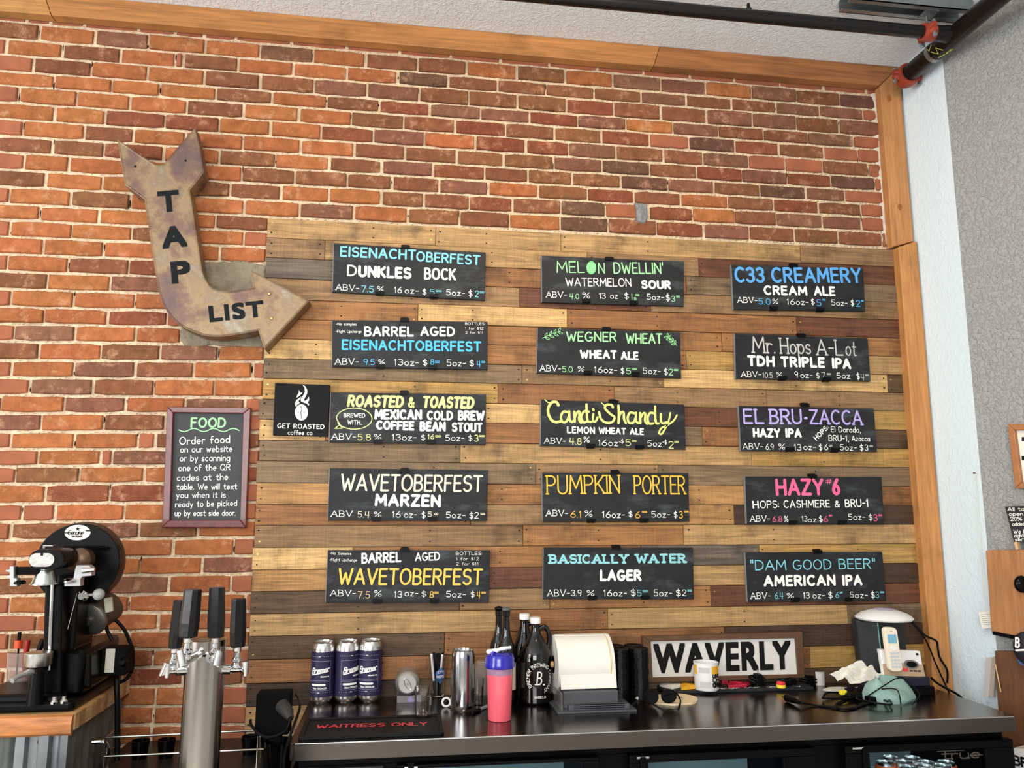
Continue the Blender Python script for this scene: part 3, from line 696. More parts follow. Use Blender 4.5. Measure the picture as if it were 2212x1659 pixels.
r, mb = menu('black menu board reading Barrel Aged Eisenachtoberfest in white above bright blue', cA, [(188,962),(1875,980),(1875,1500),(185,1468)], [(975,960),(708,1457),(1275,1470)],
 [('-No samples', 228,1020,455,1022,32,.125,WHITE,{'grp':1}), ('-Flight Upcharge', 226,1100,508,1102,32,.125,WHITE,{'grp':1}), ('BARREL', 535,1138,1075,1140,108,.22,WHITE), ('AGED', 1145,1135,1522,1138,105,.22,WHITE),
  ('BOTTLES:', 1632,1015,1850,1017,28,.135,WHITE,{'grp':1}), ('1 for $12', 1632,1065,1832,1067,28,.125,WHITE,{'grp':1}), ('2 for $11', 1634,1112,1826,1113,28,.125,WHITE,{'grp':1}),
  ('EISENACHTOBERFEST', 290,1285,1808,1305,112,.21,BLUE)]
 + row(0,0,1445,1465,215,1715,70,[('ABV-',215,478),('9.5',528,650,BLUE,.95,0),('%',688,760,WHITE,.85,-4),('13oz-',860,1130),('$',1172,1222),('8',1255,1295,BLUE,.9,-12),('@',1300,1358,BLUE,.55,-20),('5oz-',1430,1642),('$',1680,1728),('4',1760,1802,BLUE,.95,6),('@',1806,1850,BLUE,.5,-28)])); finish(r, mb)
r, mb = menu('black menu board reading Roasted & Toasted with a lime speech bubble', cB, [(630,112),(2006,130),(2002,577),(618,552)], [(1283,117),(1048,543),(1520,547)],
 [('ROASTED', 775,240,1275,248,104,.24,YEL,{'slant':.12}), ('&', 1315,248,1375,250,95,.2,YEL), ('TOASTED', 1440,250,1900,258,104,.24,YEL,{'slant':.12}), ('MEXICAN', 1018,352,1440,354,88,.26,WHITE), ('COLD', 1482,358,1715,359,82,.24,WHITE), ('BREW', 1757,360,1995,362,86,.26,WHITE),
  ('COFFEE', 1032,442,1372,450,80,.27,WHITE), ('BEAN', 1418,455,1650,458,84,.27,WHITE), ('STOUT', 1702,462,1975,466,82,.25,WHITE), ('BREWED', 745,335,938,337,38,.2,WHITE,{'grp':1}), ('WITH..', 780,398,915,400,40,.2,WHITE,{'grp':1})]
 + row(0,0,530,545,638,1900,54,[('ABV-',638,855),('5.8',868,988,YEL,1.05,4),('%',1012,1082),('13oz-',1172,1392),('$',1430,1468),('16',1490,1548,YEL,.8,-14),('@',1555,1610,YEL,.55,-22),('5oz-',1645,1815),('$',1848,1886),('3',1902,1940,YEL,1.15,4),('@',1944,1996,YEL,.5,-30)]))
bub = MB(); f3 = lambda x, z: Vector((x, YB-.0011, z)); 
e = [cp(cB, 840+158*cos(t), 345-94*sin(t)) for t in [math.radians(a) for a in range(-158, 190, 12)]]
tail = [e[-1], cp(cB, 712, 398), cp(cB, 670, 432), cp(cB, 735, 430), e[0]]
for arr in (e, tail):
    q = [WP(a, b, YB-.0011) for a, b in arr]; ribbon([(p.x, p.z) for p in q], .0016, bub, f3)
bub.build('speech_bubble', YEL, r, world=True); finish(r, mb)
go('black menu board reading Wavetoberfest Marzen in cream and white', cB, [(620,783),(2022,803),(2015,1250),(607,1245)], [(1287,805),(1033,1230),(1530,1230)],
 [('WAVETOBERFEST', 715,985,1975,995,150,.13,CREAM,{'slant':.04}), ('MARZEN', 1020,1118,1605,1128,108,.25,WHITE)]
 + row(0,0,1213,1228,632,1900,56,[('ABV',632,825),('5.4',868,978,CREAM,1,4),('%',1012,1082,WHITE,.9),('16',1175,1250),('oz-',1280,1395),('$',1435,1472,WHITE,1.1,6),('5',1488,1528,CREAM,.8,-10),('@',1545,1585,CREAM,.55,-16),('5oz-',1650,1825),('$',1858,1895,WHITE,1.1,6),('2',1902,1942),('@',1955,2000,CREAM,.5,-24)]))
go('black menu board reading Barrel Aged Wavetoberfest in white above orange gold', cC, [(148,150),(1995,153),(1980,745),(120,745)], [(1023,150),(712,727),(1360,724)],
 [('-No Samples', 170,200,415,205,32,.125,WHITE,{'grp':1}), ('-Flight Upcharge', 165,275,480,278,34,.125,WHITE,{'grp':1}), ('BARREL', 530,302,985,285,118,.2,WHITE), ('AGED', 1140,275,1425,265,96,.17,WHITE),
  ('BOTTLES:', 1605,205,1905,205,38,.135,WHITE,{'grp':1}), ('1 for $12', 1607,265,1868,265,34,.12,WHITE,{'grp':1}), ('2 for $11', 1608,322,1862,322,34,.12,WHITE,{'grp':1}),
  ('WAVETOBERFEST', 258,545,1905,548,190,.14,GOLD,{'slant':.04})]
 + row(0,0,672,690,170,1900,72,[('ABV-',172,465),('7.5',485,628,PEACH,1.1,22),('%',670,760),('13',902,992,WHITE,1.05,10),('oz-',1020,1175,WHITE,1,-8),('$',1212,1268),('8',1305,1352,GOLD,1.05,8),('@',1355,1410,GOLD,.55,-28),('5oz-',1492,1718),('$',1772,1818),('4',1842,1885,GOLD,1.1,10),('@',1890,1948,GOLD,.5,-36)]))
r, mb = menu('black menu board reading Melon Dwellin\' with a striped green melon for the O', cD, [(265,172),(1915,240),(1912,758),(268,712)], [(1050,210),(785,697),(1332,715)],
 [('MEL', 442,370,768,372,132,.10,GREEN), ('N', 922,380,1000,382,126,.10,GREEN), ('DWELLIN\'', 1100,382,1680,384,132,.12,GREEN), ('WATERMELON', 545,525,1305,532,98,.12,WHITE,{'grp':1}), ('SOUR', 1420,555,1765,562,100,.28,WHITE)]
 + row(0,0,655,690,318,1750,70,[('ABV-',318,560,WHITE,1,0),('4.0',592,702,GREEN,.9,12),('%',740,830),('13',932,1010),('oz',1060,1150,WHITE,1,-4),('$',1225,1275,WHITE,1.1,0),('1',1305,1320,GREEN,1,0),('8',1335,1365,GREEN,.5,8),('@',1350,1400,GREEN,.5,-32),('5oz-',1482,1685),('$',1705,1752,WHITE,1.2,10),('3',1768,1812,GREEN,1,16),('@',1820,1866,GREEN,.5,-26)]))
mel = MB(); q = [WP(*cp(cD, 842+56*cos(2*pi*i/28), 312-76*sin(2*pi*i/28)), YB-.001) for i in range(28)]; mel.add(q, [tuple(range(28))]); mel.build('melon_drawing', mat('melon_green', (112, 200, 126), rough=.75), r, world=True)
mel = MB()
for i, dy in enumerate((-52, -30, -6, 18, 42)):
    wd = (56**2*(1-((dy)/76)**2))**.5-6
    pts = [WP(*cp(cD, 842-wd+2*wd*j/6, 312+dy+(6 if j % 2 else -4)), YB-.0013) for j in range(7)]
    ribbon([(p.x, p.z) for p in pts], .0011, mel, lambda x, z: Vector((x, YB-.0014, z)))
mel.build('melon_stripes', mat('melon_pale', (176, 236, 176), rough=.75), r, world=True); finish(r, mb)
r, mb = menu('black menu board reading Wegner Wheat with a green leaf sprig on each side', cD, [(220,1005),(1868,1057),(1882,1590),(210,1530)], [(1020,1023),(803,1523),(1350,1539)],
 [('WEGNER', 550,1165,1135,1170,115,.15,GREEN,{'slant':.03}), ('WHEAT', 1240,1190,1665,1192,120,.16,GREEN,{'slant':.03}), ('WHEAT', 710,1362,1140,1366,98,.27,WHITE), ('ALE', 1182,1378,1390,1382,98,.27,WHITE)]
 + row(0,0,1508,1548,245,1740,72,[('ABV-',245,492),('5.0',505,628,GREEN,.95,4),('%',685,765,WHITE,.9,-4),('16oz-',875,1140),('$',1182,1225,WHITE,1.05,8),('5',1245,1300,GREEN,1,8),('@',1315,1375,GREEN,.5,-32),('5oz-',1437,1645),('$',1682,1728,WHITE,1.1,8),('2',1735,1788,GREEN,1.05,8),('@',1795,1848,GREEN,.5,-34)]))
lf = MB()
def sprig(P0, P1, n, ln, wd):
    a = Vector(P0); b = Vector(P1); d = (b-a); f = lambda x, z: Vector((x, YB-.0011, z))
    def st(pts):
        q = [WP(*cp(cD, p.x, p.y), YB) for p in pts]; ribbon([(p.x, p.z) for p in q], .0009, lf, f)
    st([a+d*i/8+Vector((0, -8*sin(pi*i/8))) for i in range(9)])
    for i in range(n):
        o = a+d*(i+.6)/n; t = math.atan2(d.y, d.x)
        for s in (-1, 1):
            u = Vector((cos(t+s*.75), sin(t+s*.75))); v = Vector((-u.y, u.x)); st([o+u*ln*j/6+v*wd*sin(pi*j/6) for j in range(7)]); st([o+u*ln*j/6-v*wd*sin(pi*j/6) for j in range(7)])
sprig((275, 1130), (480, 1050), 4, 58, 10); sprig((1830, 1212), (1715, 1105), 4, 48, 9)
lf.build('leaf_drawing', GREEN, r, world=True); finish(r, mb)
r, mb = menu('black menu board reading Candi Shandy in thick lime script', cE, [(258,123),(1918,182),(1935,703),(250,658)], [(1093,150),(835,657),(1403,668)],
 [('LEMON', 560,512,885,520,78,.24,WHITE), ('WHEAT', 925,520,1245,528,76,.25,WHITE), ('ALE', 1285,528,1450,534,76,.25,WHITE)]
 + row(0,0,632,665,295,1660,70,[('ABV-',295,545),('4.8',590,730,YEL,1.1,4),('%',752,822,WHITE,1,-22),('16oz',920,1150,WHITE,1.05,10),('-',1160,1185,WHITE,.9,-10),('$',1185,1215,WHITE,.8,-20),('5',1235,1300,YEL,1.1,5),('@',1308,1368,YEL,.5,-34),('5oz',1490,1655,WHITE,1,5),('-',1662,1690,WHITE,.9,-20),('$',1690,1715,WHITE,.8,-22),('2',1735,1795,YEL,1.2,22),('@',1800,1855,YEL,.5,-36)]))
sc_ = MB(); ff = lambda x, z: Vector((x, YB-.0012, z))
def script(pts, hw, mb_=sc_, cr=cE, f=ff, k=6):
    q = [WP(*cp(cr, a, b), YB) for a, b in pts]; s_ = catmull([Vector((p.x, p.z, 0)) for p in q], k); ribbon([(p.x, p.y) for p in s_], hw, mb_, f)
script([(305,125),(345,160),(400,160)], .0018); script([(460,190),(440,155),(390,155),(345,215),(345,290),(385,365),(440,385),(500,370)], .0052)
script([(570,270),(520,265),(490,320),(505,380),(550,380),(580,320),(585,260),(590,350),(615,385),(640,365)], .0045)
script([(645,265),(650,380)], .0045); script([(650,330),(680,270),(705,270),(700,350),(720,390),(745,375)], .0045)
script([(810,265),(760,260),(725,320),(745,385),(790,380)], .0045); script([(785,180),(790,300),(800,370),(840,385)], .0045); script([(865,290),(860,370),(890,375),(915,330)], .0042); script([(862,235),(866,245)], .0048)
script([(955,158),(990,190)], .0018); script([(1090,215),(1075,185),(1020,185),(1000,225),(1060,290),(1110,330),(1080,385),(1010,390),(955,350),(930,270)], .0045)
script([(1155,195),(1160,300),(1155,395)], .0048); script([(1158,330),(1185,275),(1215,275),(1220,350),(1240,395)], .0045)
script([(1345,285),(1290,275),(1262,330),(1275,390),(1325,390),(1355,330),(1360,275),(1358,370),(1385,395)], .0045)
script([(1405,280),(1408,395)], .0045); script([(1408,340),(1440,285),(1465,290),(1462,370),(1485,405)], .0045)
script([(1575,285),(1520,280),(1492,340),(1510,400),(1555,400)], .0045); script([(1578,205),(1580,320),(1590,395),(1620,400)], .0045)
script([(1645,290),(1645,370),(1670,400),(1710,385)], .0045); script([(1755,280),(1735,370),(1700,450),(1655,520),(1625,510),(1650,455),(1720,420),(1790,370),(1830,305)], .0035)
sc_.build('script_lettering', LIME, r, world=True, label='lime script lettering'); finish(r, mb)
go('black menu board reading Pumpkin Porter in yellow serif letters', cE, [(270,968),(1965,973),(1978,1535),(275,1535)], [(1118,967),(840,1517),(1452,1515)],
 [('PUMPKIN', 325,1222,1175,1210,218,.085,ORNG,{'serif':.07,'grp':1}), ('PORTER', 1335,1218,1935,1220,215,.085,ORNG,{'serif':.07,'grp':1})]
 + row(0,0,1470,1490,312,1830,72,[('ABV-',315,572),('6.1',600,730,ORNG,1.1,14),('%',765,855),('16oz-',968,1230,WHITE,1.1,12),('$',1272,1320),('6',1348,1408,ORNG,1.1,12),('@',1425,1490,ORNG,.45,-44),('5oz-',1535,1755),('$',1795,1838,WHITE,1.1,4),('3',1858,1900,ORNG,1.2,8),('@',1915,1972,ORNG,.45,-54)]))
go('black menu board reading Basically Water Lager in teal serif letters and white', cF, [(93,63),(987,65),(993,372),(90,370)], [(528,64),(388,361),(703,358)],
 [('BASICALLY', 128,160,600,158,56,.26,TEAL,{'serif':.12}), ('WATER', 645,157,945,155,56,.26,TEAL,{'serif':.12}), ('LAGER', 430,262,680,262,66,.27,WHITE)]
 + row(0,0,354,354,115,950,40,[('ABV-',115,252),('3.9',258,322,WHITE,.9,-2),('%',352,398,WHITE,.85,-2),('16oz-',452,592),('$',615,645,WHITE,1.1,0),('5',652,680,TEAL,.95,0),('@',685,718,TEAL,.5,-18),('5oz-',752,862),('$',885,915,WHITE,1.1,2),('2',922,948,WHITE,.95,-2),('@',952,982,TEAL,.5,-22)]))
go('black menu board reading C33 Creamery Cream Ale in sky blue block letters', cG, [(210,170),(1738,213),(1762,708),(235,688)], [(935,180),(703,670),(1243,684)],
 [('C33', 255,375,605,380,180,.19,BLUE2), ('CREAMERY', 680,378,1725,380,175,.19,BLUE2), ('CREAM', 590,518,1095,528,108,.25,WHITE), ('ALE', 1170,528,1418,532,108,.25,WHITE)]
 + row(0,0,610,650,282,1640,68,[('ABV-',282,515),('5.0',528,668,BLUE,1.05,12),('%',690,758,WHITE,.85,0),('16oz-',855,1108,WHITE,1,4),('$',1135,1178,WHITE,1.1,0),('5',1200,1255,BLUE,1.1,12),('@',1265,1305,BLUE,.45,-44),('5oz-',1370,1558),('$',1595,1635,WHITE,1.1,0),('2',1655,1705,BLUE,1.1,4),('@',1712,1745,BLUE,.45,-44)]))
go('black menu board reading Mr. Hops A-Lot in grey serif letters', cG, [(250,965),(1790,1018),(1825,1520),(262,1488)], [(1022,990),(810,1477),(1317,1492)],
 [('Mr.', 458,1190,725,1198,190,.10,LGREY,{'serif':.08}), ('Hops', 780,1200,1138,1205,185,.10,LGREY,{'serif':.07}), ('A-L', 1200,1218,1510,1222,185,.10,LGREY,{'serif':.08}), ('ot', 1535,1222,1662,1228,175,.09,LGREY), ('TDH', 400,1340,718,1350,122,.27,WHITE), ('TRIPLE', 785,1352,1300,1362,120,.27,WHITE), ('IPA', 1378,1368,1600,1376,120,.27,WHITE)]
 + row(0,0,1468,1490,322,1700,66,[('ABV-',325,560),('10.5',575,692,LGREY,1,8),('%',735,802,WHITE,.9,-2),('9',945,988,WHITE,1.15,0),('oz-',1012,1155,WHITE,1,0),('$',1195,1238,WHITE,1.1,6),('7',1258,1302,LGREY,1,-4),('@',1318,1365,LGREY,.5,-30),('5oz',1430,1588),('$',1662,1700,WHITE,1.2,10),('4',1712,1755,LGREY,1.1,14),('@',1760,1806,LGREY,.5,-24)]))
go('black menu board reading El Bru-Zacca Hazy IPA in lilac letters', cH, [(200,95),(1875,125),(1915,663),(228,655)], [(1025,88),(838,630),(1398,638)],
 [('EL', 262,318,525,320,188,.15,PURP,{'serif':.07}), ('BRU', 588,320,990,322,188,.15,PURP,{'serif':.07}), ('-',1015,322,1062,322,160,.22,PURP), ('ZACCA', 1080,322,1740,335,182,.14,PURP,{'serif':.07}), ('HAZY', 380,482,722,488,110,.28,WHITE), ('IPA', 782,486,985,488,110,.28,WHITE),
  ('HOPS:', 1165,530,1325,370,62,.22,WHITE), ('El Dorado,', 1345,422,1715,428,72,.13,WHITE,{'grp':1}), ('BRU-1,', 1315,532,1570,538,78,.13,WHITE,{'grp':1}), ('Azacca', 1600,532,1828,536,68,.13,WHITE,{'grp':1})]
 + row(0,0,632,650,252,1740,76,[('ABV-',252,508),('6.9',538,640,WHITE,1,4),('%',698,778),('13',888,980,WHITE,1.05,8),('oz-',1005,1158),('$',1195,1240,WHITE,1.1,6),('6',1262,1310),('@',1318,1365,LGREY,.5,-34),('5oz-',1455,1665),('$',1702,1748,WHITE,1.1,6),('3',1765,1808),('@',1820,1868,LGREY,.5,-36)]))
go('black menu board reading Hazy #6 in large pink letters', cH, [(278,970),(1970,975),(2003,1552),(300,1552)], [(1120,967),(877,1530),(1487,1530)],
 [('HAZY', 665,1205,1262,1200,205,.21,PINK), ('#', 1280,1062,1356,1062,66,.12,PINK), ('6', 1362,1200,1465,1198,205,.22,PINK), ('H', 378,1365,455,1363,95,.22,WHITE), ('OPS:', 468,1362,705,1358,95,.14,WHITE), ('CASHMERE', 760,1358,1335,1350,95,.15,WHITE), ('&', 1392,1350,1458,1350,85,.15,WHITE), ('BRU-1', 1520,1350,1815,1342,98,.16,WHITE)]
 + row(0,0,1528,1512,345,1850,76,[('ABV-',345,595),('6.8',622,745,PINK,.95,6),('%',765,820,WHITE,1,6),('13',985,1055,WHITE,.95,6),('oz:',1060,1188,WHITE,.9,14),('$',1198,1245,WHITE,1.1,16),('6',1255,1310,PINK,1,14),('@',1318,1362,PINK,.5,-44),('5oz-',1558,1770,WHITE,1,-8),('$',1812,1860,WHITE,1.1,4),('3',1872,1922,PINK,1.1,8),('@',1930,1980,PINK,.45,-44)]))
go('black menu board reading "Dam Good Beer" American IPA in pale blue and white', cF, [(1297,93),(2118,88),(2143,380),(1312,388)], [(1733,89),(1598,373),(1922,371)],
 [('"DAM', 1330,200,1545,198,62,.12,CYAN), ('GOOD', 1585,198,1815,194,62,.12,CYAN), ('BEER"', 1858,193,2078,190,62,.12,CYAN), ('AMERICAN', 1410,296,1840,290,66,.26,WHITE), ('IPA', 1880,291,2000,288,64,.27,WHITE)]
 + row(0,0,370,364,1330,2100,38,[('ABV-',1330,1452),('6.4',1475,1528,CYAN,1,0),('%',1548,1590,WHITE,.85,-2),('13',1645,1685),('oz-',1702,1775),('$',1795,1822,WHITE,1.1,2),('6',1838,1860,CYAN,.95,-2),('@',1862,1882,CYAN,.45,-24),('5',1925,1948,WHITE,.95,-2),('oz-',1955,2032),('$',2050,2075,WHITE,1.1,2),('3',2078,2098,CYAN,1,0),('@',2104,2130,CYAN,.45,-24)]))

# --- square coffee sign
P = [WP(*cp(cB, *q), YB) for q in ((140,30),(627,48),(603,503),(120,493))]
root = thing('coffee_sign', 'square black Get Roasted sign with a white flaming coffee bean', 'sign', (P[3].x, -.022, P[3].z))
m = MB(); m.loft([[(p.x, y, p.z) for p in (P[3], P[2], P[1], P[0])] for y in (-.022, YB)], True, True); m.build('panel', mat('sign_black', (12, 8, 7), rough=.4, spec=.1), root, world=True, bevel=.0008)
m = MB()
def poly(pts, cr=cB, mb_=None, y=YB-.0012):
    q = [WP(*cp(cr, a, b), y) for a, b in pts]; n = len(mb_.v); mb_.v += q; mb_.f.append(tuple(range(n, n+len(q))))
poly([(373+58*cos(2*pi*i/26), 290-72*sin(2*pi*i/26)) for i in range(26)], mb_=m)
poly([(383,45),(408,60),(424,92),(424,122),(410,150),(396,178),(405,190),(428,170),(438,150),(442,178),(430,205),(440,215),(438,232),(420,212),(395,204),(372,196),(366,172),(388,140),(404,108),(402,74)], mb_=m)
poly([(348,90),(352,112),(338,135),(328,160),(345,152),(372,128),(384,112),(366,118)], mb_=m)
poly([(322,240),(315,212),(328,182),(350,166),(372,150),(358,176),(346,192),(360,205),(345,215),(332,228)], mb_=m)
m.build('bean_emblem', WHITE, root, world=True)
m = MB(); q = [WP(*cp(cB, a, b), YB) for a, b in [(368,235),(378,265),(368,295),(376,325),(372,345)]]
ribbon([(p.x, p.z) for p in catmull([Vector((p.x, p.z, 0)) for p in q], 5)] if False else [(p.x, p.y) for p in catmull([Vector((p.x, p.z, 0)) for p in q], 5)], .0011, m, lambda x, z: Vector((x, YB-.002, z))); m.build('bean_slit', INKB, root, world=True)
m = MB(); text_px(m, 'GET ROASTED', cp(cB,158,430), cp(cB,576,438), 42/4.096, .2, YB-.0011); text_px(m, 'coffee co.', cp(cB,252,488), cp(cB,478,491), 42/4.096, .13, YB-.0011)
m.build('lettering', WHITE, root, world=True)

# --- framed food board
YF = -.024
root = thing('food_board', 'chalkboard in a dark red wooden frame explaining how to order food', 'chalkboard', (WP(349,1139).x, -.004, WP(349,1139).z))
O = [WP(*q, YF-.004) for q in ((360.7,878.2),(541.7,880),(530.8,1139.8),(349.4,1139.5))]; I = [WP(*q, YF-.004) for q in ((374,891),(525.5,892.7),(519,1123.6),(366.8,1124))]
for i in range(4):
    j = (i+1) % 4; m = MB(); a, b, c, d = O[i], O[j], I[j], I[i]
    m.loft([[(p.x, y, p.z) for p in (a, b, c, d)] for y in (-.004, YF-.004)], True, True)
    m.build('frame_rail', mat('red_mahogany', (92, 30, 26), rough=.35, var=.4, vscale=14, coat=.3, stretch=(3, 3, 3)), root, world=True, bevel=.0025)
m = MB(); m.loft([[(p.x, y, p.z) for p in I] for y in (-.004, -.014)], True, True); m.build('slate', mat('food_slate', (36, 36, 38), rough=.5, var=.2, vscale=12), root, world=True)
m = MB()
for s, a, b, h, wt in (('FOOD', (411,924), (488,924), 22, .2),): text_px(m, s, a, b, h, wt, -.0152)
q = [WP(a, b, -.0152) for a, b in [(387+130*i/24, 929+3.5*sin(i*.8)) for i in range(25)]]; ribbon([(p.x, p.z) for p in q], .0019, m, lambda x, z: Vector((x, -.0155, z)))
m.build('lettering', GREEN, root, world=True, label='green lettering and wavy underline')
m = MB()
for s, a, b, h in (('Order food',(387,961),(497,957),17), ('on our website',(389,978),(502,976),14), ('or by scanning',(388,997),(497,996),14), ('one of the QR',(385,1018),(498,1016),14), ('codes at the',(382,1039),(493,1037),14),
                   ('table. We will text',(381,1058),(512,1057),13), ('you when it is',(380,1076),(488,1075),13), ('ready to be picked',(378,1096),(512,1093),13), ('up by east side door.',(377,1115),(509,1114),13)):
    text_px(m, s, a, b, h, .13, -.0152)
m.build('lettering', WHITE, root, world=True, label='white lettering')

# --- rusty arrow sign
cR = (220, 250, 3.016)
def bold_text(s, p0, p1, hpx, y, mt, root, off=.02, name='lettering', cr=None, thick=.001):
    cu = bpy.data.curves.new('t', 'FONT'); cu.body = s; cu.resolution_u = 6; cu.space_character = 1.12
    o = bpy.data.objects.new('t', cu); C.objects.link(o); bpy.context.view_layer.update()
    me = bpy.data.meshes.new_from_object(o.evaluated_get(bpy.context.evaluated_depsgraph_get())); bpy.data.objects.remove(o)
    xs = [v.co.x for v in me.vertices]; ys = [v.co.y for v in me.vertices]; x0, x1, y0, y1 = min(xs), max(xs), min(ys), max(ys)
    a = WP(*p0, y); b = WP(*p1, y); mid = ((p0[0]+p1[0])/2, (p0[1]+p1[1])/2); h = (WP(mid[0], mid[1]-hpx, y)-WP(*mid, y)).length
    u, v = frame2(a, b); W_ = (b-a).length; off_ = root_loc(root)
    base = [((v_.co.x-x0)/(x1-x0), (v_.co.y-y0)/(y1-y0)) for v_ in me.vertices]; fcs = [tuple(p_.vertices) for p_ in me.polygons]
    dd = off*h; VV, FF = [], []
    for k_, (ex, ey) in enumerate([(0, 0)]+[(a1*f_, b1*f_) for f_ in (.5, 1) for a1, b1 in ((1, 1), (-1, 1), (1, -1), (-1, -1), (1, 0), (-1, 0), (0, 1), (0, -1))]):
        n0 = len(VV); VV += [a+u*(dd+bx_*(W_-2*dd)+ex*dd)+v*(dd+by_*(h-2*dd)+ey*dd)-off_-Vector((0, k_*2.5e-5, 0)) for bx_, by_ in base]; FF += [tuple(i_+n0 for i_ in f_) for f_ in fcs]
    bpy.data.meshes.remove(me); me = bpy.data.meshes.new(name); me.from_pydata([tuple(q_) for q_ in VV], [], FF)
    me.materials.clear(); me.materials.append(mt); o = bpy.data.objects.new(name, me); C.objects.link(o); o.parent = root; return o
ar = [(100,150),(230,240),(350,320),(375,322),(405,315),(505,195),(608,75),(640,220),(665,370),(620,428),(572,485),(590,600),(620,800),(645,960),(652,1010),(668,1055),(700,1105),(728,1125),(765,1136),(830,1143),(905,1134),(985,1120),(968,1005),(1150,1098),(1352,1205),(1205,1365),(1060,1520),(1040,1460),(1020,1400),(860,1430),(780,1440),(720,1440),(655,1430),(600,1410),(545,1388),(500,1360),(462,1325),(430,1285),(403,1240),(385,1190),(370,1140),(360,1090),(345,1000),(330,900),(300,700),(278,545),(215,500),(150,450),(125,300)]
A3 = [WP(*cp(cR, *q), -.095) for q in ar]; ctr = WP(*cp(cR, 560, 850), -.095)
root = thing('arrow_sign', 'rusty metal arrow sign lettered Tap List, bent toward the menu boards', 'sign', (ctr.x, -.02, min(p.z for p in A3)))
RUST = mat('rusty_tin', (150, 128, 104), rough=.5, metal=.55)
nt = RUST.node_tree; N = nt.nodes; L = nt.links; b = N['Principled BSDF']; geo = N.new('ShaderNodeNewGeometry')
n = N.new('ShaderNodeTexNoise'); n.inputs['Scale'].default_value = 7; n.inputs['Detail'].default_value = 8; n.inputs['Roughness'].default_value = .62; n.inputs['Distortion'].default_value = .25; L.new(geo.outputs['Position'], n.inputs[0])
cr_ = N.new('ShaderNodeValToRGB'); L.new(n.outputs[0], cr_.inputs[0]); e = cr_.color_ramp.elements
e[0].position = .34; e[0].color = srgb(96, 78, 76); e[1].position = .76; e[1].color = srgb(158, 158, 144)
for p_, c_ in ((.45, (116, 92, 78)), (.54, (142, 120, 90)), (.60, (130, 110, 90))): q = e.new(p_); q.color = srgb(*c_)
L.new(cr_.outputs[0], b.inputs['Base Color'])
def inset(P, d):
    out = []; n_ = len(P)
    for i in range(n_):
        a, b_, c = P[i-1], P[i], P[(i+1) % n_]; e1 = Vector((b_.x-a.x, b_.z-a.z)).normalized(); e2 = Vector((c.x-b_.x, c.z-b_.z)).normalized()
        nn = Vector((-(e1.y+e2.y), e1.x+e2.x)); ln = max(nn.length, .7); nn = nn/ln/ln*2
        out.append((b_.x-nn.x*d, b_.z-nn.y*d))
    return out
sgn = 1
ar_area = sum(A3[i-1].x*A3[i].z-A3[i].x*A3[i-1].z for i in range(len(A3)))
sgn = -1 if ar_area > 0 else 1
ins = inset(A3, .004*sgn); N_ = len(A3)
m = MB(); m.loft([[(p.x, -.022, p.z) for p in A3], [(p.x, -.095, p.z) for p in A3], [(x, -.0975, z) for x, z in ins], [(x, -.0955, z) for x, z in inset(A3, .0075*sgn)]], True, True)
m.build('sheet_metal_body', RUST, root, world=True)
LB_ = mat('sign_letter_black', (16, 20, 22), rough=.6, spec=.15)
bold_text('T', cp(cR,420,628), cp(cR,472,622), 143, -.0965, LB_, root) if False else None
for s, a, b_, h in (('T', (372,632), (512,619), 138), ('A', (395,868), (560,851), 142), ('P', (457,1096), (583,1084), 145), ('LIST', (703,1347), (1060,1308), 108)):
    bold_text(s, cp(cR, *a), cp(cR, *b_), h/3.016, -.0965, LB_, root, off=.055)
for q in ((1090,1160), (1105,1320)):
    c = WP(*cp(cR, *q), -.0965); m = MB().lathe([(.0001, .004), (.004, .0035), (.006, 0)], c, 12, (0, -1, 0)) ; m.build('screw', MATS['brass'], root, world=True)
m = MB()
for q in ((545,292), (217,330)):
    c = WP(*cp(cR, *q), -.0968); n_ = len(m.v); m.v += [c+Vector((.0045*cos(2*pi*i/8), 0, .0045*sin(2*pi*i/8))) for i in range(8)]; m.f.append(tuple(range(n_, n_+8)))
m.build('bolt_hole', INKB, root, world=True)

# ------------------------------------------------------------------ pipes and channel under the ceiling
PIPE = mat('black_pipe', (20, 17, 17), rough=.32, metal=.2); RED = mat('red_coupling', (150, 58, 40), rough=.45, var=.2, vscale=40)
ZINC = mat('galvanised', (150, 156, 158), rough=.42, metal=.9, var=.12, vscale=20)
ZP_ = 3.45; Xm = 2.632
def coupling(parent, c, ax, r):
    """grooved clamp: two half shells with bolt lugs"""
    ax = Vector(ax).normalized(); u = Vector((0, 0, 1)); v = ax.cross(u).normalized()
    m = MB().lathe([(r*1.02, -.024), (r*1.25, -.024), (r*1.32, -.014), (r*1.32, .014), (r*1.25, .024), (r*1.02, .024)], c, 24, ax)
    for s in (-1, 1):
        q = Vector(c)+v*s*r*1.5; w_ = .016; e = ax*.02; 
        m.tube([q-v*s*r*.35+u*.010, q+v*s*.008+u*.010], [.016, .010], 10); m.tube([q-v*s*r*.35-u*.010, q+v*s*.008-u*.010], [.016, .010], 10)
    o = m.build('coupling', RED, parent, world=True, smooth=True)
    for s in (-1, 1):
        q = Vector(c)+v*s*r*1.52; b = MB().tube([q-u*.034, q+u*.026], .0045, 8); b.lathe([(.0085, -.036), (.0085, -.027)], q, 6); b.lathe([(.0075, .02), (.0075, .028)], q, 8)
        b.build('bolt', ZINC, o, world=True)
root = thing('sprinkler_pipe', 'thick black pipe with red clamps running out from the corner under the ceiling', 'pipe', (Xm, -.2, ZP_))
MB().tube([(Xm, -.15, ZP_), (Xm, -3.4, ZP_)], .037, 22).build('pipe_run', PIPE, root, world=True, smooth=True)
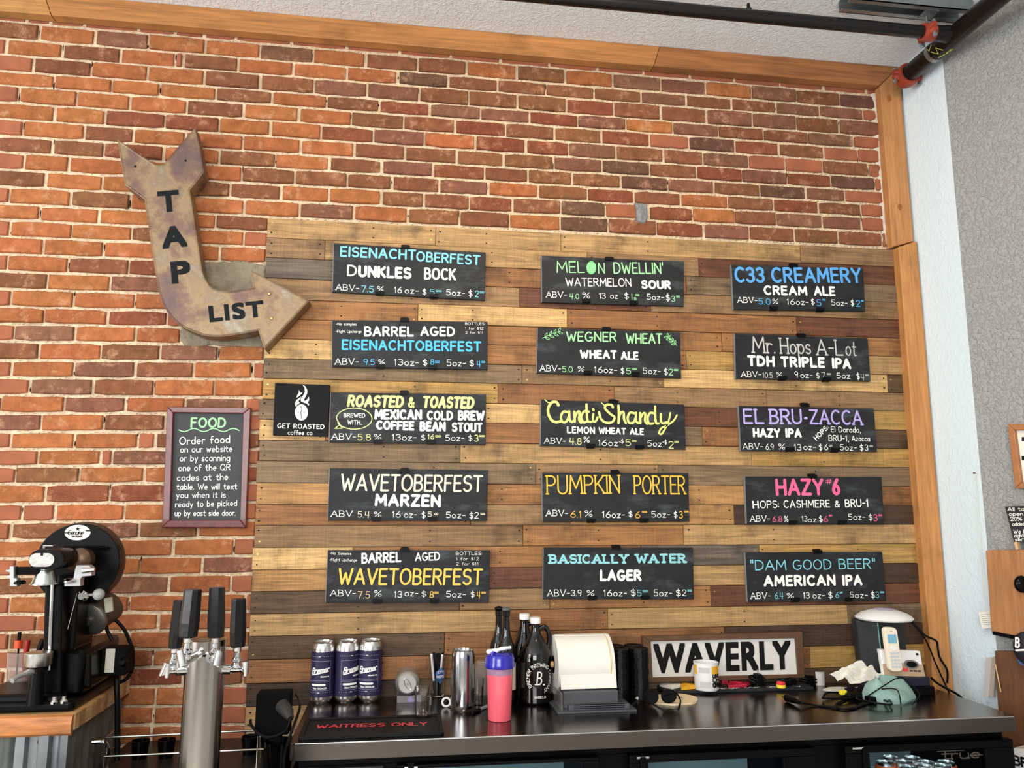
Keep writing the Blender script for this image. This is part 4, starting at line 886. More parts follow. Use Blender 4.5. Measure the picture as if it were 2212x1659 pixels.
MB().lathe([(.0001, -.012), (.03, -.010), (.037, -.002), (.037, .03)], (Xm, -.145, ZP_), 24, (0, -1, 0)).build('end_cap', PIPE, root, world=True, smooth=True)
coupling(root, (Xm, -.165, ZP_), (0, 1, 0), .037)
MB().tube([(Xm-.11, -.46, ZP_), (Xm-.03, -.46, ZP_)], [.027, .033], 18).build('tee_branch', PIPE, root, world=True, smooth=True)
m = MB(); m.lathe([(.0375, -.010), (.0395, -.010), (.0395, .010), (.0375, .010)], (Xm, -.34, ZP_), 24, (0, 1, 0)); m.tube([(Xm-.045, -.34, ZP_+.02), (Xm-.05, -.34, ZC-.0)], .006, 8)
m.build('hanger_ring', ZINC, root, world=True)
m = MB(); m.nrm = Vector((-.7, 0, -.7))
def wpt(x, y_): a = 2.5+x*6; return Vector((Xm+.0385*cos(a), -.365-y_, ZP_+.0385*sin(a)))
for k_, pts in enumerate([[(.06,.00),(.10,.018),(.06,.03),(.10,.045)], [(.12,.0),(.15,.03)], [(.02,-.02),(.05,-.005),(.02,.01)], [(.135,.03),(.16,.05),(.13,.055)]]):
    for (a0, b0), (a1, b1) in zip(pts, pts[1:]):
        A_ = wpt(a0*3, b0); B_ = wpt(a1*3, b1); m.tube([A_, B_], .0012, 5)
m.build('paint_marks', mat('yellow_paint', (224, 222, 96), rough=.7), root, world=True)
root = thing('sprinkler_branch_pipe', 'thin black pipe crossing below the ceiling parallel to the brick wall', 'pipe', (2.0, -.46, ZP_))
MB().tube([(-1.2, -.46, ZP_), (Xm-.10, -.46, ZP_)], .024, 18).build('pipe_run', PIPE, root, world=True, smooth=True)
coupling(root, (Xm-.115, -.46, ZP_), (1, 0, 0), .026)
x_ = WP(1617, 20, -.46).x
MB().lathe([(.0001, .052), (.006, .050), (.007, .03), (.012, .028), (.012, .022)], (x_, -.46, ZP_), 12).build('fitting', PIPE, root, world=True)
root = thing('strut_channel', 'galvanised steel channel fixed to the ceiling above the pipe tee', 'channel', (2.4, -.47, ZC-.045))
m = MB(); x0, x1 = 2.17, 2.68
m.box((x0, -.515, ZC-.003), (x1, -.43, ZC-.0005)); m.box((x0, -.515, ZC-.045), (x1, -.511, ZC-.003)); m.box((x0, -.434, ZC-.045), (x1, -.430, ZC-.003)); m.box((x0, -.515, ZC-.045), (x1, -.492, ZC-.042)); m.box((x0, -.453, ZC-.045), (x1, -.430, ZC-.042))
m.build('channel', ZINC, root, world=True)
m = MB(); m.box((2.49, -.50, ZC-.050), (2.545, -.445, ZC-.0455)); m.tube([(2.517, -.46, ZC-.05), (2.517, -.46, ZP_+.03)], .006, 8); m.build('threaded_rod', ZINC, root, world=True)

# ------------------------------------------------------------------ wall B plane helper, things on the right wall
WB0 = Vector((2.70, -.30, 0)); WBN = Vector((-.931, -.364, 0)).normalized(); WBU = Vector((.364, -.931, 0)).normalized()
def WBp(px, py, off=0.0):
    d = ray(px, py); o = WB0+WBN*off; return CAM+d*((o-CAM).dot(WBN)/d.dot(WBN))
def wb_slab(name, mt, root, pts, t0, t1, **kw):
    q = [WBp(a, b, t1) for a, b in pts]; m = MB(); m.loft([[p-WBN*(t1-t0) for p in q], q], True, True); return m.build(name, mt, root, world=True, **kw)
o = thing('picture_frame', 'oak framed notice hanging on the textured wall at the right edge', 'picture', WBp(2192, 1055))
wb_slab('mat_board', PAPER, o, [(2183,926),(2240,926),(2250,1046),(2196,1046)], .002, .012)
for nm, pts in (('frame_rail', [(2176,916),(2250,916),(2248,929),(2191,929)]), ('frame_rail', [(2176,916),(2191,929),(2206,1042),(2192,1055)]), ('frame_rail', [(2192,1055),(2206,1042),(2262,1042),(2265,1055)])):
    wb_slab(nm, mat('oak_frame', (164, 108, 66), rough=.45, var=.15, vscale=30), o, pts, .001, .028, bevel=.003)
m = MB()
for yy in (944, 985):
    a, b, c, d = [WBp(x, y_, .0125) for x, y_ in ((2207, yy), (2225, yy), (2225, yy+9), (2207, yy+9))]; m.add([a, b, c, d], [(0, 1, 2, 3)])
m.build('printed_text', INKB, o, world=True)
bd = (178, 112, 56)
o = thing('wooden_cabinet', 'pale striped pine cabinet side on the right wall above the brown board', 'cabinet', WBp(2142, 1362))
wb_slab('side_panel', TRIMV, o, [(2129,1189),(2260,1187),(2290,1392),(2141,1363)], .002, .05, color=tcol((184, 124, 74)), bevel=.002)
wb_slab('bottom_shelf', BLACKM, o, [(2143,1364),(2290,1395),(2290,1402),(2144,1371)], .002, .06)
q = WBp(2208, 1262, .052); MB().ball(q, .03, 14, 8, (1, .6, 1)).build('knob', GLOSSB, o, world=True, smooth=True)
o = thing('brown_board', 'dark brown worn wooden board leaning on the right wall below the cabinet', 'board', WBp(2157, 1545))
wb_slab('panel', TRIMV, o, [(2149,1406),(2290,1408),(2330,1720),(2163,1720),(2158,1550),(2153,1490)], .002, .02, color=tcol((112, 72, 44)))
o = thing('chalk_notice', 'small black chalk notice about open tabs standing on the pine cabinet', 'sign', WBp(2190, 1171))
wb_slab('slate', mat('food_slate', (36, 36, 38)), o, [(2171,1094),(2250,1092),(2275,1170),(2190,1171)], .03, .036)
m = MB()
def wbtext(s, p0, p1, h, off=.037):
    a = WBp(*p0, off); b = WBp(*p1, off); u = (b-a).normalized(); v = Vector((0, 0, 1)); hh = h*mpp(a); st, W = layout(s, .17); sx = (b-a).length/W
    for q in st: ribbon([(x*sx, z*hh) for x, z in q], .0011, m, lambda x, z: a+u*x+v*z)
for s, p0, p1 in (('All tabs', (2177,1104), (2228,1103)), ('open will', (2180,1114), (2234,1113)), ('20% sur', (2183,1125), (2232,1124)), ('added', (2187,1136), (2214,1135)), ('We have', (2190,1152), (2234,1151)), ('right', (2192,1161), (2212,1160)), ('service', (2193,1169), (2234,1168))):
    wbtext(s, p0, p1, 7.5)
m.build('lettering', WHITE, o, world=True)
o = thing('wooden_clothespin', 'bare wooden clothespin under the small black chalk notice', 'clothespin', WBp(2196, 1187, .05))
wb_slab('peg', mat('birch', (210, 170, 125), rough=.6), o, [(2190,1171),(2197,1171),(2200,1187),(2194,1187)], .03, .045)
o = thing('hanging_note', 'small white handwritten note hung from a string on the right wall', 'note', WBp(2135, 1356, .01))
wb_slab('card', PAPER, o, [(2113,1322),(2152,1318),(2161,1354),(2121,1358)], .012, .013)
m = MB(); m.tube([WBp(2108, 1023, .002), WBp(2113, 1120, .004), WBp(2122, 1240, .008), WBp(2131, 1324, .014)], .0008, 5, smooth=4); m.build('string', mat('twine', (220, 205, 170), rough=.9), o, world=True)
m = MB()
for i in range(6): a = WBp(2119+i*1.3, 1328+i*4.4, .0135); b = WBp(2146+i*1.2, 1325.5+i*4.4, .0135); m.tube([a, b], .0005, 4)
m.build('handwriting', INK, o, world=True, kind='stuff')
o = thing('nail', 'small dark nail in the textured wall holding the note string', 'nail', WBp(2108, 1023)); m = MB(); q = WBp(2108, 1022, 0); m.tube([q, q+WBN*.012], .002, 6); m.lathe([(.004, .011), (.004, .013)], q, 8, WBN); m.build('shank', mat('nail_dark', (70, 52, 40), rough=.5), o, world=True)
o = thing('envelope_strip', 'narrow grey folded paper strip pinned between wall and brown board', 'paper', WBp(2135, 1505, .01))
wb_slab('sheet', mat('paper_grey', (176, 170, 165), rough=.8), o, [(2130,1420),(2142,1421),(2136,1504),(2124,1503)], .01, .013)
wb_slab('flap', mat('paper_tan', (158, 146, 134), rough=.8), o, [(2142,1421),(2152,1416),(2146,1506),(2136,1504)], .008, .012)
o = thing('wooden_stick', 'thin pale stick against the brown board at the right', 'stick', WBp(2162, 1495, .03)); MB().tube([WBp(2150, 1434, .024), WBp(2162, 1495, .028)], .0022, 6).build('stick', MATS['birch'], o, world=True)
o = thing('black_hat', 'black hat with a white script B hanging at the right edge', 'hat', WBp(2200, 1425, .06))
q = WBp(2216, 1400, .06); MB().ball(q, .055, 18, 10, (.7, .7, 1)).build('crown', mat('cap_black', (24, 26, 32), rough=.7), o, world=True, smooth=True)
wb_slab('blue_peak', mat('cap_blue', (58, 92, 150), rough=.7), o, [(2196,1424),(2230,1424),(2222,1438),(2204,1436)], .05, .06)
m = MB(); a0 = WBp(2194, 1397, .112); u = WBU; 
for q in layout('B', .1, 0, .15)[0]: ribbon([(x*.022, z*.03) for x, z in q], .0028, m, lambda x, z: a0+u*x+Vector((0, 0, 1))*z)
ribbon([(0, -.012), (.03, -.006)], .003, m, lambda x, z: a0+u*x+Vector((0, 0, 1))*z)
m.build('lettering', WHITE, o, world=True)
o = thing('white_carton', 'white box with black capital letters low at the right edge', 'box', WBp(2200, 1700, .1))
wb_slab('carton', WPLAST, o, [(2188,1616),(2260,1622),(2270,1760),(2193,1760)], .02, .12)
m = MB(); a0 = WBp(2191, 1651, .122)
for q in layout('BREW', .2)[0]: ribbon([(x*.035, z*.028) for x, z in q], .0035, m, lambda x, z: a0+WBU*x+Vector((0, 0, 1))*z)
m.build('lettering', INKB, o, world=True)

# ------------------------------------------------------------------ back bar cooler with stainless top
ZT = .95
top = thing('steel_counter', 'long brushed stainless steel countertop below the menu wall', 'counter', (1.38, -.28, .90))
m = MB(); m.rbox((.228, -.566, .902), (2.538, -.022, ZT), .016, 5, edge=.0014); m.build('slab', STEEL, top, world=True)
m = MB(); m.tube([(.245, -.5665, ZT-.0015), (2.525, -.5665, ZT-.0015)], .0022, 8); m.build('front_edge', CHROME, top, world=True, smooth=True)
cool = thing('back_bar_cooler', 'black back bar cooler with three glass doors under the steel counter', 'cooler', (1.38, -.28, 0))
CB = mat('cooler_black', (4, 4, 5), rough=.45, spec=.1); CI = mat('cooler_liner', (150, 160, 166), rough=.4)
y0 = -.515; m = MB(); X0, X1 = .25, 2.52
m.box((X0, y0, .87), (X1, -.03, .90)); m.box((X0, y0, 0), (X1, -.03, .10)); m.box((X0, -.05, .10), (X1, -.03, .87)); m.box((X0, y0, .1), (.545, -.05, .87)); m.box((X1-.03, y0, .1), (X1, -.05, .87))
dp = [(865, 1287), (1365, 1752), (1830, 2180)]; dx = [(WP(a, 1640, -.54).x, WP(b, 1620, -.54).x) for a, b in dp]
m.box((dx[0][1], y0, .1), (dx[1][0], -.05, .87)); m.box((dx[1][1], y0, .1), (dx[2][0], -.05, .87)); m.build('cabinet', CB, cool, world=True, bevel=.003)
m = MB(); m.box((.30, y0-.004, .72), (.50, y0, .872)); m.build('grille_panel', BLACKM, cool, world=True)
m = MB(); m.box((.31, y0-.0055, .845), (.495, y0-.004, .866)); m.build('display_strip', mat('display_dark', (40, 34, 34), rough=.2), cool, world=True)
COLDG = mat('cooler_glass', (220, 240, 245), rough=.02, trans=1, ior=1.05)
for i, (a, b) in enumerate(dx):
    g = 1 if i < 2 else 0
    a_, b__ = a-.010, b+.010; zt = .874; fr = .045; m = MB()
    gx0, gx1 = (WP((1065, 1400, 1878)[i], 1640, -.545).x, WP((1253, 1690, 2128)[i], 1640, -.545).x) if i else (a+.05, WP(1253, 1640, -.545).x)
    gz = WP(*((1150, 1650), (1545, 1642), (2000, 1622))[i], -.55).z
    m.box((a_, -.55, gz), (b__, y0-.0005, zt)); m.box((a_, -.55, .1), (b__, y0-.0005, .16)); m.box((a_, -.55, .16), (gx0, y0-.0005, gz)); m.box((gx1, -.55, .16), (b__, y0-.0005, gz))
    d = m.build('door', CB, cool, world=True, bevel=.004)
    MB().box((gx0, -.536, .16), (gx1, -.531, gz)).build('pane', COLDG, d, world=True)
    m = MB(); m.box((gx0-.028, -.558, .25), (gx0-.010, -.5505, gz+.02)); m.build('handle', CB, d, world=True, bevel=.002)
    m = MB(); m.tube([(a+.012, -.552, zt-.006), (a+.05, -.552, zt-.006)], .004, 8); m.build('hinge', CHROME, d, world=True)
    m = MB(); m.box((a, -.495, .12), (b, -.052, .125)); m.box((a, -.055, .125), (b, -.052, .868)); m.box((a, -.495, .864), (b, -.055, .868)); m.build('liner', CI, cool, world=True)
    m = MB()
    for k in range(26): m.box((a+.01+(b-a-.02)*k/25, -.48, .652), (a+.0125+(b-a-.02)*k/25, -.06, .655))
    for yy in (-.48, -.27, -.06): m.box((a+.01, yy, .649), (b-.01, yy+.004, .652))
    m.build('wire_shelf', WPLAST, cool, world=True, kind='stuff')
    l = area('cooler_lamp', ((a+b)/2, -.47, .855), ((a+b)/2, -.28, .6), (b-a)*.7, .02, (.05, .08, .22)[i], (.88, .95, 1))
m = MB(); gA = WP(2035, 1640, -.5375)
for q in layout('true', .12, .05)[0]: ribbon([(x*.075, z*.026) for x, z in q], .0020, m, lambda x, z: gA+Vector((x, 0, z)))
ribbon([(-.015, .024), (.08, .024)], .0012, m, lambda x, z: gA+Vector((x, 0, z))); ribbon([(.1, .008), (.16, .008)], .0012, m, lambda x, z: gA+Vector((x, 0, z)))
m.build('lettering', mat('etched_brown', (70, 60, 52), rough=.6), cool, world=True)
def can_prof(r, h): return [(r*.60, 0), (r*.74, 0), (r*.80, .003), (r*.97, .010), (r, .016), (r, h-.022), (r*.97, h-.016), (r*.82, h-.004), (r*.84, h), (r*.80, h), (r*.78, h-.004), (.0001, h-.004)]
first = None; tops = [(1924,1635),(1971,1636),(1912,1645),(1952,1644),(2000,1645),(2043,1645),(1959,1656),(1993,1652),(2034,1653)]
locs = [(x*.058+1.98+(y % 2)*.02, -.46+y*.058) for y in range(4) for x in range(6)]
ORC = mat('can_orange', (206, 98, 48), rough=.35, metal=.3)
for i, q in enumerate(tops):
    p = ZP(*q, .777); loc = (p.x, p.y, .655)
    if not first:
        first = thing('beer_can', 'x', 'can', loc, group='orange beer cans behind the right cooler door')
        MB().lathe([(.029, .014), (.0334, .014), (.0334, .106), (.0318, .113), (.029, .113)], (0, 0, 0), 20).build('printed_body', ORC, first, smooth=True)
        MB().lathe(can_prof(.033, .122), (0, 0, 0), 20).build('shell', ALU, first, smooth=True); ob = first
    else: ob = copy_tree(first, loc, None)
    ob['label'] = 'orange beer can behind the right cooler door, '+('left one of the two rear cans','right one of the two rear cans','leftmost of the middle row','second from left in the middle row','third from left in the middle row','rightmost of the middle row','left one of the front three','centre one of the front three','right one of the front three')[i]

# ------------------------------------------------------------------ things standing on the steel counter
def cyl_at(pxc, pyb, wpx, z=ZT, back=-.03):
    b = ZP(pxc, pyb, z); r = wpx/2*mpp(b); y = b.y+r
    if y+r > back: y = back-r
    p = WP(pxc, pyb, y); return Vector((p.x, y, z)), r
def hgt(pxc, pyt, c): return WP(pxc, pyt, c.y).z-c.z
def cyl_text(parent, s, c, r, ang0, z, w_, h, wt, mt, arcn=0, mb=None, slant=0, bend=0):
    m = mb or MB(); st, W = layout(s, .15, 0, slant); sx = w_/W
    f = lambda x, zz: Vector((c.x+(r)*sin(ang0+x/r), c.y-(r)*cos(ang0+x/r), z+zz+bend*x))
    for q in st:
        pts = []
        for (x0, y0_), (x1, y1_) in zip(q, q[1:]):
            k = max(1, int(abs(x1-x0)*sx/.006)); pts += [(x0+(x1-x0)*j/k, y0_+(y1_-y0_)*j/k) for j in range(k)]
        pts.append(q[-1]); ribbon([(x*sx-w_/2, zz*h) for x, zz in pts], wt*h/2, m, f)
    if not mb: m.build('lettering', mt, parent, world=True)
NAVY = mat('navy_label', (34, 28, 62), rough=.45)
for i, (pxc, pyb, pyt, a0, lb) in enumerate(((694.7, 1511, 1385, -.15, 'leftmost of the three upright navy and silver crowler cans'), (747.6, 1509.5, 1383, .5, 'middle one of the three upright navy and silver crowler cans'), (798, 1506.5, 1381.5, -.2, 'rightmost of the three upright navy and silver crowler cans'))):
    c, r = cyl_at(pxc, pyb, 49.5); h = hgt(pxc, pyt, c)
    o = thing('crowler_can', lb, 'can', c, group='navy crowler cans on the counter')
    MB().lathe(can_prof(r, h), (0, 0, 0), 32).build('shell', ALU, o, smooth=True)
    rl = r+.0006; MB().lathe([(r*.99, .115*h), (rl, .115*h), (rl, .845*h), (r*.99, .845*h)], (0, 0, 0), 32).build('label', NAVY, o, smooth=True)
    rt = r+.0014; m = MB()
    cyl_text(o, 'Bremer', c, rt, a0, c.z+.515*h, r*1.55, .085*h, .20, WHITE, mb=m, slant=.25, bend=.12)
    f = lambda x, zz: Vector((c.x+rt*sin(a0+x/rt), c.y-rt*cos(a0+x/rt), c.z+zz))
    ribbon([(-r*.75+r*1.5*k/10, .475*h+.012*k/10) for k in range(11)], .0018, m, f)
    cyl_text(o, 'BREWING CO.', c, rt, a0+.45, c.z+.44*h, r*.75, .018*h, .3, WHITE, mb=m)
    ribbon([(-r*.7+r*1.15*k/8, .315*h) for k in range(9)], .0034, m, f)
    cyl_text(o, '32oz CROWLER', c, rt, a0, c.z+.25*h, r*1.25, .022*h, .28, WHITE, mb=m)
    for zz in (.775, .19): 
        for k in range(12):
            if k in (5, 6): ribbon([(-r*.15+.003*(k-5), zz*h), (-r*.05+.003*(k-5), zz*h)], .0010, m, f)
            else: ribbon([(-r*1.1+r*.2*k, zz*h), (-r*1.05+r*.2*k, zz*h)], .0004, m, f)
    m.build('lettering', WHITE, o, world=True)
    m = MB()
    for zz in (.70, .385, .365, .225): ribbon([(-r*.95+r*1.9*k/12, zz*h) for k in range(13)], .0005, m, f)
    for xx in (-.95, .95): ribbon([(r*xx, .70*h), (r*xx, .225*h)], .0005, m, f)
    m.build('label_border', mat('label_line', (150, 148, 170), rough=.5), o, world=True)
    MB().lathe([(.0001, 0), (.009, .0005), (.009, .002), (.0001, .002)], (0, -.006, h-.0035), 12, sx=.7, sy=1.3).build('pull_tab', ALU, o)

# lying can in a clear tray
zt_ = ZT+.010; rcan = 25*mpp(ZP(880, 1500)); zc_ = ZT+.018+rcan; p = ZP(880.3, 1477.6, zc_)
tray = thing('clear_tray', 'small clear plastic tray cradling the lying can', 'tray', (p.x+.004, p.y+.03, ZT))
m = MB(); W2, D2 = .040, .045
for (a, b) in (((-W2, -D2, 0), (W2, D2, .002)), ((-W2, -D2, .002), (-W2+.002, D2, .036)), ((W2-.002, -D2, .002), (W2, D2, .036)), ((-W2+.002, -D2, .002), (W2-.002, -D2+.002, .024)), ((-W2+.002, D2-.002, .002), (W2-.002, D2, .036))): m.box(a, b)
m.build('shell', CLEARP, tray)
o = thing('purple_cap', 'tiny purple cap lying inside the clear tray', 'cap', (p.x+.012, p.y+.0, ZT+.0025)); MB().lathe([(.013, 0), (.012, .008), (.006, .014), (.0001, .015)], (0, 0, 0), 14).build('dome', mat('purple_plastic', (118, 84, 190), rough=.3), o, smooth=True)
o = thing('lying_can', 'plain silver can lying on its side in the clear tray, lid facing out', 'can', p)
MATTE_AL = mat('matte_aluminium', (186, 182, 176), rough=.42, metal=.85)
MB().lathe(can_prof(rcan, .15), (0, 0, 0), 32, (0, 1, 0)).build('shell', MATTE_AL, o, smooth=True)
m = MB(); m.lathe([(.0001, -.001), (rcan*.7, -.001), (rcan*.76, .002)], (0, 0, 0), 28, (0, 1, 0)); m.build('lid_panel', MATTE_AL, o, smooth=True)
m = MB(); m.tube([(rcan*.28*cos(t)*.75+.0, -.003, rcan*.5*sin(t)) for t in [i*pi/8 for i in range(17)]], .0012, 6); m.tube([(.0, -.003, .003), (.004, -.003, -.003), (-.003, -.003, -.004), (0, -.003, .003)], .001, 5)
m.xf(Matrix.Rotation(-.5, 4, 'Y')).build('pull_tab', CHROME, o)
def glass(name, label, cat, c, r0, r1, h, mt=GLASS, t=.0028, base=.010, n=28, group=None, rot=0):
    o = thing(name, label, cat, c, group=group); MB().lathe([(.0001, 0), (r0, 0), (r0+(r1-r0)*.05, h*.05), (r1, h), (r1-t, h), (r0-t+(r1-r0)*.1, base+.001), (.0001, base)], (0, 0, 0), n).build('glass_body', mt, o, smooth=True); return o
c, r = cyl_at(913, 1557, 33); glass('shot_glass', 'empty clear shot glass on the corner of the waitress mat', 'glass', c, r, r*1.14, hgt(913, 1483, c), base=.016, n=10)
c, r = cyl_at(1033, 1526, 28); c.x = WP(1031, 1526, c.y).x; glass('shot_glass', 'clear shot glass behind the tall silver can, nearer of two', 'glass', c, r*.85, r, hgt(1033, 1466, c))
c2 = c+Vector((-.03, .05, 0)); glass('shot_glass', 'clear shot glass behind the tall silver can, farther of two', 'glass', c2, r*.85, r, hgt(1033, 1466, c))
c, r = cyl_at(1040, 1509, 30); o = glass('glass_jar', 'faint clear ribbed jar against the planks behind the shaker bottle', 'jar', c, r, r, hgt(1040, 1427, c)-.012, mt=CLEARP)
MB().lathe([(r*.8, 0), (r*.9, .003), (r*.8, .006), (r*.9, .009), (r*.8, .012)], (0, 0, hgt(1040, 1427, c)-.012), 20).build('threaded_neck', CLEARP, o, smooth=True)
c, r = cyl_at(944, 1508, 27); r1 = 23*mpp(c); h = hgt(944, 1414, c); o = glass('pint_glass', 'pint glass full of markers with a blue shield emblem', 'glass', c, r, r1, h)
m = MB(); f = lambda x, zz: Vector((c.x+(r+(r1-r)*zz/h+.001)*sin(x/r1+.35), c.y-(r+(r1-r)*zz/h+.001)*cos(x/r1+.35), c.z+zz))
n_ = len(m.v); pts = [(-.022, .62), (-.001, .74), (.020, .62), (.018, .48), (-.002, .34), (-.020, .48)]; m.v += [f(a, b*h) for a, b in pts]; m.f.append(tuple(range(6))); m.build('shield_emblem', mat('emblem_blue', (58, 96, 160), rough=.5), o, world=True)
m = MB(); m.nrm = None; f2 = lambda x, zz: f(x, zz)+Vector((.0004, -.0012, 0))
for s, x0, zz, w_, hh in (('HOPS', -.017, .49*h, .032, .008), ('CITY', -.014, .60*h, .026, .008)):
    st, W = layout(s, .15)
    for q in st: ribbon([(x0+a*w_/W, zz+b*hh) for a, b in q], .0008, m, f2)
m.build('lettering', WHITE, o, world=True)
PG = 'markers standing in the pint glass'
spec = [(-.020, -.010, -.16, 'w'), (-.004, -.016, -.02, 'b'), (.008, -.010, .10, 'b'), (.016, .000, .18, 'b'), (-.012, .008, -.10, 'b'), (.004, .012, .05, 'b'), (.014, -.014, .22, 'w')]
for i, (dx_, dy_, tl, kd) in enumerate(spec):
    b_ = Vector((c.x+dx_*.35, c.y+dy_*.4, c.z+.008)); tp = Vector((c.x+dx_*1.15, c.y+dy_*1.1, c.z+h*(1.0+.05*R.random()))); d = tp-b_
    o2 = thing('marker_pen', ('white barrelled marker leaning left in the pint glass', 'black marker leftmost of the upright ones in the pint glass', 'black marker in the middle of the pint glass', 'black marker leaning rightmost in the pint glass', 'black marker leaning left behind the white one in the pint glass', 'black marker at the back of the pint glass', 'white barrelled marker leaning right in the pint glass')[i], 'pen', b_, group='white markers in the pint glass' if kd == 'w' else 'black markers in the pint glass')
    m1, m2 = (WPLAST, BLACK) if kd == 'w' else (BLACK, BLACK)
    MB().tube([b_+d*.35, tp], .0042, 8).build('barrel', m1, o2, world=True, smooth=True); MB().tube([b_, b_+d*.349], .0048, 8).build('cap', m2, o2, world=True, smooth=True)
c, r = cyl_at(998.8, 1541.5, 51.5); h = hgt(998.8, 1403, c)
o = thing('silver_can', 'tall unlabelled silver can standing open in front of the planks', 'can', c)
MB().lathe([(r*.7, 0), (r*.78, 0), (r*.9, .006), (r*.98, .014), (r, .022), (r, h-.022), (r*.96, h-.012), (r*.9, h-.002), (r*.93, h), (r*.90, h), (r*.86, h-.006)], (0, 0, 0), 40).build('shell', mat('can_silver', (190, 190, 192), rough=.16, metal=1), o, smooth=True)
MB().lathe([(.0001, 0), (r*.85, 0), (r*.85, .002), (.0001, .002)], (0, 0, h-.01), 30).build('dark_opening', BLACKM, o)
b = ZP(964, 1529); o = thing('badge_reel', 'round white rimmed badge disc propped against the silver can', 'badge', (b.x, b.y+.01, ZT)); rr = 10.5*mpp(b)
MB().lathe([(.0001, .004), (rr*.62, .004), (rr*.62, .006), (rr, .006), (rr, -.002), (.0001, -.002)], (0, 0, rr), 24, (0, -1, .15)).build('rim', WPLAST, o)
MB().lathe([(.0001, .0075), (rr*.45, .0065), (rr*.6, .0055), (rr*.6, .004)], (0, 0, rr), 20, (0, -1, .15)).build('centre_boss', BLACK, o, smooth=True)
def marker(label, p0, p1, body, group=None, rr=.006):
    a = ZP(*p0, ZT+rr); b_ = ZP(*p1, ZT+rr); o = thing('marker_pen', label, 'pen', (a.x, a.y, ZT)); d = b_-a
    MB().tube([a, a+d*.42], rr, 10).build('cap', BLACK, o, world=True, smooth=True); MB().tube([a+d*.42, b_], rr*.9, 10).build('barrel', body, o, world=True, smooth=True)
marker('black capped grey marker lying between silver can and shaker', (1020, 1539), (1056, 1524), mat('grey_barrel', (150, 150, 148), rough=.4))
marker('white barrelled marker lying by the sunglasses', (1369, 1521), (1380, 1503), WPLAST)
# bottles
BRN = mat('dark_bottle_glass', (10, 7, 6), rough=.06, coat=.4)
def bottle(label, pxc, pyb, pyt, wpx, neck, stop, back=-.03, grp=None):
    c, r = cyl_at(pxc, pyb, wpx, back=back); h = hgt(pxc, pyt, c); rn = neck/2*mpp(c)
    o = thing('bomber_bottle', label, 'bottle', c, group=grp)
    hb = h*.51; pr_ = [(r*.85, 0), (r, .006), (r, hb), (r*.97, hb+.014), (r*.86, hb+.032), (r*.62, hb+.048), (rn*1.35, hb+.062), (rn*1.05, hb+.078), (rn, hb+.09), (rn*.95, h-.03), (rn*1.12, h-.028), (rn*1.15, h-.012), (rn, h-.010), (.0001, h-.010)]
    MB().lathe(pr_, (0, 0, 0), 32).build('bottle_body', BRN, o, smooth=True)
    MB().lathe([(rn*1.15, h-.0095), (rn*1.3, h-.006), (rn*1.2, h-.001), (rn*.5, h+.002), (.0001, h+.004)], (0, 0, 0), 20).build('stopper', stop, o, smooth=True); return o, c, r, h
bottle('dark glass swing bottle with black stopper, rear of the pair behind the shaker', 1077, 1510, 1311, 40, 15, BLACK, back=-.03)
o, c, r, h = bottle('dark glass bottle with grey stopper, front of the pair behind the shaker', 1093, 1524, 1313, 42, 16, mat('grey_rubber', (84, 86, 88), rough=.6), back=-.12)
MB().lathe([(r*.99, .15*h), (r+.0006, .15*h), (r+.0006, .42*h), (r*.99, .42*h)], (0, 0, 0), 32).build('paper_label', mat('cream_label', (226, 214, 190), rough=.7), o, smooth=True)
def growler(label, pxc, pyb, pyt, wpx, hs, logo, back=-.03):
    c, r = cyl_at(pxc, pyb, wpx, back=back); h = hgt(pxc, pyt, c); rn = 9.5*mpp(c)
    o = thing('growler_jug', label, 'jug', c, group='white capped growlers')
    MB().lathe([(r*.88, 0), (r, .008), (r, h*.49), (r*.97, h*.55), (r*.89, h*.61), (r*.74, h*.67), (r*.54, h*.74), (rn*1.3, h*.80), (rn, h*.86), (rn, h*.93), (.0001, h*.93)], (0, 0, 0), 40).build('jug_body', BRN, o, smooth=True)
    MB().lathe([(rn*.9, h*.93), (rn*1.2, h*.93), (rn*1.22, h*.99), (rn*1.15, h), (.0001, h)], (0, 0, 0), 24).build('screw_cap', WPLAST, o, smooth=True)
    m = MB(); m.tube([(hs*rn*.8, 0, h*.86), (hs*rn*2.1, 0, h*.885), (hs*rn*3.0, 0, h*.83), (hs*rn*3.25, 0, h*.74), (hs*rn*3.0, 0, h*.65), (hs*rn*2.8, 0, h*.60)], .0085, 12, smooth=5); m.build('handle', BRN, o, smooth=True)
    if logo:
        rt = r+.0010; cz = c.z+.315*h; m = MB(); m.nrm = None
        f = lambda x, zz: Vector((c.x+rt*sin(x/rt+.12), c.y-rt*cos(x/rt+.12), cz+zz))
        def ring(s, a_start, a_end, RR, hh):
            st, W = layout(s, .2)
            for q in st:
                ribbon([((RR+b*hh)*cos(math.radians(a_start+(a_end-a_start)*a/W)), (RR+b*hh)*sin(math.radians(a_start+(a_end-a_start)*a/W))) for a, b in q], .0008, m, f)
        ring('BREMER BREWING COMPANY', 222, -72, .039, .0115)
        st, W = layout('B', .1, .0, .12)
        for q in st: ribbon([(a*.030-.012, b*.040-.020) for a, b in q], .0022, m, f)
        ribbon([(-.018, -.020), (.016, -.022)], .0022, m, f); st, W = layout('WAVERLY, IA', .16)
        for q in st: ribbon([(a*.042/W-.021, b*.0075-.066) for a, b in q], .0006, m, f)
        m.build('lettering', WHITE, o, world=True)
growler('black growler jug partly hidden behind the round logo growler', 1133, 1505, 1325.5, 52, 1, False)
growler('black growler jug with a round white logo and loop handle', 1157, 1517, 1333.5, 70, 1, True, back=-.115)
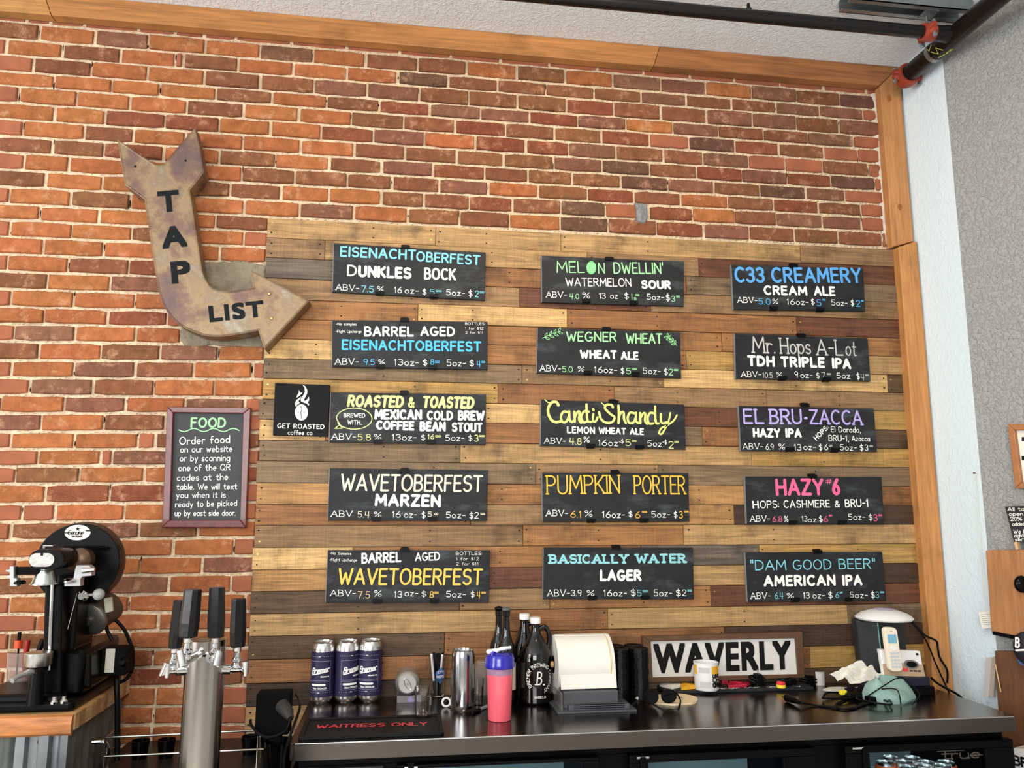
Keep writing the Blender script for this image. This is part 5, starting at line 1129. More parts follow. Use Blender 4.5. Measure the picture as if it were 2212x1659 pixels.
# shaker
c, r = cyl_at(1079, 1561, 51); h = hgt(1079, 1441, c); r1 = 29*mpp(c)
o = thing('shaker_bottle', 'shaker bottle of pink drink with a blue and white lid', 'bottle', c); hl = hgt(1079, 1455, c)
MB().lathe([(.0001, .001), (r*.97, .001), (r, .004), (r+(r1-r)*hl/h, hl), (.0001, hl)], (0, 0, 0), 36).build('pink_drink', mat('pink_liquid', (238, 98, 112), rough=.25, coat=.6), o, smooth=True)
MB().lathe([(r+(r1-r)*hl/h+.0003, hl), (r1, h), (r1-.002, h), (r+(r1-r)*hl/h-.0018, hl+.0005)], (0, 0, 0), 36).build('clear_collar', mat('collar_plastic', (205, 160, 190), rough=.2, trans=.5), o, smooth=True)
rl = 33*mpp(c); BLUEP = mat('blue_plastic', (36, 34, 158), rough=.22, coat=.4); ht = hgt(1079, 1411, c)
MB().lathe([(rl*.95, h), (rl, h+.003), (rl, h+.016), (rl*.96, h+.02), (rl*.98, h+.028), (rl*.86, h+.040), (rl*.62, ht-.004), (rl*.5, ht), (.0001, ht+.001)], (0, 0, 0), 36).build('screw_lid', BLUEP, o, smooth=True)
MB().tube([(-rl*.55, -.006, ht-.012), (-rl*.42, -.006, ht+.008)], .009, 12).build('spout', BLUEP, o, smooth=True)
m = MB(); m.tube([(-rl*.72, -.004, ht+.006), (-rl*.3, -.004, ht+.008), (rl*.1, -.004, ht+.014), (rl*.75, -.004, ht+.018)], [.008, .008, .006, .005], 10, smooth=4); m.ball((-rl*.72, -.004, ht+.006), .010, 12, 8, (1, 1, .8)); m.build('flip_cap', WPLAST, o, smooth=True)
# waitress mat
p = [ZP(*q, ZT+.008) for q in ((633,1596),(963,1583),(939,1543),(655,1551))]
o = thing('bar_mat', 'black rubber bar mat lettered in red on the left end of the counter', 'mat', ((p[0].x+p[1].x)/2, (p[0].y+p[2].y)/2, ZT))
xa, xb, ya, yb_ = p[0].x+.012, p[1].x-.004, p[0].y+.01, p[2].y
m = MB(); m.rbox((xa, ya, ZT), (xb, yb_, ZT+.006), .012, 4); m.build('mat_base', RUBBER, o, world=True)
m = MB()
for (a, b) in (((xa, ya, ZT+.006), (xb, ya+.014, ZT+.010)), ((xa, yb_-.014, ZT+.006), (xb, yb_, ZT+.010)), ((xa, ya+.014, ZT+.006), (xa+.014, yb_-.014, ZT+.010)), ((xb-.014, ya+.014, ZT+.006), (xb, yb_-.014, ZT+.010))): m.box(a, b)
m.build('raised_rim', RUBBER, o, world=True, bevel=.001)
a = ZP(683, 1573, ZT+.0075); b_ = ZP(922, 1566.5, ZT+.0075); st, W = layout('WAITRESS ONLY', .2); sx = (b_-a).length/W; u = (b_-a).normalized(); v = Vector((-u.y, u.x, 0)); m = MB(); m.nrm = Vector((0, 0, 1)); hh = .036
for q in st: ribbon([(x*sx, z*hh) for x, z in q], .0030, m, lambda x, z: a+u*x+v*z)
m.build('lettering', mat('mat_red', (196, 52, 58), rough=.5), o, world=True)
# paper roll + charcoal holder
b = ZP(1213, 1541); c0 = WP(1228, 1541, b.y)
hold = thing('label_dispenser', 'charcoal plastic dispenser base feeding paper from the roll', 'dispenser', (b.x+.09, b.y+.06, ZT))
xa, xb = ZP(1203, 1541).x, ZP(1375, 1536).x; y_ = b.y
xm0, xm1 = WP(1217, 1500, y_+.03).x, WP(1336, 1500, y_+.03).x
m = MB(); m.box((xa, y_-.01, ZT), (xb, y_+.16, ZT+.006)); m.build('base_plate', DGREY, hold, world=True, bevel=.001)
z1 = WP(1270, 1520, y_+.02).z; z2 = WP(1270, 1493, y_+.03).z; z3 = WP(1270, 1484, y_+.06).z
m = MB(); m.box((xm0+.012, y_, ZT+.006), (xm1+.03, y_+.03, z1)); m.build('front_step', DGREY, hold, world=True, bevel=.003)
m = MB(); m.box((xm0, y_+.03, ZT+.006), (xm1, y_+.10, z2)); m.build('body', DGREY, hold, world=True, bevel=.004)
m = MB(); m.box((xm0-.006, y_+.055, z2), (xm1-.03, y_+.10, z3)); m.build('cutter_bar', DGREY, hold, world=True, bevel=.002)
m = MB()
for k in range(3): m.box((xm0+.03, y_-.0015, ZT+.012+k*.006), (xm1+.012, y_-.0002, ZT+.014+k*.006))
m.build('groove', BLACKM, hold, world=True, kind='stuff')
MB().box((xm0-.012, y_+.0, ZT+.0065), (xm0-.009, y_+.14, z2)).build('clear_side', CLEARP, hold, world=True)
yr = y_+.15; rx0 = WP(1195, 1430, yr).x; rx1 = WP(1305, 1430, yr).x; zt2 = WP(1260, 1371, yr).z; rr = .098; cz = zt2-rr
roll = thing('paper_roll', 'big white paper roll on a wooden dowel, its end draped into the dispenser', 'paper', ((rx0+rx1)/2, yr, ZT+.006))
m = MB(); m.lathe([(.03, 0), (rr, 0), (rr, rx1-rx0), (.03, rx1-rx0), (.03, 0)], (rx0, yr, cz), 48, (1, 0, 0)); m.build('wound_paper', PAPER, roll, world=True, smooth=True)
MB().tube([(rx0-.02, yr, cz), (rx1+.03, yr, cz)], .011, 14).build('dowel', MATS['birch'], roll, world=True, smooth=True)
m = MB(); rg = []
for (yy, zz) in [(yr+.02, zt2+.0005), (yr-.01, zt2+.001), (yr-.04, zt2-.012), (yr-.07, zt2-.035), (yr-.088, zt2-.07), (y_+.05, z3+.02), (y_+.045, z3-.002)]:
    rg.append([(rx0+.006, yy, zz), (rx1+.016, yy, zz), (rx1+.016, yy-.0006, zz-.0003), (rx0+.006, yy-.0006, zz-.0003)])
m.loft(rg, True, True).build('loose_sheet', PAPER, roll, world=True)
MB().lathe([(rr+.0006, 0), (rr+.0008, .001), (rr+.0006, .002)], (rx1-.002, yr, cz), 40, (1, 0, 0)).build('yellow_edge', mat('yellow_edge', (226, 180, 70), rough=.6), roll, world=True)
m = MB()
for s in (rx0-.03, rx1+.012): m.box((s, yr-.02, ZT+.0062), (s+.008, yr+.02, cz+.012))
m.build('dowel_support', DGREY, roll, world=True, kind='stuff')
# can carriers
b = ZP(1362, 1503); x0_ = WP(1318, 1500, -.16).x; x1_ = WP(1403, 1500, -.16).x; cx_, cy_ = (x0_+x1_)/2, -.125; rr = (x1_-x0_)/4
def carrier_mesh():
    m = MB()
    for i in (-1, 1):
        for j in (-1, 1): m.lathe([(rr*.70, 0), (rr*.98, 0), (rr*.94, .006), (rr*.80, .0065), (rr*.66, .003)], (i*rr, j*rr*.95, 0), 16)
    m.box((-rr*.3, -rr*.3, .001), (rr*.3, rr*.3, .004)); return m
H_ = WP(1360, 1400, -.16).z-ZT; nC = 28; first = None
for k in range(nC):
    loc = (cx_+R.uniform(-.001, .001), cy_, ZT+k*H_/nC); 
    if not first:
        first = thing('can_carrier', 'black plastic four ring can carrier in the tall stack beside the paper roll', 'can carrier', loc, group='black can carriers stacked by the sign'); carrier_mesh().build('rings', BLACK, first)
    else: copy_tree(first, loc, None, rot=(0, 0, R.uniform(-.03, .03)))
    ORD = 'topmost second third fourth fifth sixth seventh eighth ninth tenth eleventh twelfth thirteenth fourteenth fifteenth sixteenth seventeenth eighteenth nineteenth twentieth twenty-first twenty-second twenty-third twenty-fourth twenty-fifth twenty-sixth twenty-seventh twenty-eighth'.split()
    (first if k == 0 else C.objects[-5] if False else [q_ for q_ in C.objects if q_.name.startswith('can_carrier')][-1])['label'] = ORD[nC-1-k]+(' ' if k == nC-1 else ' from the top ')+'black can carrier in the stack beside the paper roll'
# wood slice, sunglasses
p = ZP(1451, 1509.5, ZT+.004); rx = 57*mpp(p); ry = rx*.86; rg = [(p.x+rx*cos(t)*(1+.03*sin(5*t)), p.y+ry*sin(t)*(1+.03*cos(7*t))) for t in [2*pi*i/36 for i in range(36)]]
o = thing('wood_slice', 'pale round wooden slice coaster lying under the sunglasses', 'coaster', (p.x, p.y, ZT)); m = MB(); m.loft([[(x, y, ZT) for x, y in rg], [(x, y, ZT+.006) for x, y in rg]], True, True); m.build('slice', mat('pale_slice', (222, 200, 160), rough=.6, var=.06, vscale=30), o, world=True)
m = MB(); m.nrm = Vector((0, 0, 1)); a = Vector((p.x-.02, p.y-.01, ZT+.0065))
for q in layout('lost', .2, 0, .2)[0]: ribbon([(x*.035, z*.03) for x, z in q], .0010, m, lambda x, z: a+Vector((x, z, 0)))
m.build('lettering', INKB, o, world=True)
g0 = ZP(1425, 1505, ZT+.03); o = thing('sunglasses', 'black sunglasses upside down with folded-out arms on the wooden slice', 'sunglasses', (g0.x, g0.y, ZT+.0065)); LENS = mat('lens_black', (10, 10, 12), rough=.08, coat=.5)
for s in (-1, 1):
    cx2 = s*.032; pts = [(cx2+.027*cos(t)*(1 if abs(cos(t)) < .8 else .95), .021*sin(t)+.001*s) for t in [2*pi*i/20 for i in range(20)]]
    m = MB(); m.loft([[(x, .004*0-.002*abs(x)*10*.0, z+.024) for x, z in pts], [(x, -.003, z+.024) for x, z in pts]], True, True); m.build('lens', LENS, o)
    m = MB(); q = [(x, -.0015, z+.024) for x, z in pts]; m.tube(q+[q[0]], .0028, 7); m.build('rim', BLACK, o, smooth=True)
    m = MB(); m.tube([(s*.060, -.001, .034), (s*.056, -.05, .022), (s*.030+.005, -.09, .005), (s*.022+.006, -.10, .003)], [.003, .0028, .0035, .003], 8, smooth=4); m.build('temple_arm', BLACK, o, smooth=True)
MB().tube([(-.008, -.0015, .032), (0, -.003, .035), (.008, -.0015, .032)], .0028, 8).build('bridge', BLACK, o, smooth=True)
# slate tray board lying, with things on it
za = ZP(1470, 1497).x; xb = ZP(1762, 1492).x; o = thing('lying_slate', 'dark slate board with chalk scribbles lying flat under the Waverly sign', 'board', ((za+xb)/2, -.07, ZT))
zs = ZT+.011; MB().box((za-.06, -.125, ZT), (xb, -.012, zs)).build('slate', SLATE, o, world=True, bevel=.002)
m = MB(); m.nrm = Vector((0, 0, 1))
for k in range(16):
    x = za+.02+R.random()*(xb-za-.05); pts = [(x+i*.006, -.112+R.uniform(-.008, .014)) for i in range(5)]
    ribbon(pts, .0013, m, lambda x, y: Vector((x, y, zs+.0004)))
m.build('chalk_scribbles', WHITE, o, world=True, kind='stuff')
YS = -.05
p = [WP(*q, YS) for q in ((1387.4,1374.8),(1731,1365),(1736,1463),(1390,1474))]
sg = thing('waverly_sign', 'white Waverly sign with black capitals in a brown wooden frame', 'sign', ((p[0].x+p[1].x)/2, YS, zs))
I = [WP(*q, YS) for q in ((1404.5,1384.6),(1716.3,1378),(1722,1456),(1409,1463))]; zb_ = min(p[2].z, p[3].z)
for i in range(4):
    j = (i+1) % 4; q = (p[i], p[j], I[j], I[i]); m = MB(); m.loft([[(v.x, y, max(v.z, zs+.0)) for v in q] for y in (YS+.02, YS-.008)], True, True); m.build('frame_rail', mat('walnut_frame', (92, 64, 42), rough=.5, var=.25, vscale=18), sg, world=True, bevel=.0015)
m = MB(); m.loft([[(v.x, y, v.z) for v in I] for y in (YS+.018, YS+.002)], True, True); m.build('panel', mat('enamel_white', (214, 210, 204), rough=.35), sg, world=True)
bold_text('WAVERLY', (1412.5, 1455.5), (1711, 1446.5), 64, YS+.001, INKB, sg, off=.045)
# pen bucket
c, r = cyl_at(1526.5, 1487, 52, z=zs, back=-.062)
h = hgt(1526.5, 1431, c); o = thing('paint_bucket', 'small white and yellow printed bucket in front of the Waverly sign', 'bucket', c)
MB().lathe([(.0001, 0), (r*.94, 0), (r*.97, .003), (r, h), (r*1.03, h), (r*1.03, h+.003), (r*.95, h+.003), (r*.92, .006), (.0001, .006)], (0, 0, 0), 32).build('pail', WPLAST, o, smooth=True)
def cyl_patch(name, mt, a0, a1, z0, z1, dr=.0006):
    m = MB(); m.loft([[Vector(((r*(.96+.04*zz/h)+dr)*sin(a), -(r*(.96+.04*zz/h)+dr)*cos(a), zz)) for a in [a0+(a1-a0)*i/10 for i in range(11)]] for zz in (z0, z1)], closed=False); m.build(name, mt, o, smooth=True)
YP = mat('label_yellow', (232, 172, 40), rough=.5); cyl_patch('yellow_band', YP, .1, 1.5, h*.62, h*.92); cyl_patch('yellow_side', YP, -1.6, -1.2, h*.6, h*.95)
cyl_patch('fine_print', mat('fine_print', (190, 190, 186), rough=.7), -1.0, -.1, h*.68, h*.88); cyl_patch('fine_print', MATS['fine_print'], -.9, 0, h*.12, h*.35)
m = MB(); m.nrm = None
for s, zz, hh in (('UNO', .50, .12), ('UH', .35, .11), ('OMW', .16, .15)): cyl_text(o, s, c, r+.001, .55, c.z+zz*h, r*.75, hh*h, .38, INKB, mb=m)
m.build('lettering', INKB, o, world=True)
# printed bags, red case, coils, cap
def sheet(name, label, cat, mt, pts, thick=.0015, crease=.004, zz=None, par=None, extra=0):
    z = (zz if zz else zs)+.0012; q = [ZP(*a, z) for a in pts]
    q = [Vector((v.x, min(v.y, -.016), v.z)) for v in q]
    cx, cy = sum(v.x for v in q)/len(q), sum(v.y for v in q)/len(q)
    o = thing(name, label, cat, (cx, cy, z-.0012)) if not par else par
    m = MB(); n = len(q); rg = [[(v.x, v.y, z-.001) for v in q], [(v.x, v.y, z+thick+R.uniform(0, crease)) for v in q], [(cx+(v.x-cx)*.5, cy+(v.y-cy)*.5, z+thick+R.uniform(crease*.5, crease*2)) for v in q]]
    m.loft(rg, True, False); m.v.append(Vector((cx, cy, z+thick+crease*2))); k = len(m.v)-1; m.f += [(2*n+i, 2*n+(i+1) % n, k) for i in range(n)]
    m.build('sheet', mt, o, world=True); return o, z+thick, (cx, cy)
o, z_, cc = sheet('printed_bag', 'flat white printed bag left of the bucket under the sign', 'bag', PAPER, [(1414,1470),(1430,1466),(1470,1465),(1490,1480),(1450,1489),(1425,1482)], .003, .003)
m = MB(); m.nrm = Vector((0, 0, 1))
for k in range(7): x = cc[0]-.035+k*.01; ribbon([(x, cc[1]-.01+.012*(k % 2)), (x+.008, cc[1]+.012*((k+1) % 2))], .0022, m, lambda x, y: Vector((x, y, z_+.0115)))
m.build('black_print', INKB, o, world=True, kind='stuff')
sheet('yellow_packet', 'yellow and black printed packet beside the bucket', 'packet', YP, [(1466,1474),(1480,1472),(1511,1483),(1508,1487),(1472,1490),(1470,1484)], .004, .003, zz=zs+.001)
p = [ZP(*q, zs) for q in ((1554,1473),(1580,1490),(1619,1487),(1600,1476),(1560,1466))]
o = thing('red_case', 'translucent red plastic case lying right of the bucket', 'case', (p[2].x-.03, -.07, zs)); RP = mat('red_plastic', (176, 32, 56), rough=.25, coat=.3)
m = MB(); q = [(p[0].x+.004, -.05), (p[1].x, -.105), (p[2].x, -.098), (p[3].x+.03, -.06), (p[4].x+.02, -.035)]; m.loft([[(x, y, zs) for x, y in q], [(x, y, zs+.010) for x, y in q]], True, True); m.build('shell', RP, o, world=True, bevel=.002)
m = MB(); m.tube([(q[0][0]+.015, q[0][1]-.004, zs+.012), (q[2][0]-.02, q[2][1]+.012, zs+.012)], .003, 6); m.tube([(q[0][0]+.03, q[0][1]+.002, zs+.012), (q[2][0]-.01, q[2][1]+.02, zs+.012)], .003, 6); m.build('rib', RP, o, world=True, kind='stuff')
MB().box((q[0][0]-.012, -.045, zs), (q[0][0]+.012, -.025, zs+.035)).build('upright_flap', RP, o, world=True, bevel=.002)
def coil(name, label, pc, py, rr, turns, hgt_, zz, plug=False, n=1):
    p = ZP(pc, py, zz); yy = min(p.y+rr*.6, -.02-rr*.6)
    o = thing(name, label, 'cable', (p.x, yy, zz)); m = MB(); pts = []
    for i in range(turns*12): t = 2*pi*i/12; k = rr*(.8+.2*sin(i*.7)); pts.append((k*cos(t), k*.55*sin(t), .0035+hgt_*(i/(turns*12))+.003*sin(i*1.3)))
    m.tube(pts, .0030, 6); m.build('coiled_cord', BLACK, o, smooth=True)
    if plug: MB().box((-.012, -.016, .004), (.014, .012, hgt_+.012)).build('adapter', BLACK, o, bevel=.003); MB().box((.0, -.004, hgt_+.0125), (.003, .0, hgt_+.026)).build('prong', ALU, o)
    return o
coil('coiled_adapter', 'black adapter with coiled cord on the slate under the letter R', 1642, 1484, .034, 6, .032, zs, True)
coil('coiled_cable', 'coil of black cable at the right foot of the Waverly sign, nearer the sign', 1708, 1484, .036, 5, .022, zs)
coil('coiled_cable', 'coil of black cable right of the Waverly sign, beside the curled card', 1752, 1482, .034, 6, .03, ZT+.001)
c, r = cyl_at(1687.5, 1488, 20, z=zs, back=-.06); o = thing('bottle_cap', 'small red and yellow cap on the slate under the letter Y', 'cap', c)
MB().lathe([(r*.9, 0), (r, .003), (r, .012), (.0001, .012)], (0, 0, 0), 20).build('yellow_base', mat('bright_yellow', (235, 215, 50), rough=.4), o); MB().lathe([(r*.98, .0122), (r, .016), (r*.8, .021), (.0001, .022)], (0, 0, 0), 20).build('red_top', mat('bright_red', (214, 40, 42), rough=.4), o, smooth=True)
b = ZP(1778, 1482); o = thing('curled_card', 'curled grey white card standing beside the cable coils', 'card', (b.x, -.04, ZT)); m = MB(); rg = []
for zz in (0, .05): rg.append([(.022*cos(t), .022*sin(t), zz) for t in [-2.6+2.2*i/8 for i in range(9)]])
m.loft(rg, closed=False); m.build('card', mat('card_grey', (186, 180, 176), rough=.7), o)
# corded plug
pl = thing('loose_plug', 'black cord with a three prong plug lying toward the counter edge', 'cable', ZP(1715, 1512)); zz = ZT+.0135
a, b_ = ZP(1699, 1507, zz), ZP(1728, 1518, zz); d = (b_-a).normalized()
MB().tube([a, a+(b_-a)*.4, b_], [.013, .011, .006], 10).build('plug_body', BLACK, pl, world=True, smooth=True)
s_ = Vector((-d.y, d.x, 0))
for k in (-1, 1): MB().box((-.001, -.001, -.003), (.001, .001, .003)).build('prong', CHROME, pl) if False else MB().tube([a+s_*k*.006, a+s_*k*.006-d*.02], .0022, 6).build('prong', CHROME, pl, world=True)
MB().tube([a-Vector((0, 0, .005)), a-Vector((0, 0, .005))-d*.016], .0024, 6).build('prong', CHROME, pl, world=True)
pts = [b_]+[ZP(*q, ZT+.004) for q in ((1760,1523),(1800,1528),(1822,1532),(1850,1528),(1878,1512),(1900,1505),(1885,1500),(1850,1503),(1815,1516),(1806,1524),(1822,1532),(1860,1524),(1900,1508))]
MB().tube(pts, .0034, 8, smooth=6).build('cord', BLACK, pl, world=True, smooth=True)
# receipt, mask, cables, tag
rc = thing('crumpled_receipt', 'large crumpled white receipt behind the teal cloth mask', 'paper', ZP(1830, 1480)); y_r = -.10
def rp(x, y_, yy): return WP(1760+x/4.378, 1280+y_/4.378, yy)
m = MB(); K1, K2, K3, K4 = rp(120,778,-.25), rp(430,640,-.19), rp(665,790,-.215), rp(400,870,-.285); nu, nv = 12, 9; rgs = []
for j in range(nv+1):
    v_ = j/nv; e0 = K1+(K2-K1)*v_; e1 = K4+(K3-K4)*v_
    rgs.append([e0+(e1-e0)*(i/nu)+Vector((0, 0, .010*sin(i*1.1+j*.9)*sin(pi*i/nu)+R.uniform(-.0035, .0035))) for i in range(nu+1)])
m.loft(rgs, closed=False); rc_o = m.build('sheet', PAPER, rc, world=True)
m = MB()
for i in range(5): m.tube([rp(300+i*30, 790-i*8, -.215+i*.004), rp(330+i*30, 735-i*6, -.175+i*.004)], .0006, 4)
m.build('printed_lines', INK, rc, world=True, kind='stuff')
mk = thing('cloth_mask', 'pale teal cloth face mask in a heap beside the cables', 'mask', ZP(1900, 1505)); 
m = MB(); cx, cy = ZP(1890, 1500).x, -.305; n = 26; rings = []
for (s, zz) in ((1, .0), (1.03, .010), (.94, .030), (.80, .046), (.55, .056), (.14, .060)):
    rings.append([(cx-.030*(1-s)*1.5+.092*s*cos(2*pi*i/n)*(1+.10*sin(3*2*pi*i/n+1)), cy+.060*s*sin(2*pi*i/n)*(1+.12*cos(4*2*pi*i/n)), ZT+zz*(1+.34*sin(2*2*pi*i/n+.5)+.12*sin(5*2*pi*i/n))) for i in range(n)])
m.loft(rings, True, True).build('cloth', mat('teal_cloth', (136, 166, 158), rough=.9, bump=.003, bscale=60, var=.1, vscale=25), mk, world=True, smooth=True)
m = MB(); m.tube([(cx-.09, cy-.02, ZT+.02), (cx-.05, cy-.055, ZT+.06), (cx-.0, cy-.06, ZT+.085), (cx+.04, cy-.055, ZT+.075), (cx+.07, cy-.07, ZT+.03), (cx+.02, cy-.10, ZT+.005)], .0022, 6, smooth=6)
m.tube([(cx-.06, cy-.055, ZT+.05), (cx-.015, cy-.075, ZT+.05), (cx-.01, cy-.085, ZT+.004)], .0022, 6, smooth=6); m.build('ear_loop', BLACK, mk, world=True, smooth=True)
tg = thing('yellow_tagged_cable', 'tangle of black cable with a bright yellow end tag', 'cable', ZP(1850, 1520)); m = MB()
pts = [ZP(*q, ZT+.006) for q in ((1822,1498),(1790,1502),(1778,1508),(1784,1514),(1830,1512),(1890,1502),(1915,1512),(1925,1526),(1880,1522),(1850,1512),(1862,1502),(1900,1510),(1918,1522))]
m.tube([p+Vector((0, 0, .010*abs(sin(i*1.7)))) for i, p in enumerate(pts)], .0036, 8, smooth=6); m.build('cord', BLACK, tg, world=True, smooth=True)
b = ZP(1820, 1506); MB().box((b.x-.012, b.y-.012, ZT+.010), (b.x+.012, b.y+.004, ZT+.026)).build('yellow_tag', mat('bright_yellow', (235, 215, 50)), tg, world=True, bevel=.002)
b = ZP(1845, 1508); MB().box((b.x-.03, b.y-.02, ZT+.001), (b.x+.04, b.y+.02, ZT+.018)).build('adapter_block', BLACK, tg, world=True, bevel=.004)
b = ZP(1890, 1516); MB().box((b.x-.03, b.y-.015, ZT+.001), (b.x+.03, b.y+.015, ZT+.02)).build('adapter_block', BLACK, tg, world=True, bevel=.004)
sheet('paper_disc', 'cream printed coaster under the yellow cable tag', 'coaster', PAPER, [(1777,1490),(1790,1485),(1815,1484),(1838,1487),(1830,1492),(1800,1494)], .0012, .0005, zz=ZT)
o = thing('dark_sunglasses', 'dark purple tinted eyewear under the receipt edge', 'sunglasses', ZP(1812, 1484)); b = ZP(1812, 1484)
for k in (-1, 1): MB().ball((b.x+k*.022, -.20, ZT+.018), .019, 12, 8, (1, .3, .8)).build('lens', mat('purple_lens', (40, 24, 32), rough=.15), o, world=True, smooth=True)
# modem, phone, tower
b0, b1 = ZP(1928, 1501.5), ZP(2020, 1501.5); yb0 = -.265
x0_, x1_ = WP(1936, 1500, yb0).x, WP(2021, 1500, yb0).x
m1 = thing('modem_box', 'black network box, lower of the two under the phone', 'modem', ((x0_+x1_)/2, yb0+.07, ZT)); MB().box((x0_, yb0, ZT), (x1_, yb0+.09, ZT+.030)).build('case', BLACK, m1, world=True, bevel=.003)
m1 = thing('modem_box', 'dark navy network box, upper of the two under the phone', 'modem', ((x0_+x1_)/2, yb0+.07, ZT+.030)); MB().box((x0_-.02, yb0+.008, ZT+.0302), (x1_-.012, yb0+.088, ZT+.062)).build('case', mat('navy_plastic', (24, 26, 46), rough=.35), m1, world=True, bevel=.003)
yp = yb0+.025; zp_ = ZT+.0625
ph = thing('phone_base', 'cream and white cordless phone base with speaker key', 'telephone', (WP(1955, 1460, yp).x, yp+.03, zp_))
P = [WP(*q, yp) for q in ((1910.5,1462),(1998,1464),(1999.5,1411),(1911,1407.5))]; dz = zp_+.004-P[0].z
P = [v+Vector((0, 0, dz)) for v in P]
m = MB(); q = [Vector((v.x, yp+(.0 if i < 2 else .030), v.z)) for i, v in enumerate(P)]; m.loft([[v+Vector((0, .022, 0)) for v in q], q], True, True); m.build('housing', WPLAST, ph, world=True, bevel=.004)
def onface(u, v): return q[0]+(q[1]-q[0])*u+(q[3]-q[0])*v+Vector((0, -.001, 0))
m = MB(); m.loft([[onface(a, b)+Vector((0, -dy, 0)) for a, b in ((.0, .02), (1, .02), (1, .46), (.42, .52), (.36, .46), (0, .46))] for dy in (0, .0015)], True, True); m.build('tan_panel', mat('tan_plastic', (176, 150, 120), rough=.45), ph, world=True)
m = MB(); m.loft([[onface(.71+.18*cos(t), .47+.17*sin(t)*(1.0)) + Vector((0, -dy, 0)) for t in [2*pi*i/20 for i in range(20)]] for dy in (0, .004)], True, True); m.build('key_ring', mat('mid_grey', (110, 108, 106), rough=.4), ph, world=True)
m = MB(); m.loft([[onface(.71+.13*cos(t), .47+.11*sin(t)) + Vector((0, -dy, 0)) for t in [2*pi*i/20 for i in range(20)]] for dy in (.004, .006)], True, True); m.build('speaker_key', BLACK, ph, world=True)
m = MB(); m.loft([[onface(a, b)+Vector((0, -dy, 0)) for a, b in ((.48,.2),(.60,.2),(.60,.32),(.48,.32))] for dy in (.0015, .003)], True, True); m.build('red_button', mat('red_button', (220, 60, 64), rough=.4), ph, world=True)
m = MB(); m.loft([[onface(a, b)+Vector((0, -dy, 0)) for a, b in ((.88,.82),(.94,.82),(.94,.90),(.88,.90))] for dy in (.0, .002)], True, True); m.build('indicator', BLACK, ph, world=True)
for k in range(3): m = MB(); m.loft([[onface(a, b)+Vector((0, -dy, 0)) for a, b in ((.64+k*.1,.2),(.72+k*.1,.2),(.72+k*.1,.25),(.64+k*.1,.25))] for dy in (.0015, .003)], True, True); m.build('small_key', INKB, ph, world=True)
yh = yp-.004; hs = thing('cordless_handset', 'cream cordless phone handset standing in its base', 'telephone', (WP(1932, 1450, yh).x, yh, zp_+.012))
P = [WP(*v, yh)+Vector((0, 0, dz)) for v in ((1918,1451),(1946,1451),(1942.5,1358),(1914.5,1358))]
hq = [Vector((v.x, yh-.012+(.0 if i < 2 else .028), v.z)) for i, v in enumerate(P)]
def hf(u, v, dy=0): return hq[0]+(hq[1]-hq[0])*u+(hq[3]-hq[0])*v+Vector((0, -dy, 0))
def rrect(u0, v0, u1, v1, ru, rv, n=4):
    out = []
    for cu_, cv, a0 in ((u1-ru, v0+rv, -90), (u1-ru, v1-rv, 0), (u0+ru, v1-rv, 90), (u0+ru, v0+rv, 180)):
        for k in range(n+1): t = math.radians(a0+90*k/n); out.append((cu_+ru*cos(t), cv+rv*sin(t)))
    return out
rr_ = rrect(0, 0, 1, 1, .3, .09)
m = MB(); m.loft([[hf(a, b, -.016) for a, b in rr_], [hf(a, b, 0) for a, b in rr_], [hf(.5+(a-.5)*.92, .5+(b-.5)*.97, .003) for a, b in rr_]], True, True); m.build('handset_body', IVORY, hs, world=True, smooth=True)
m = MB(); m.loft([[hf(a, b, dy) for a, b in rrect(.17, .64, .83, .84, .05, .015)] for dy in (.003, .0038)], True, True); m.build('screen', mat('lcd_blue', (120, 172, 196), rough=.2), hs, world=True)
m = MB(); m.loft([[hf(.5+.22*cos(t), .53+.065*sin(t), dy) for t in [2*pi*i/18 for i in range(18)]] for dy in (.003, .005)], True, True); m.build('navigation_key', WPLAST, hs, world=True)
KEY = mat('key_grey', (188, 196, 204), rough=.4)
for rk in range(5):
    for ck in range(3): m = MB(); m.loft([[hf(a, b, dy) for a, b in rrect(.16+ck*.25, .09+rk*.075, .36+ck*.25, .14+rk*.075, .05, .015, 2)] for dy in (.003, .0046)], True, True); m.build('number_key', KEY, hs, world=True)
m = MB(); m.loft([[hf(a, b, dy) for a, b in rrect(.38, .90, .62, .915, .02, .003, 1)] for dy in (.003, .0036)], True, True); m.build('earpiece_slot', INK, hs, world=True)
yt = -.15; xr0, xr1, xre = WP(1874, 1440, yt).x, WP(1902, 1440, yt).x, WP(1962, 1440, yt+.02).x; zt4 = WP(1915, 1341, yt).z
rt_ = thing('router_tower', 'tall charcoal wireless router tower behind the cordless phone', 'router', ((xr0+xre)/2, yt+.05, ZT))
ft = [(xr1, yt-.02), (xre, yt+.01), (xre+.0, yt+.085), (xr0+.01, yt+.09), (xr0, yt+.04)]
m = MB(); m.loft([[(x, y, ZT) for x, y in ft], [(x-.012, y, zt4) for x, y in ft]], True, True); m.build('housing', mat('router_grey', (34, 36, 40), rough=.6, bump=.002, bscale=260), rt_, world=True, bevel=.006)
MB().tube([(xr1-.001, yt-.021, ZT+.015), (xr1-.013, yt-.021, zt4-.004)], .0022, 8).build('light_seam', mat('teal_seam', (110, 170, 160), rough=.3), rt_, world=True)
dm = thing('access_point', 'flat white dome access point resting on the router tower', 'access point', ((xr0+xre)/2, yt+.015, zt4+.001))
rd = 59*mpp(Vector(dm.location)); MB().lathe([(rd*.7, 0), (rd*.95, .003), (rd, .009), (rd*.97, .013), (rd*.8, .026), (rd*.5, .037), (rd*.2, .0415), (.0001, .042)], (0, 0, 0), 44, (0, -.10, 1)).build('dome', WPLAST, dm, smooth=True)
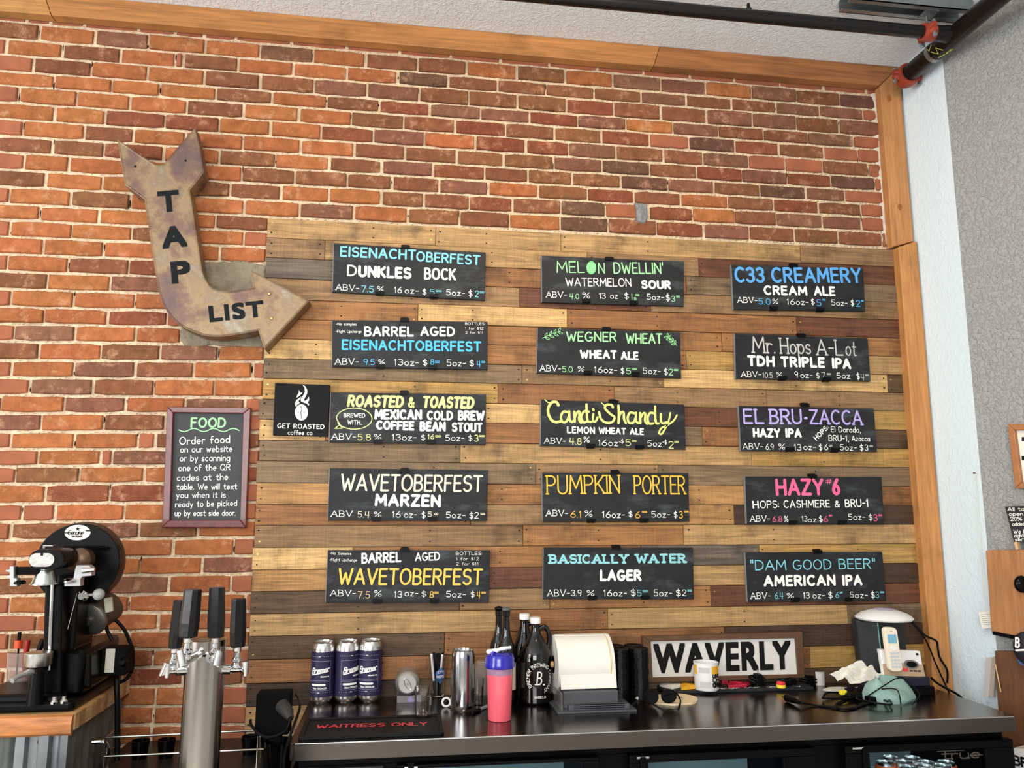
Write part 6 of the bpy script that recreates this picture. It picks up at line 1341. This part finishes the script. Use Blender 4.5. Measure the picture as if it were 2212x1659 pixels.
MB().lathe([(rd*.34, .0405), (rd*.36, .0418), (rd*.30, .0425), (.0001, .0432)], (0, 0, 0), 36, (0, -.10, 1)).build('status_ring', mat('lilac_ring', (206, 196, 226), rough=.4), dm, smooth=True)
c1 = thing('network_cable', 'black cable hanging from the dome down past the pine upright', 'cable', WP(2035, 1480, -.07)); 
P = [WP(*a, b) for a, b in (((1972,1343),-.12),((1998,1372),-.09),((2022,1384),-.09),((2026,1400),-.09),((2030,1420),-.09),((2046,1448),-.09),((2046,1476),-.09))]
MB().tube(P, .004, 8, smooth=6).build('cord', BLACK, c1, world=True, smooth=True)
c1 = thing('network_cable', 'thin black cable sagging closer to the router beside the upright', 'cable', WP(2040, 1470, -.08)); P = [WP(*a, b) for a, b in (((1970,1345),-.13),((1995,1375),-.10),((2008,1400),-.10),((2020,1430),-.10),((2038,1470),-.10),((2052,1500),-.10))]
MB().tube(P, .003, 8, smooth=6).build('cord', BLACK, c1, world=True, smooth=True)
c1 = thing('network_cable', 'black cable running from the modem over the counter\'s right end', 'cable', ZP(2050, 1485)); P = [WP(2012, 1465, -.16), WP(2028, 1478, -.15), WP(2050, 1490, -.15), WP(2068, 1500, -.17), WP(2082, 1515, -.19), WP(2095, 1560, -.19)]
MB().tube(P, .0045, 8, smooth=6).build('cord', BLACK, c1, world=True, smooth=True)

# ------------------------------------------------------------------ left end: live edge bar, can seamer, tap tower, rails
ZB = 1.03
bar = thing('side_bar', 'live edge wooden bar top on corrugated metal at the left edge', 'bar', (-.8, -.25, 0))
bx = -.388; by = -.49
LIVE = mat('live_edge', (176, 110, 58), rough=.45, var=.45, vscale=14, bump=.004, bscale=25, stretch=(.6, 1, 2.5)); TOPW = mat('bar_top_wood', (192, 148, 98), rough=.5, var=.2, vscale=10, stretch=(.6, 2.5, 1))
m = MB(); m.box((-1.9, by+.012, ZB-.045), (bx, -.016, ZB)); m.build('top_slab', TOPW, bar, world=True, bevel=.002)
m = MB(); rg = []
for i in range(40):
    x = -1.9+(bx+1.9)*i/39; w1 = R.uniform(-.004, .004); rg.append([(x, by+.012, ZB), (x, by+.002+w1*.4, ZB-.004), (x, by-.004+w1, ZB-.026), (x, by+w1*.7, ZB-.050), (x, by+.012, ZB-.058)])
m.loft(rg, True, True).build('live_edge', LIVE, bar, world=True, smooth=True)
cols_ = [(196, 158, 108), (178, 134, 86), (206, 170, 122), (186, 146, 98), (168, 124, 80)]
k = 0; y = by+.014
while y < -.01:
    w_ = min(R.uniform(.03, .055), -.006-y); MB().box((bx+.0002, y, ZB-.044), (bx+.004, y+w_-.0008, ZB-.0005)).build('end_block', TRIMW, bar, world=True, centre=True, color=tcol(cols_[k % 5])); y += w_; k += 1
CORR = mat('corrugated_steel', (120, 124, 126), rough=.45, metal=.75, var=.3, vscale=9); CORD_ = mat('corrugated_dark', (92, 95, 90), rough=.5, metal=.25, var=.4, vscale=8)
pts = []; x = -1.9
while x < bx-.14: pts.append((x, by+.03+.006*sin(x*2*pi/.05))); x += .006
m = MB().loft([[(a, b, 0), (a, b, ZB-.045)] for a, b in pts], closed=False); m.build('front_sheet', CORD_, bar, world=True, smooth=True)
prof = [(bx-.155, by+.03), (bx-.15, by+.012), (bx-.125, by+.010), (bx-.118, by+.024), (bx-.095, by+.024), (bx-.088, by+.010), (bx-.062, by+.010), (bx-.055, by+.024), (bx-.04, by+.022), (bx-.03, by+.012), (bx-.012, by+.014), (bx-.010, by+.03)]
MB().loft([[(a, b, 0), (a, b, ZB-.046)] for a, b in prof], closed=False).build('corner_trim', CORR, bar, world=True)
pts = [(bx-.012+.003*sin(y_*2*pi/.055), y_) for y_ in [by+.03+.006*i for i in range(75)]]
MB().loft([[(a, b, 0), (a, b, ZB-.046)] for a, b in pts], closed=False).build('side_sheet', CORD_, bar, world=True, smooth=True)
for q in ((-.48, by+.022, .955),): MB().lathe([(.0001, .004), (.004, .003), (.006, 0)], q, 10, (0, -1, 0)).build('screw', mat('rust_screw', (90, 62, 50), rough=.6, metal=.5), bar, world=True)
m = MB(); m.tube([(bx-.006, -.30, .905), (bx+.028, -.29, .90), (bx+.034, -.27, .86), (bx+.03, -.25, .80)], .007, 8, smooth=5); m.build('side_hook', CHROME, bar, world=True, smooth=True)

# dark lower counter and wire rails
lc = thing('lower_counter', 'dark lower service counter between the wooden bar and the steel counter', 'counter', (-.08, -.25, 0))
MB().box((bx-.008+.02, -.42, .0), (.215, -.006, .80)).build('cabinet', BLACKM, lc, world=True)
MB().box((bx+.014, -.43, .80), (.218, -.006, .825)).build('top', mat('dark_top', (30, 27, 25), rough=.35), lc, world=True)
rk = thing('wire_rack', 'chrome wire rail rack on the dark counter behind the tap tower', 'rack', (-.1, -.3, .825))
WIRE = mat('wire_chrome', (190, 186, 178), rough=.2, metal=1)
for (za, zb2) in ((.917, .922), (.862, .865)):
    y_ = -.30; m = MB(); m.tube([(-.365, -.05, za), (-.355, y_, za), (.10, y_, zb2), (.205, y_, zb2)], .0035, 8); m.build('rail', WIRE, rk, world=True, smooth=True)
for x in (-.355, -.13, .10, .20): m = MB(); m.tube([(x, -.30, .8252), (x, -.30, .921)], .003, 8); m.build('post', WIRE, rk, world=True, smooth=True)
for i, x in enumerate((-.28, -.20, .06, .12)):
    o = thing('dark_cup', 'small dark cup on the rack, number '+'one two three four'.split()[i]+' from the left', 'cup', (x, -.20, .8252))
    o['label'] = ('leftmost dark cup behind the wire rail left of the tap tower', 'dark cup behind the wire rail just left of the steel tap tower', 'dark cup behind the wire rail just right of the tap tower', 'dark cup behind the wire rail beside the power adapter')[i]
    glass_p = [(.0001, 0), (.022, 0), (.028, .055), (.026, .055), (.020, .004), (.0001, .004)]; MB().lathe(glass_p, (0, 0, 0), 18).build('cup_body', GLOSSB, o, smooth=True)

# tap tower
tw = thing('tap_tower', 'round brushed steel beer tap tower with four black faceted handles', 'tap tower', (.025, -.75, 0))
tb = thing('front_bar', 'dark bar ledge below the frame carrying the tap tower', 'bar', (.0, -.75, 0)); MB().box((-.5, -1.0, 0), (.24, -.60, .84)).build('ledge', BLACKM, tb, world=True)
zt = WP(450, 1379, -.75).z; rt = .050
MB().lathe([(rt*1.4, .8402), (rt*1.4, .85), (rt, .855), (rt, zt-.02), (rt*1.02, zt-.02), (rt*1.02, zt-.002), (rt*.96, zt), (.0001, zt)], (.025, -.75, 0), 44).build('column', TOWER, tw, world=True, smooth=True)
for i, (hx, htop, hbot, wpx, ang, sx_, sy_, yy, tilt) in enumerate(((382, 1296, 1400, 26, -95, 360, 1464, -.78, 1), (410, 1273, 1377, 32, -55, 385, 1440, -.90, 1), (468, 1269, 1377, 28, -15+0, 472, 1440, -.86, 0), (515, 1293, 1397, 28, 80, 530, 1460, -.76, -0.2))):
    p0 = WP(hx+(2 if i < 2 else -2)-(6 if i < 2 else 0), hbot, yy); p1 = WP(hx+(7 if i < 2 else 1), htop, yy)
    fac = tw; w_ = wpx*mpp(p0)/2*1.16
    ang = (i-1.5)*28 if i in (1, 2) else (-60 if i == 0 else 60); ca, sa = cos(math.radians(ang*.5-15)), sin(math.radians(ang*.5-15))
    m = MB(); rg = []
    for t, s in ((0, .86), (.03, .95), (.3, 1.02), (.6, .98), (.97, .92), (1, .86)):
        c = p0+(p1-p0)*t; rg.append([c+Vector((a*ca-b*sa, a*sa+b*ca, 0))*w_*s*1.0 for a, b in ((1, .45), (.55, .8), (-.55, .8), (-1, .35), (-.95, -.55), (-.45, -.85), (.5, -.8), (1, -.4))])
    m.loft(rg, True, True).build('tap_handle', mat('handle_black', (6, 6, 10), rough=.3, spec=.4, bump=.002, bscale=14), tw, world=True, label='black faceted tap handle')
    fb = p0-Vector((0, 0, .045)); m = MB(); m.lathe([(.010, -.046), (.0095, -.040), (.013, -.036), (.013, -.030), (.009, -.026), (.008, -.014), (.011, -.010), (.011, 0)], p0, 16)
    m.ball(fb-Vector((0, 0, .004)), .011, 12, 8)
    col = Vector((.025, -.75, fb.z-.012)); d = Vector((fb.x-.025, fb.y+.75, 0)); d.normalize()
    m.tube([col+d*rt*.9, col+d*(rt+.02)], .013, 14); m.tube([col+d*rt*.9, Vector((fb.x, fb.y, fb.z-.012)), Vector((fb.x, fb.y, fb.z-.012))+d*.018], .0085, 12)
    sp = WP(sx_, sy_, yy-.01); a = Vector((fb.x, fb.y, fb.z-.012))+d*.012
    m.tube([a, a+d*.014+Vector((0, 0, -.006)), sp+Vector((0, 0, .034))+(a-sp)*.12], [.0085, .009, .0095], 12); m.tube([sp+Vector((0, 0, .034))+(a-sp)*.12, sp], [.0095, .0055], 12)
    m.build('faucet', CHROME, tw, world=True, smooth=True)
ad = thing('power_adapter', 'chunky black power adapter with plug at the left end of the steel counter', 'adapter', (.16, -.2, .825))
p = WP(598, 1530, -.33); m = MB(); m.rbox((p.x-.058, -.37, p.z-.07), (p.x+.045, -.31, p.z+.055), .006, 3, 1); m.build('case', BLACKM, ad, world=True)
m = MB(); m.tube([WP(610, 1525, -.38), WP(622, 1540, -.42), WP(628, 1552, -.44)], [.022, .018, .010], 12); m.build('plug', mat('dark_rubber', (38, 37, 36), rough=.6), ad, world=True, smooth=True)
m = MB(); m.tube([WP(628, 1552, -.44), WP(615, 1580, -.44), WP(575, 1592, -.42), WP(545, 1570, -.38), WP(541, 1555, -.36)], .0045, 8, smooth=6); m.build('cord', BLACK, ad, world=True, smooth=True)
m = MB(); m.tube([WP(640, 1500, -.34), WP(648, 1525, -.50), WP(630, 1580, -.585), WP(615, 1630, -.59), WP(612, 1680, -.59)], .004, 8, smooth=6); m.build('lead', BLACK, ad, world=True, smooth=True)
m = MB(); m.box((p.x-.03, -.36, .825), (p.x+.02, -.32, p.z-.07)); m.build('stand', BLACKM, ad, world=True)
b = WP(600, 1620, -.42); o = thing('black_cup', 'black ribbed cup below the power adapter', 'cup', (b.x, -.38, .8252)); MB().lathe([(.0001, 0), (.034, 0), (.045, .085), (.043, .085), (.03, .004), (.0001, .004)], (0, 0, 0), 24).build('cup_body', GLOSSB, o, smooth=True)

# can seamer
YM = -.33
def sb(x, y_, yy=YM): return WP(x/3.283, 1110+y_/3.283, yy)
def sa_(x, y_, yy=YM): return WP(x/3.08, 1350+y_/3.08, yy)
sm = thing('can_seamer', 'black cast iron tabletop can seamer with a big round guard on the wooden bar', 'can seamer', (-.52, -.3, ZB))
GB = mat('seamer_black', (4, 4, 5), rough=.3, spec=.18)
c = sb(560, 350, -.26); rg = (sb(860, 350, -.26)-c).length
m = MB(); pts = []
for i in range(40):
    t = 2*pi*i/40; x, z = rg*cos(t), rg*sin(t)*.98; x = max(x, -rg*.98 if abs(z) > .6*rg else -rg*.99); pts.append((c.x+x, c.z+z))
m.prism(pts, -.275, -.235).build('belt_guard', GB, sm, world=True, bevel=.003)
m = MB(); m.lathe([(rg*1.0, -.010), (rg*1.015, 0), (rg*1.015, .012), (rg*.97, .02)], (c.x, -.235, c.z), 40, (0, 1, 0)); m.build('guard_rim', mat('rim_bronze', (70, 48, 34), rough=.4, metal=.4), sm, world=True, smooth=True)
bc = sb(550, 133, -.277); rw = (sb(642, 133, -.277)-bc).length; m = MB(); n_ = 30
m.loft([[(bc.x+rw*cos(2*pi*i/n_), y_, bc.z+rw*.62*sin(2*pi*i/n_)) for i in range(n_)] for y_ in (-.2755, -.277)], True, True); bo = m.build('oval_badge', mat('badge_white', (222, 218, 206), rough=.4), sm, world=True)
m = MB(); m.box((bc.x-rw, -.2776, bc.z-.002), (bc.x-rw*.62, -.2772, bc.z+.001)); m.box((bc.x+rw*.62, -.2776, bc.z+.004), (bc.x+rw, -.2772, bc.z+.008))
st_ = [(bc.x+.007*cos(pi/2+2*pi*i/10)*(1 if i % 2 == 0 else .45), bc.z+.012+.007*sin(pi/2+2*pi*i/10)*(1 if i % 2 == 0 else .45)) for i in range(10)]; m.prism(st_, -.2776, -.2771)
for q in layout('Genuine', .12, 0, .3)[0]: ribbon([(x*.0135-.030, z*.014-.006) for x, z in q], .0010, m, lambda x, z: Vector((bc.x+x, -.2778, bc.z+z)))
for q in layout('CAN SEAMER', .15)[0]: ribbon([(x*.0048-.018, z*.005-.014) for x, z in q], .0006, m, lambda x, z: Vector((bc.x+x, -.2778, bc.z+z)))
m.build('lettering', INKB, bo, world=True)
# column
a, b = sb(335, 500, -.40), sb(455, 500, -.40); a2, b2 = sa_(290, 480, -.40), sa_(420, 480, -.40)
m = MB(); m.loft([[(a2.x, -.42, ZB+.03), (b2.x, -.42, ZB+.03), (b2.x, -.33, ZB+.03), (a2.x, -.33, ZB+.03)], [(a.x, -.42, a.z), (b.x, -.42, a.z), (b.x, -.33, a.z), (a.x, -.33, a.z)]], True, True); m.build('column', GB, sm, world=True, bevel=.008)
q0, q1 = sb(372, 500, -.425), sa_(325, 300, -.425); MB().tube([q0, q1], .0052, 12).build('polished_shaft', CHROME, sm, world=True, smooth=True)
m = MB(); P_ = [sb(455, 420, -.30), sb(640, 420, -.30), sb(600, 640, -.30), sb(575, 950, -.30), sa_(650, 170, -.30), sa_(650, 400, -.30), sa_(420, 400, -.30), sb(430, 900, -.30)]; m.prism([(v.x, v.z) for v in P_], -.36, -.20); m.build('gear_housing', GB, sm, world=True, bevel=.01)
m = MB(); P_ = [sa_(520, 180, -.28), sa_(900, 170, -.22), sa_(800, 400, -.22), sa_(420, 420, -.28)]; x0_, x1_ = sa_(470, 400, -.24).x, sa_(690, 300, -.2).x
m.rbox((x0_, -.38, ZB+.028), (x1_, -.06, ZB+.16), .02, 4); m.build('motor_housing', GB, sm, world=True, smooth=True)
ba, bb = ZP(-10, 1544, ZB), ZP(148, 1544, ZB); m = MB(); m.rbox((ba.x-.12, ba.y, ZB+.001), (bb.x+.0, -.06, ZB+.030), .02, 5); m.build('base_plate', GB, sm, world=True, bevel=.004)
m = MB(); m.tube([(ba.x-.04, ba.y+.03, ZB+.032), (bb.x-.035, ba.y+.03, ZB+.032)], .018, 14); m.build('front_roller_bar', GB, sm, world=True, smooth=True)
for i, (x, y_) in enumerate(((360, 515), (425, 510))): v = ZP(x/3.08, 1350+y_/3.08, ZB+.034); MB().lathe([(.010, 0), (.011, .006), (.006, .012), (.006, .02), (.0001, .02)], (v.x, v.y, ZB+.030), 12).build('base_bolt', CHROME, sm, world=True, smooth=True)
# head capsule
cA_, cB_ = sb(190, 325, -.50), sb(450, 325, -.50); cc = (cA_+cB_)/2; hx = (cB_-cA_).length/2; hz = hx*.60
def capsule(hx, hz, yy): 
    out = []
    for s, a0 in ((1, -90), (-1, 90)):
        for k in range(11): t = math.radians(a0+180*k/10); out.append((cc.x+s*(hx-hz)+hz*cos(t), yy, cc.z+hz*sin(t)))
    return out
m = MB(); m.loft([capsule(hx*.8, hz*.8, -.34), capsule(hx, hz, -.38), capsule(hx, hz, -.485), capsule(hx*.95, hz*.92, -.495)], True, True); hd = m.build('head', GB, sm, world=True, smooth=True)
cc2 = cc.copy(); pl_ = sb(295, 327, -.497); cc = Vector((pl_.x, 0, pl_.z)); hp = (sb(395, 327, -.497).x-sb(195, 327, -.497).x)/2*.9
m = MB(); m.loft([capsule(hp, hp*.56, -.4955), capsule(hp, hp*.56, -.4975)], True, True); m.build('nameplate', mat('plate_silver', (170, 166, 160), rough=.4, metal=.7, bump=.002, bscale=50), hd, world=True)
m = MB(); m.box((pl_.x-.004, -.4985, pl_.z+.012), (pl_.x+.003, -.4977, pl_.z+.021)); m.build('plate_bolt', INKB, hd, world=True)
ch = sb(322, 405, -.45); h1 = ch.z-sb(322, 490, -.45).z; r0_ = (sb(385, 405, -.45).x-sb(260, 405, -.45).x)/2; r1_ = (sb(410, 490, -.45).x-sb(235, 490, -.45).x)/2
MB().lathe([(r1_*1.12, -h1-.004), (r1_*1.12, -h1), (r1_, -h1), (r0_, 0), (r0_*.9, .01)], (ch.x, -.45, ch.z), 32).build('seaming_chuck', mat('chuck_steel', (205, 208, 200), rough=.22, metal=1), sm, world=True, smooth=True)
# arms
a, b = sb(95, 400, -.46), sb(250, 425, -.46); m = MB(); m.box((a.x, -.475, a.z-.012), (b.x+.02, -.455, a.z+.010)); m.build('left_arm', BLACKM, sm, world=True, bevel=.002)
def pz(pts, y0_, y1_, nm, mt, par=None): m = MB(); m.prism([(lambda v: (v.x, v.z))(sb(x, y_, y0_)) for x, y_ in pts], y0_, y1_); return m.build(nm, mt, par or sm, world=True, bevel=.0015)
pz([(68,372),(98,372),(98,455),(120,458),(120,515),(70,515),(70,460),(40,452),(40,440),(68,436),(68,415),(38,410),(38,398),(68,396)], -.485, -.46, 'roller_bracket', CAST)
v = sb(140, 490, -.475); MB().lathe([(.013, -.004), (.016, -.002), (.016, .003), (.010, .008), (.0001, .008)], v, 18).build('seaming_roller', GLOSSB, sm, world=True, smooth=True)
pz([(540,365),(625,365),(650,385),(650,440),(585,445),(570,462),(570,512),(455,515),(455,462),(520,458),(530,400)], -.44, -.41, 'roller_bracket', CAST)
v = sb(490, 480, -.45); MB().lathe([(.012, -.004), (.015, -.002), (.015, .003), (.008, .008), (.0001, .008)], v, 18).build('seaming_roller', CHROME, sm, world=True, smooth=True)
MB().tube([sb(585, 402, -.445), sb(672, 396, -.445)], [.009, .006], 10).build('adjusting_screw', CHROME, sm, world=True, smooth=True)
MB().tube([sb(450, 242, -.40), sb(745, 242, -.30)], .0065, 8).build('link_bar', BLACKM, sm, world=True); v = sb(742, 242, -.29); MB().lathe([(.0055, -.014), (.0055, .004)], v, 12, (0, 1, 0)).build('link_pin', CHROME, sm, world=True)
pz([(300,245),(303,222),(375,222),(375,236),(320,236),(318,250)], -.47, -.45, 'top_clip', CHROME)
MB().lathe([(.030, 0), (.036, .01), (.036, .05), (.02, .06)], sb(600, 320, -.33), 24, (0, -1, 0)).build('drive_hub', mat('hub_bronze', (88, 66, 48), rough=.35, metal=.6), sm, world=True, smooth=True)
MB().tube([sb(575, 578, -.37), sb(680, 572, -.37)], .0045, 10).build('lever_rod', CAST, sm, world=True, smooth=True); MB().ball(sb(700, 571, -.37), .0175, 18, 12).build('lever_knob', mat('knob_grey', (150, 150, 148), rough=.35), sm, world=True, smooth=True)
MB().tube([sb(545, 565, -.37), sb(500, 740, -.37), sb(452, 915, -.37)], .0014, 6).build('pull_wire', CHROME, sm, world=True)
MB().lathe([(.016, 0), (.016, .012), (.010, .018), (.0001, .018)], sb(592, 580, -.375), 14, (0, -1, 0)).build('lever_boss', CHROME, sm, world=True, smooth=True)
a, b = sb(650, 745, -.25), sb(775, 655, -.17); MB().tube([a, a+(b-a)*.5, b, b+(b-a)*.1], [.042, .050, .050, .042], 26).build('motor', mat('motor_brown', (78, 62, 50), rough=.5, metal=.3), sm, world=True, smooth=True)
d = (a-b).normalized(); MB().lathe([(.052, -.004), (.052, .006), (.045, .010), (.012, .012), (.012, .02), (.0001, .02)], a, 28, d).build('motor_endcap', mat('endcap_grey', (120, 118, 112), rough=.35, metal=.8), sm, world=True, smooth=True)
pz([(735,600),(790,590),(800,690),(745,705)], -.262, -.25, 'motor_label', mat('label_tan', (176, 168, 152), rough=.6))
v0 = sa_(165, 240, -.47); v1 = sa_(345, 240, -.47); cx_ = (v0.x+v1.x)/2; rl_ = (v1.x-v0.x)/2; zt5, zb5 = sa_(255, 195, -.47-rl_).z, sa_(255, 285, -.47-rl_).z
MB().lathe([(rl_*.96, zb5), (rl_, zb5+.002), (rl_, zt5-.002), (rl_*.95, zt5), (.0001, zt5+.001)], (cx_, -.47, 0), 36).build('lifter_plate', mat('spun_silver', (196, 194, 190), rough=.28, metal=1), sm, world=True, smooth=True)
MB().tube([(cx_, -.47, ZB+.028), (cx_, -.47, zb5-.012)], [.022, .018], 16).build('lifter_post', GB, sm, world=True, smooth=True); MB().lathe([(.027, zb5-.014), (.027, zb5-.004), (.02, zb5)], (cx_, -.47, 0), 20).build('lifter_collar', GB, sm, world=True, smooth=True)
m = MB(); a, b = sa_(80, 372, -.56), Vector((cx_, -.475, zb5-.010)); m.tube([a, a+(b-a)*.3+Vector((0, 0, .004)), b], [.007, .0065, .010], 10, smooth=4); m.build('lifter_handle', CAST, sm, world=True, smooth=True)
sw = sa_(780, 235, -.24); m = MB(); m.rbox((sw.x-.04, -.27, sw.z-.042), (sw.x+.036, -.20, sw.z+.042), .006, 3, 1); m.build('switch_box', BLACKM, sm, world=True); pz_ = sa_(732, 238, -.272); m = MB(); m.box((pz_.x-.014, -.2725, pz_.z-.036), (pz_.x+.013, -.2703, pz_.z+.036)); m.build('switch_label', mat('label_cream', (186, 180, 168), rough=.6), sm, world=True)
MB().lathe([(.014, 0), (.012, .014), (.006, .02), (.0001, .02)], (sw.x+.030, -.27, sw.z), 14, (0, -1, 0)).build('switch_knob', BLACK, sm, world=True, smooth=True)
m = MB(); m.tube([sb(800, 900, -.2), sb(758, 820, -.2), sb(765, 760, -.2), sb(810, 748, -.2), sb(880, 820, -.19), sb(930, 930, -.18), sa_(885, 180, -.18), sa_(880, 290, -.18), sa_(840, 360, -.19), sa_(790, 385, -.2)], .0055, 10, smooth=6); m.build('power_cord', BLACK, sm, world=True, smooth=True)
m = MB(); m.tube([sa_(775, 320, -.24), sa_(778, 420, -.27), sa_(782, 600, -.27), sa_(780, 900, -.27)], .0085, 10, smooth=4); m.build('hanging_lead', BLACK, sm, world=True, smooth=True)
# cup of tools
v = ZP(38, 1492, ZB); o = thing('tool_cup', 'clear plastic cup of tools on the bar behind the seamer', 'cup', (v.x, -.12, ZB)); vx = WP(45, 1480, -.12).x; o.location.x = vx
MB().lathe([(.0001, 0), (.040, 0), (.048, .12), (.0465, .12), (.038, .004), (.0001, .004)], (0, 0, 0), 24).build('cup_body', CLEARP, o, smooth=True)
RD = mat('grip_red', (150, 30, 28), rough=.4); 
o2 = thing('screwdriver', 'thin screwdriver with orange red collar in the tool cup', 'screwdriver', (vx-.015, -.12, ZB+.005)); MB().tube([(0, 0, 0), (-.004, 0, .17)], .003, 8).build('blade', BLACK, o2, smooth=True); MB().tube([(-.004, 0, .125), (-.0045, 0, .15)], .012, 12).build('collar', mat('orange_plastic', (214, 78, 38), rough=.4), o2, smooth=True); MB().tube([(-.004, 0, .1505), (-.004, 0, .175)], .006, 8).build('handle', BLACK, o2, smooth=True)
o2 = thing('pliers', 'red and black gripped pliers standing in the tool cup', 'pliers', (vx+.02, -.12, ZB+.005))
for s in (-1, 1): MB().tube([(0, s*.004, .0), (s*.012, s*.004, .07), (s*.022+.012, s*.004, .15)], [.005, .008, .009], 10, smooth=4).build('grip', RD if s < 0 else BLACK, o2, smooth=True)

v = ZP(6, 1500, ZB); o = thing('small_dish', 'small dark round dish on the wooden bar at the left edge', 'dish', (v.x, -.24, ZB))
MB().lathe([(.0001, 0), (.035, 0), (.045, .012), (.043, .013), (.033, .004), (.0001, .004)], (0, 0, 0), 24).build('dish_body', mat('dish_brown', (40, 26, 20), rough=.3), o, smooth=True)
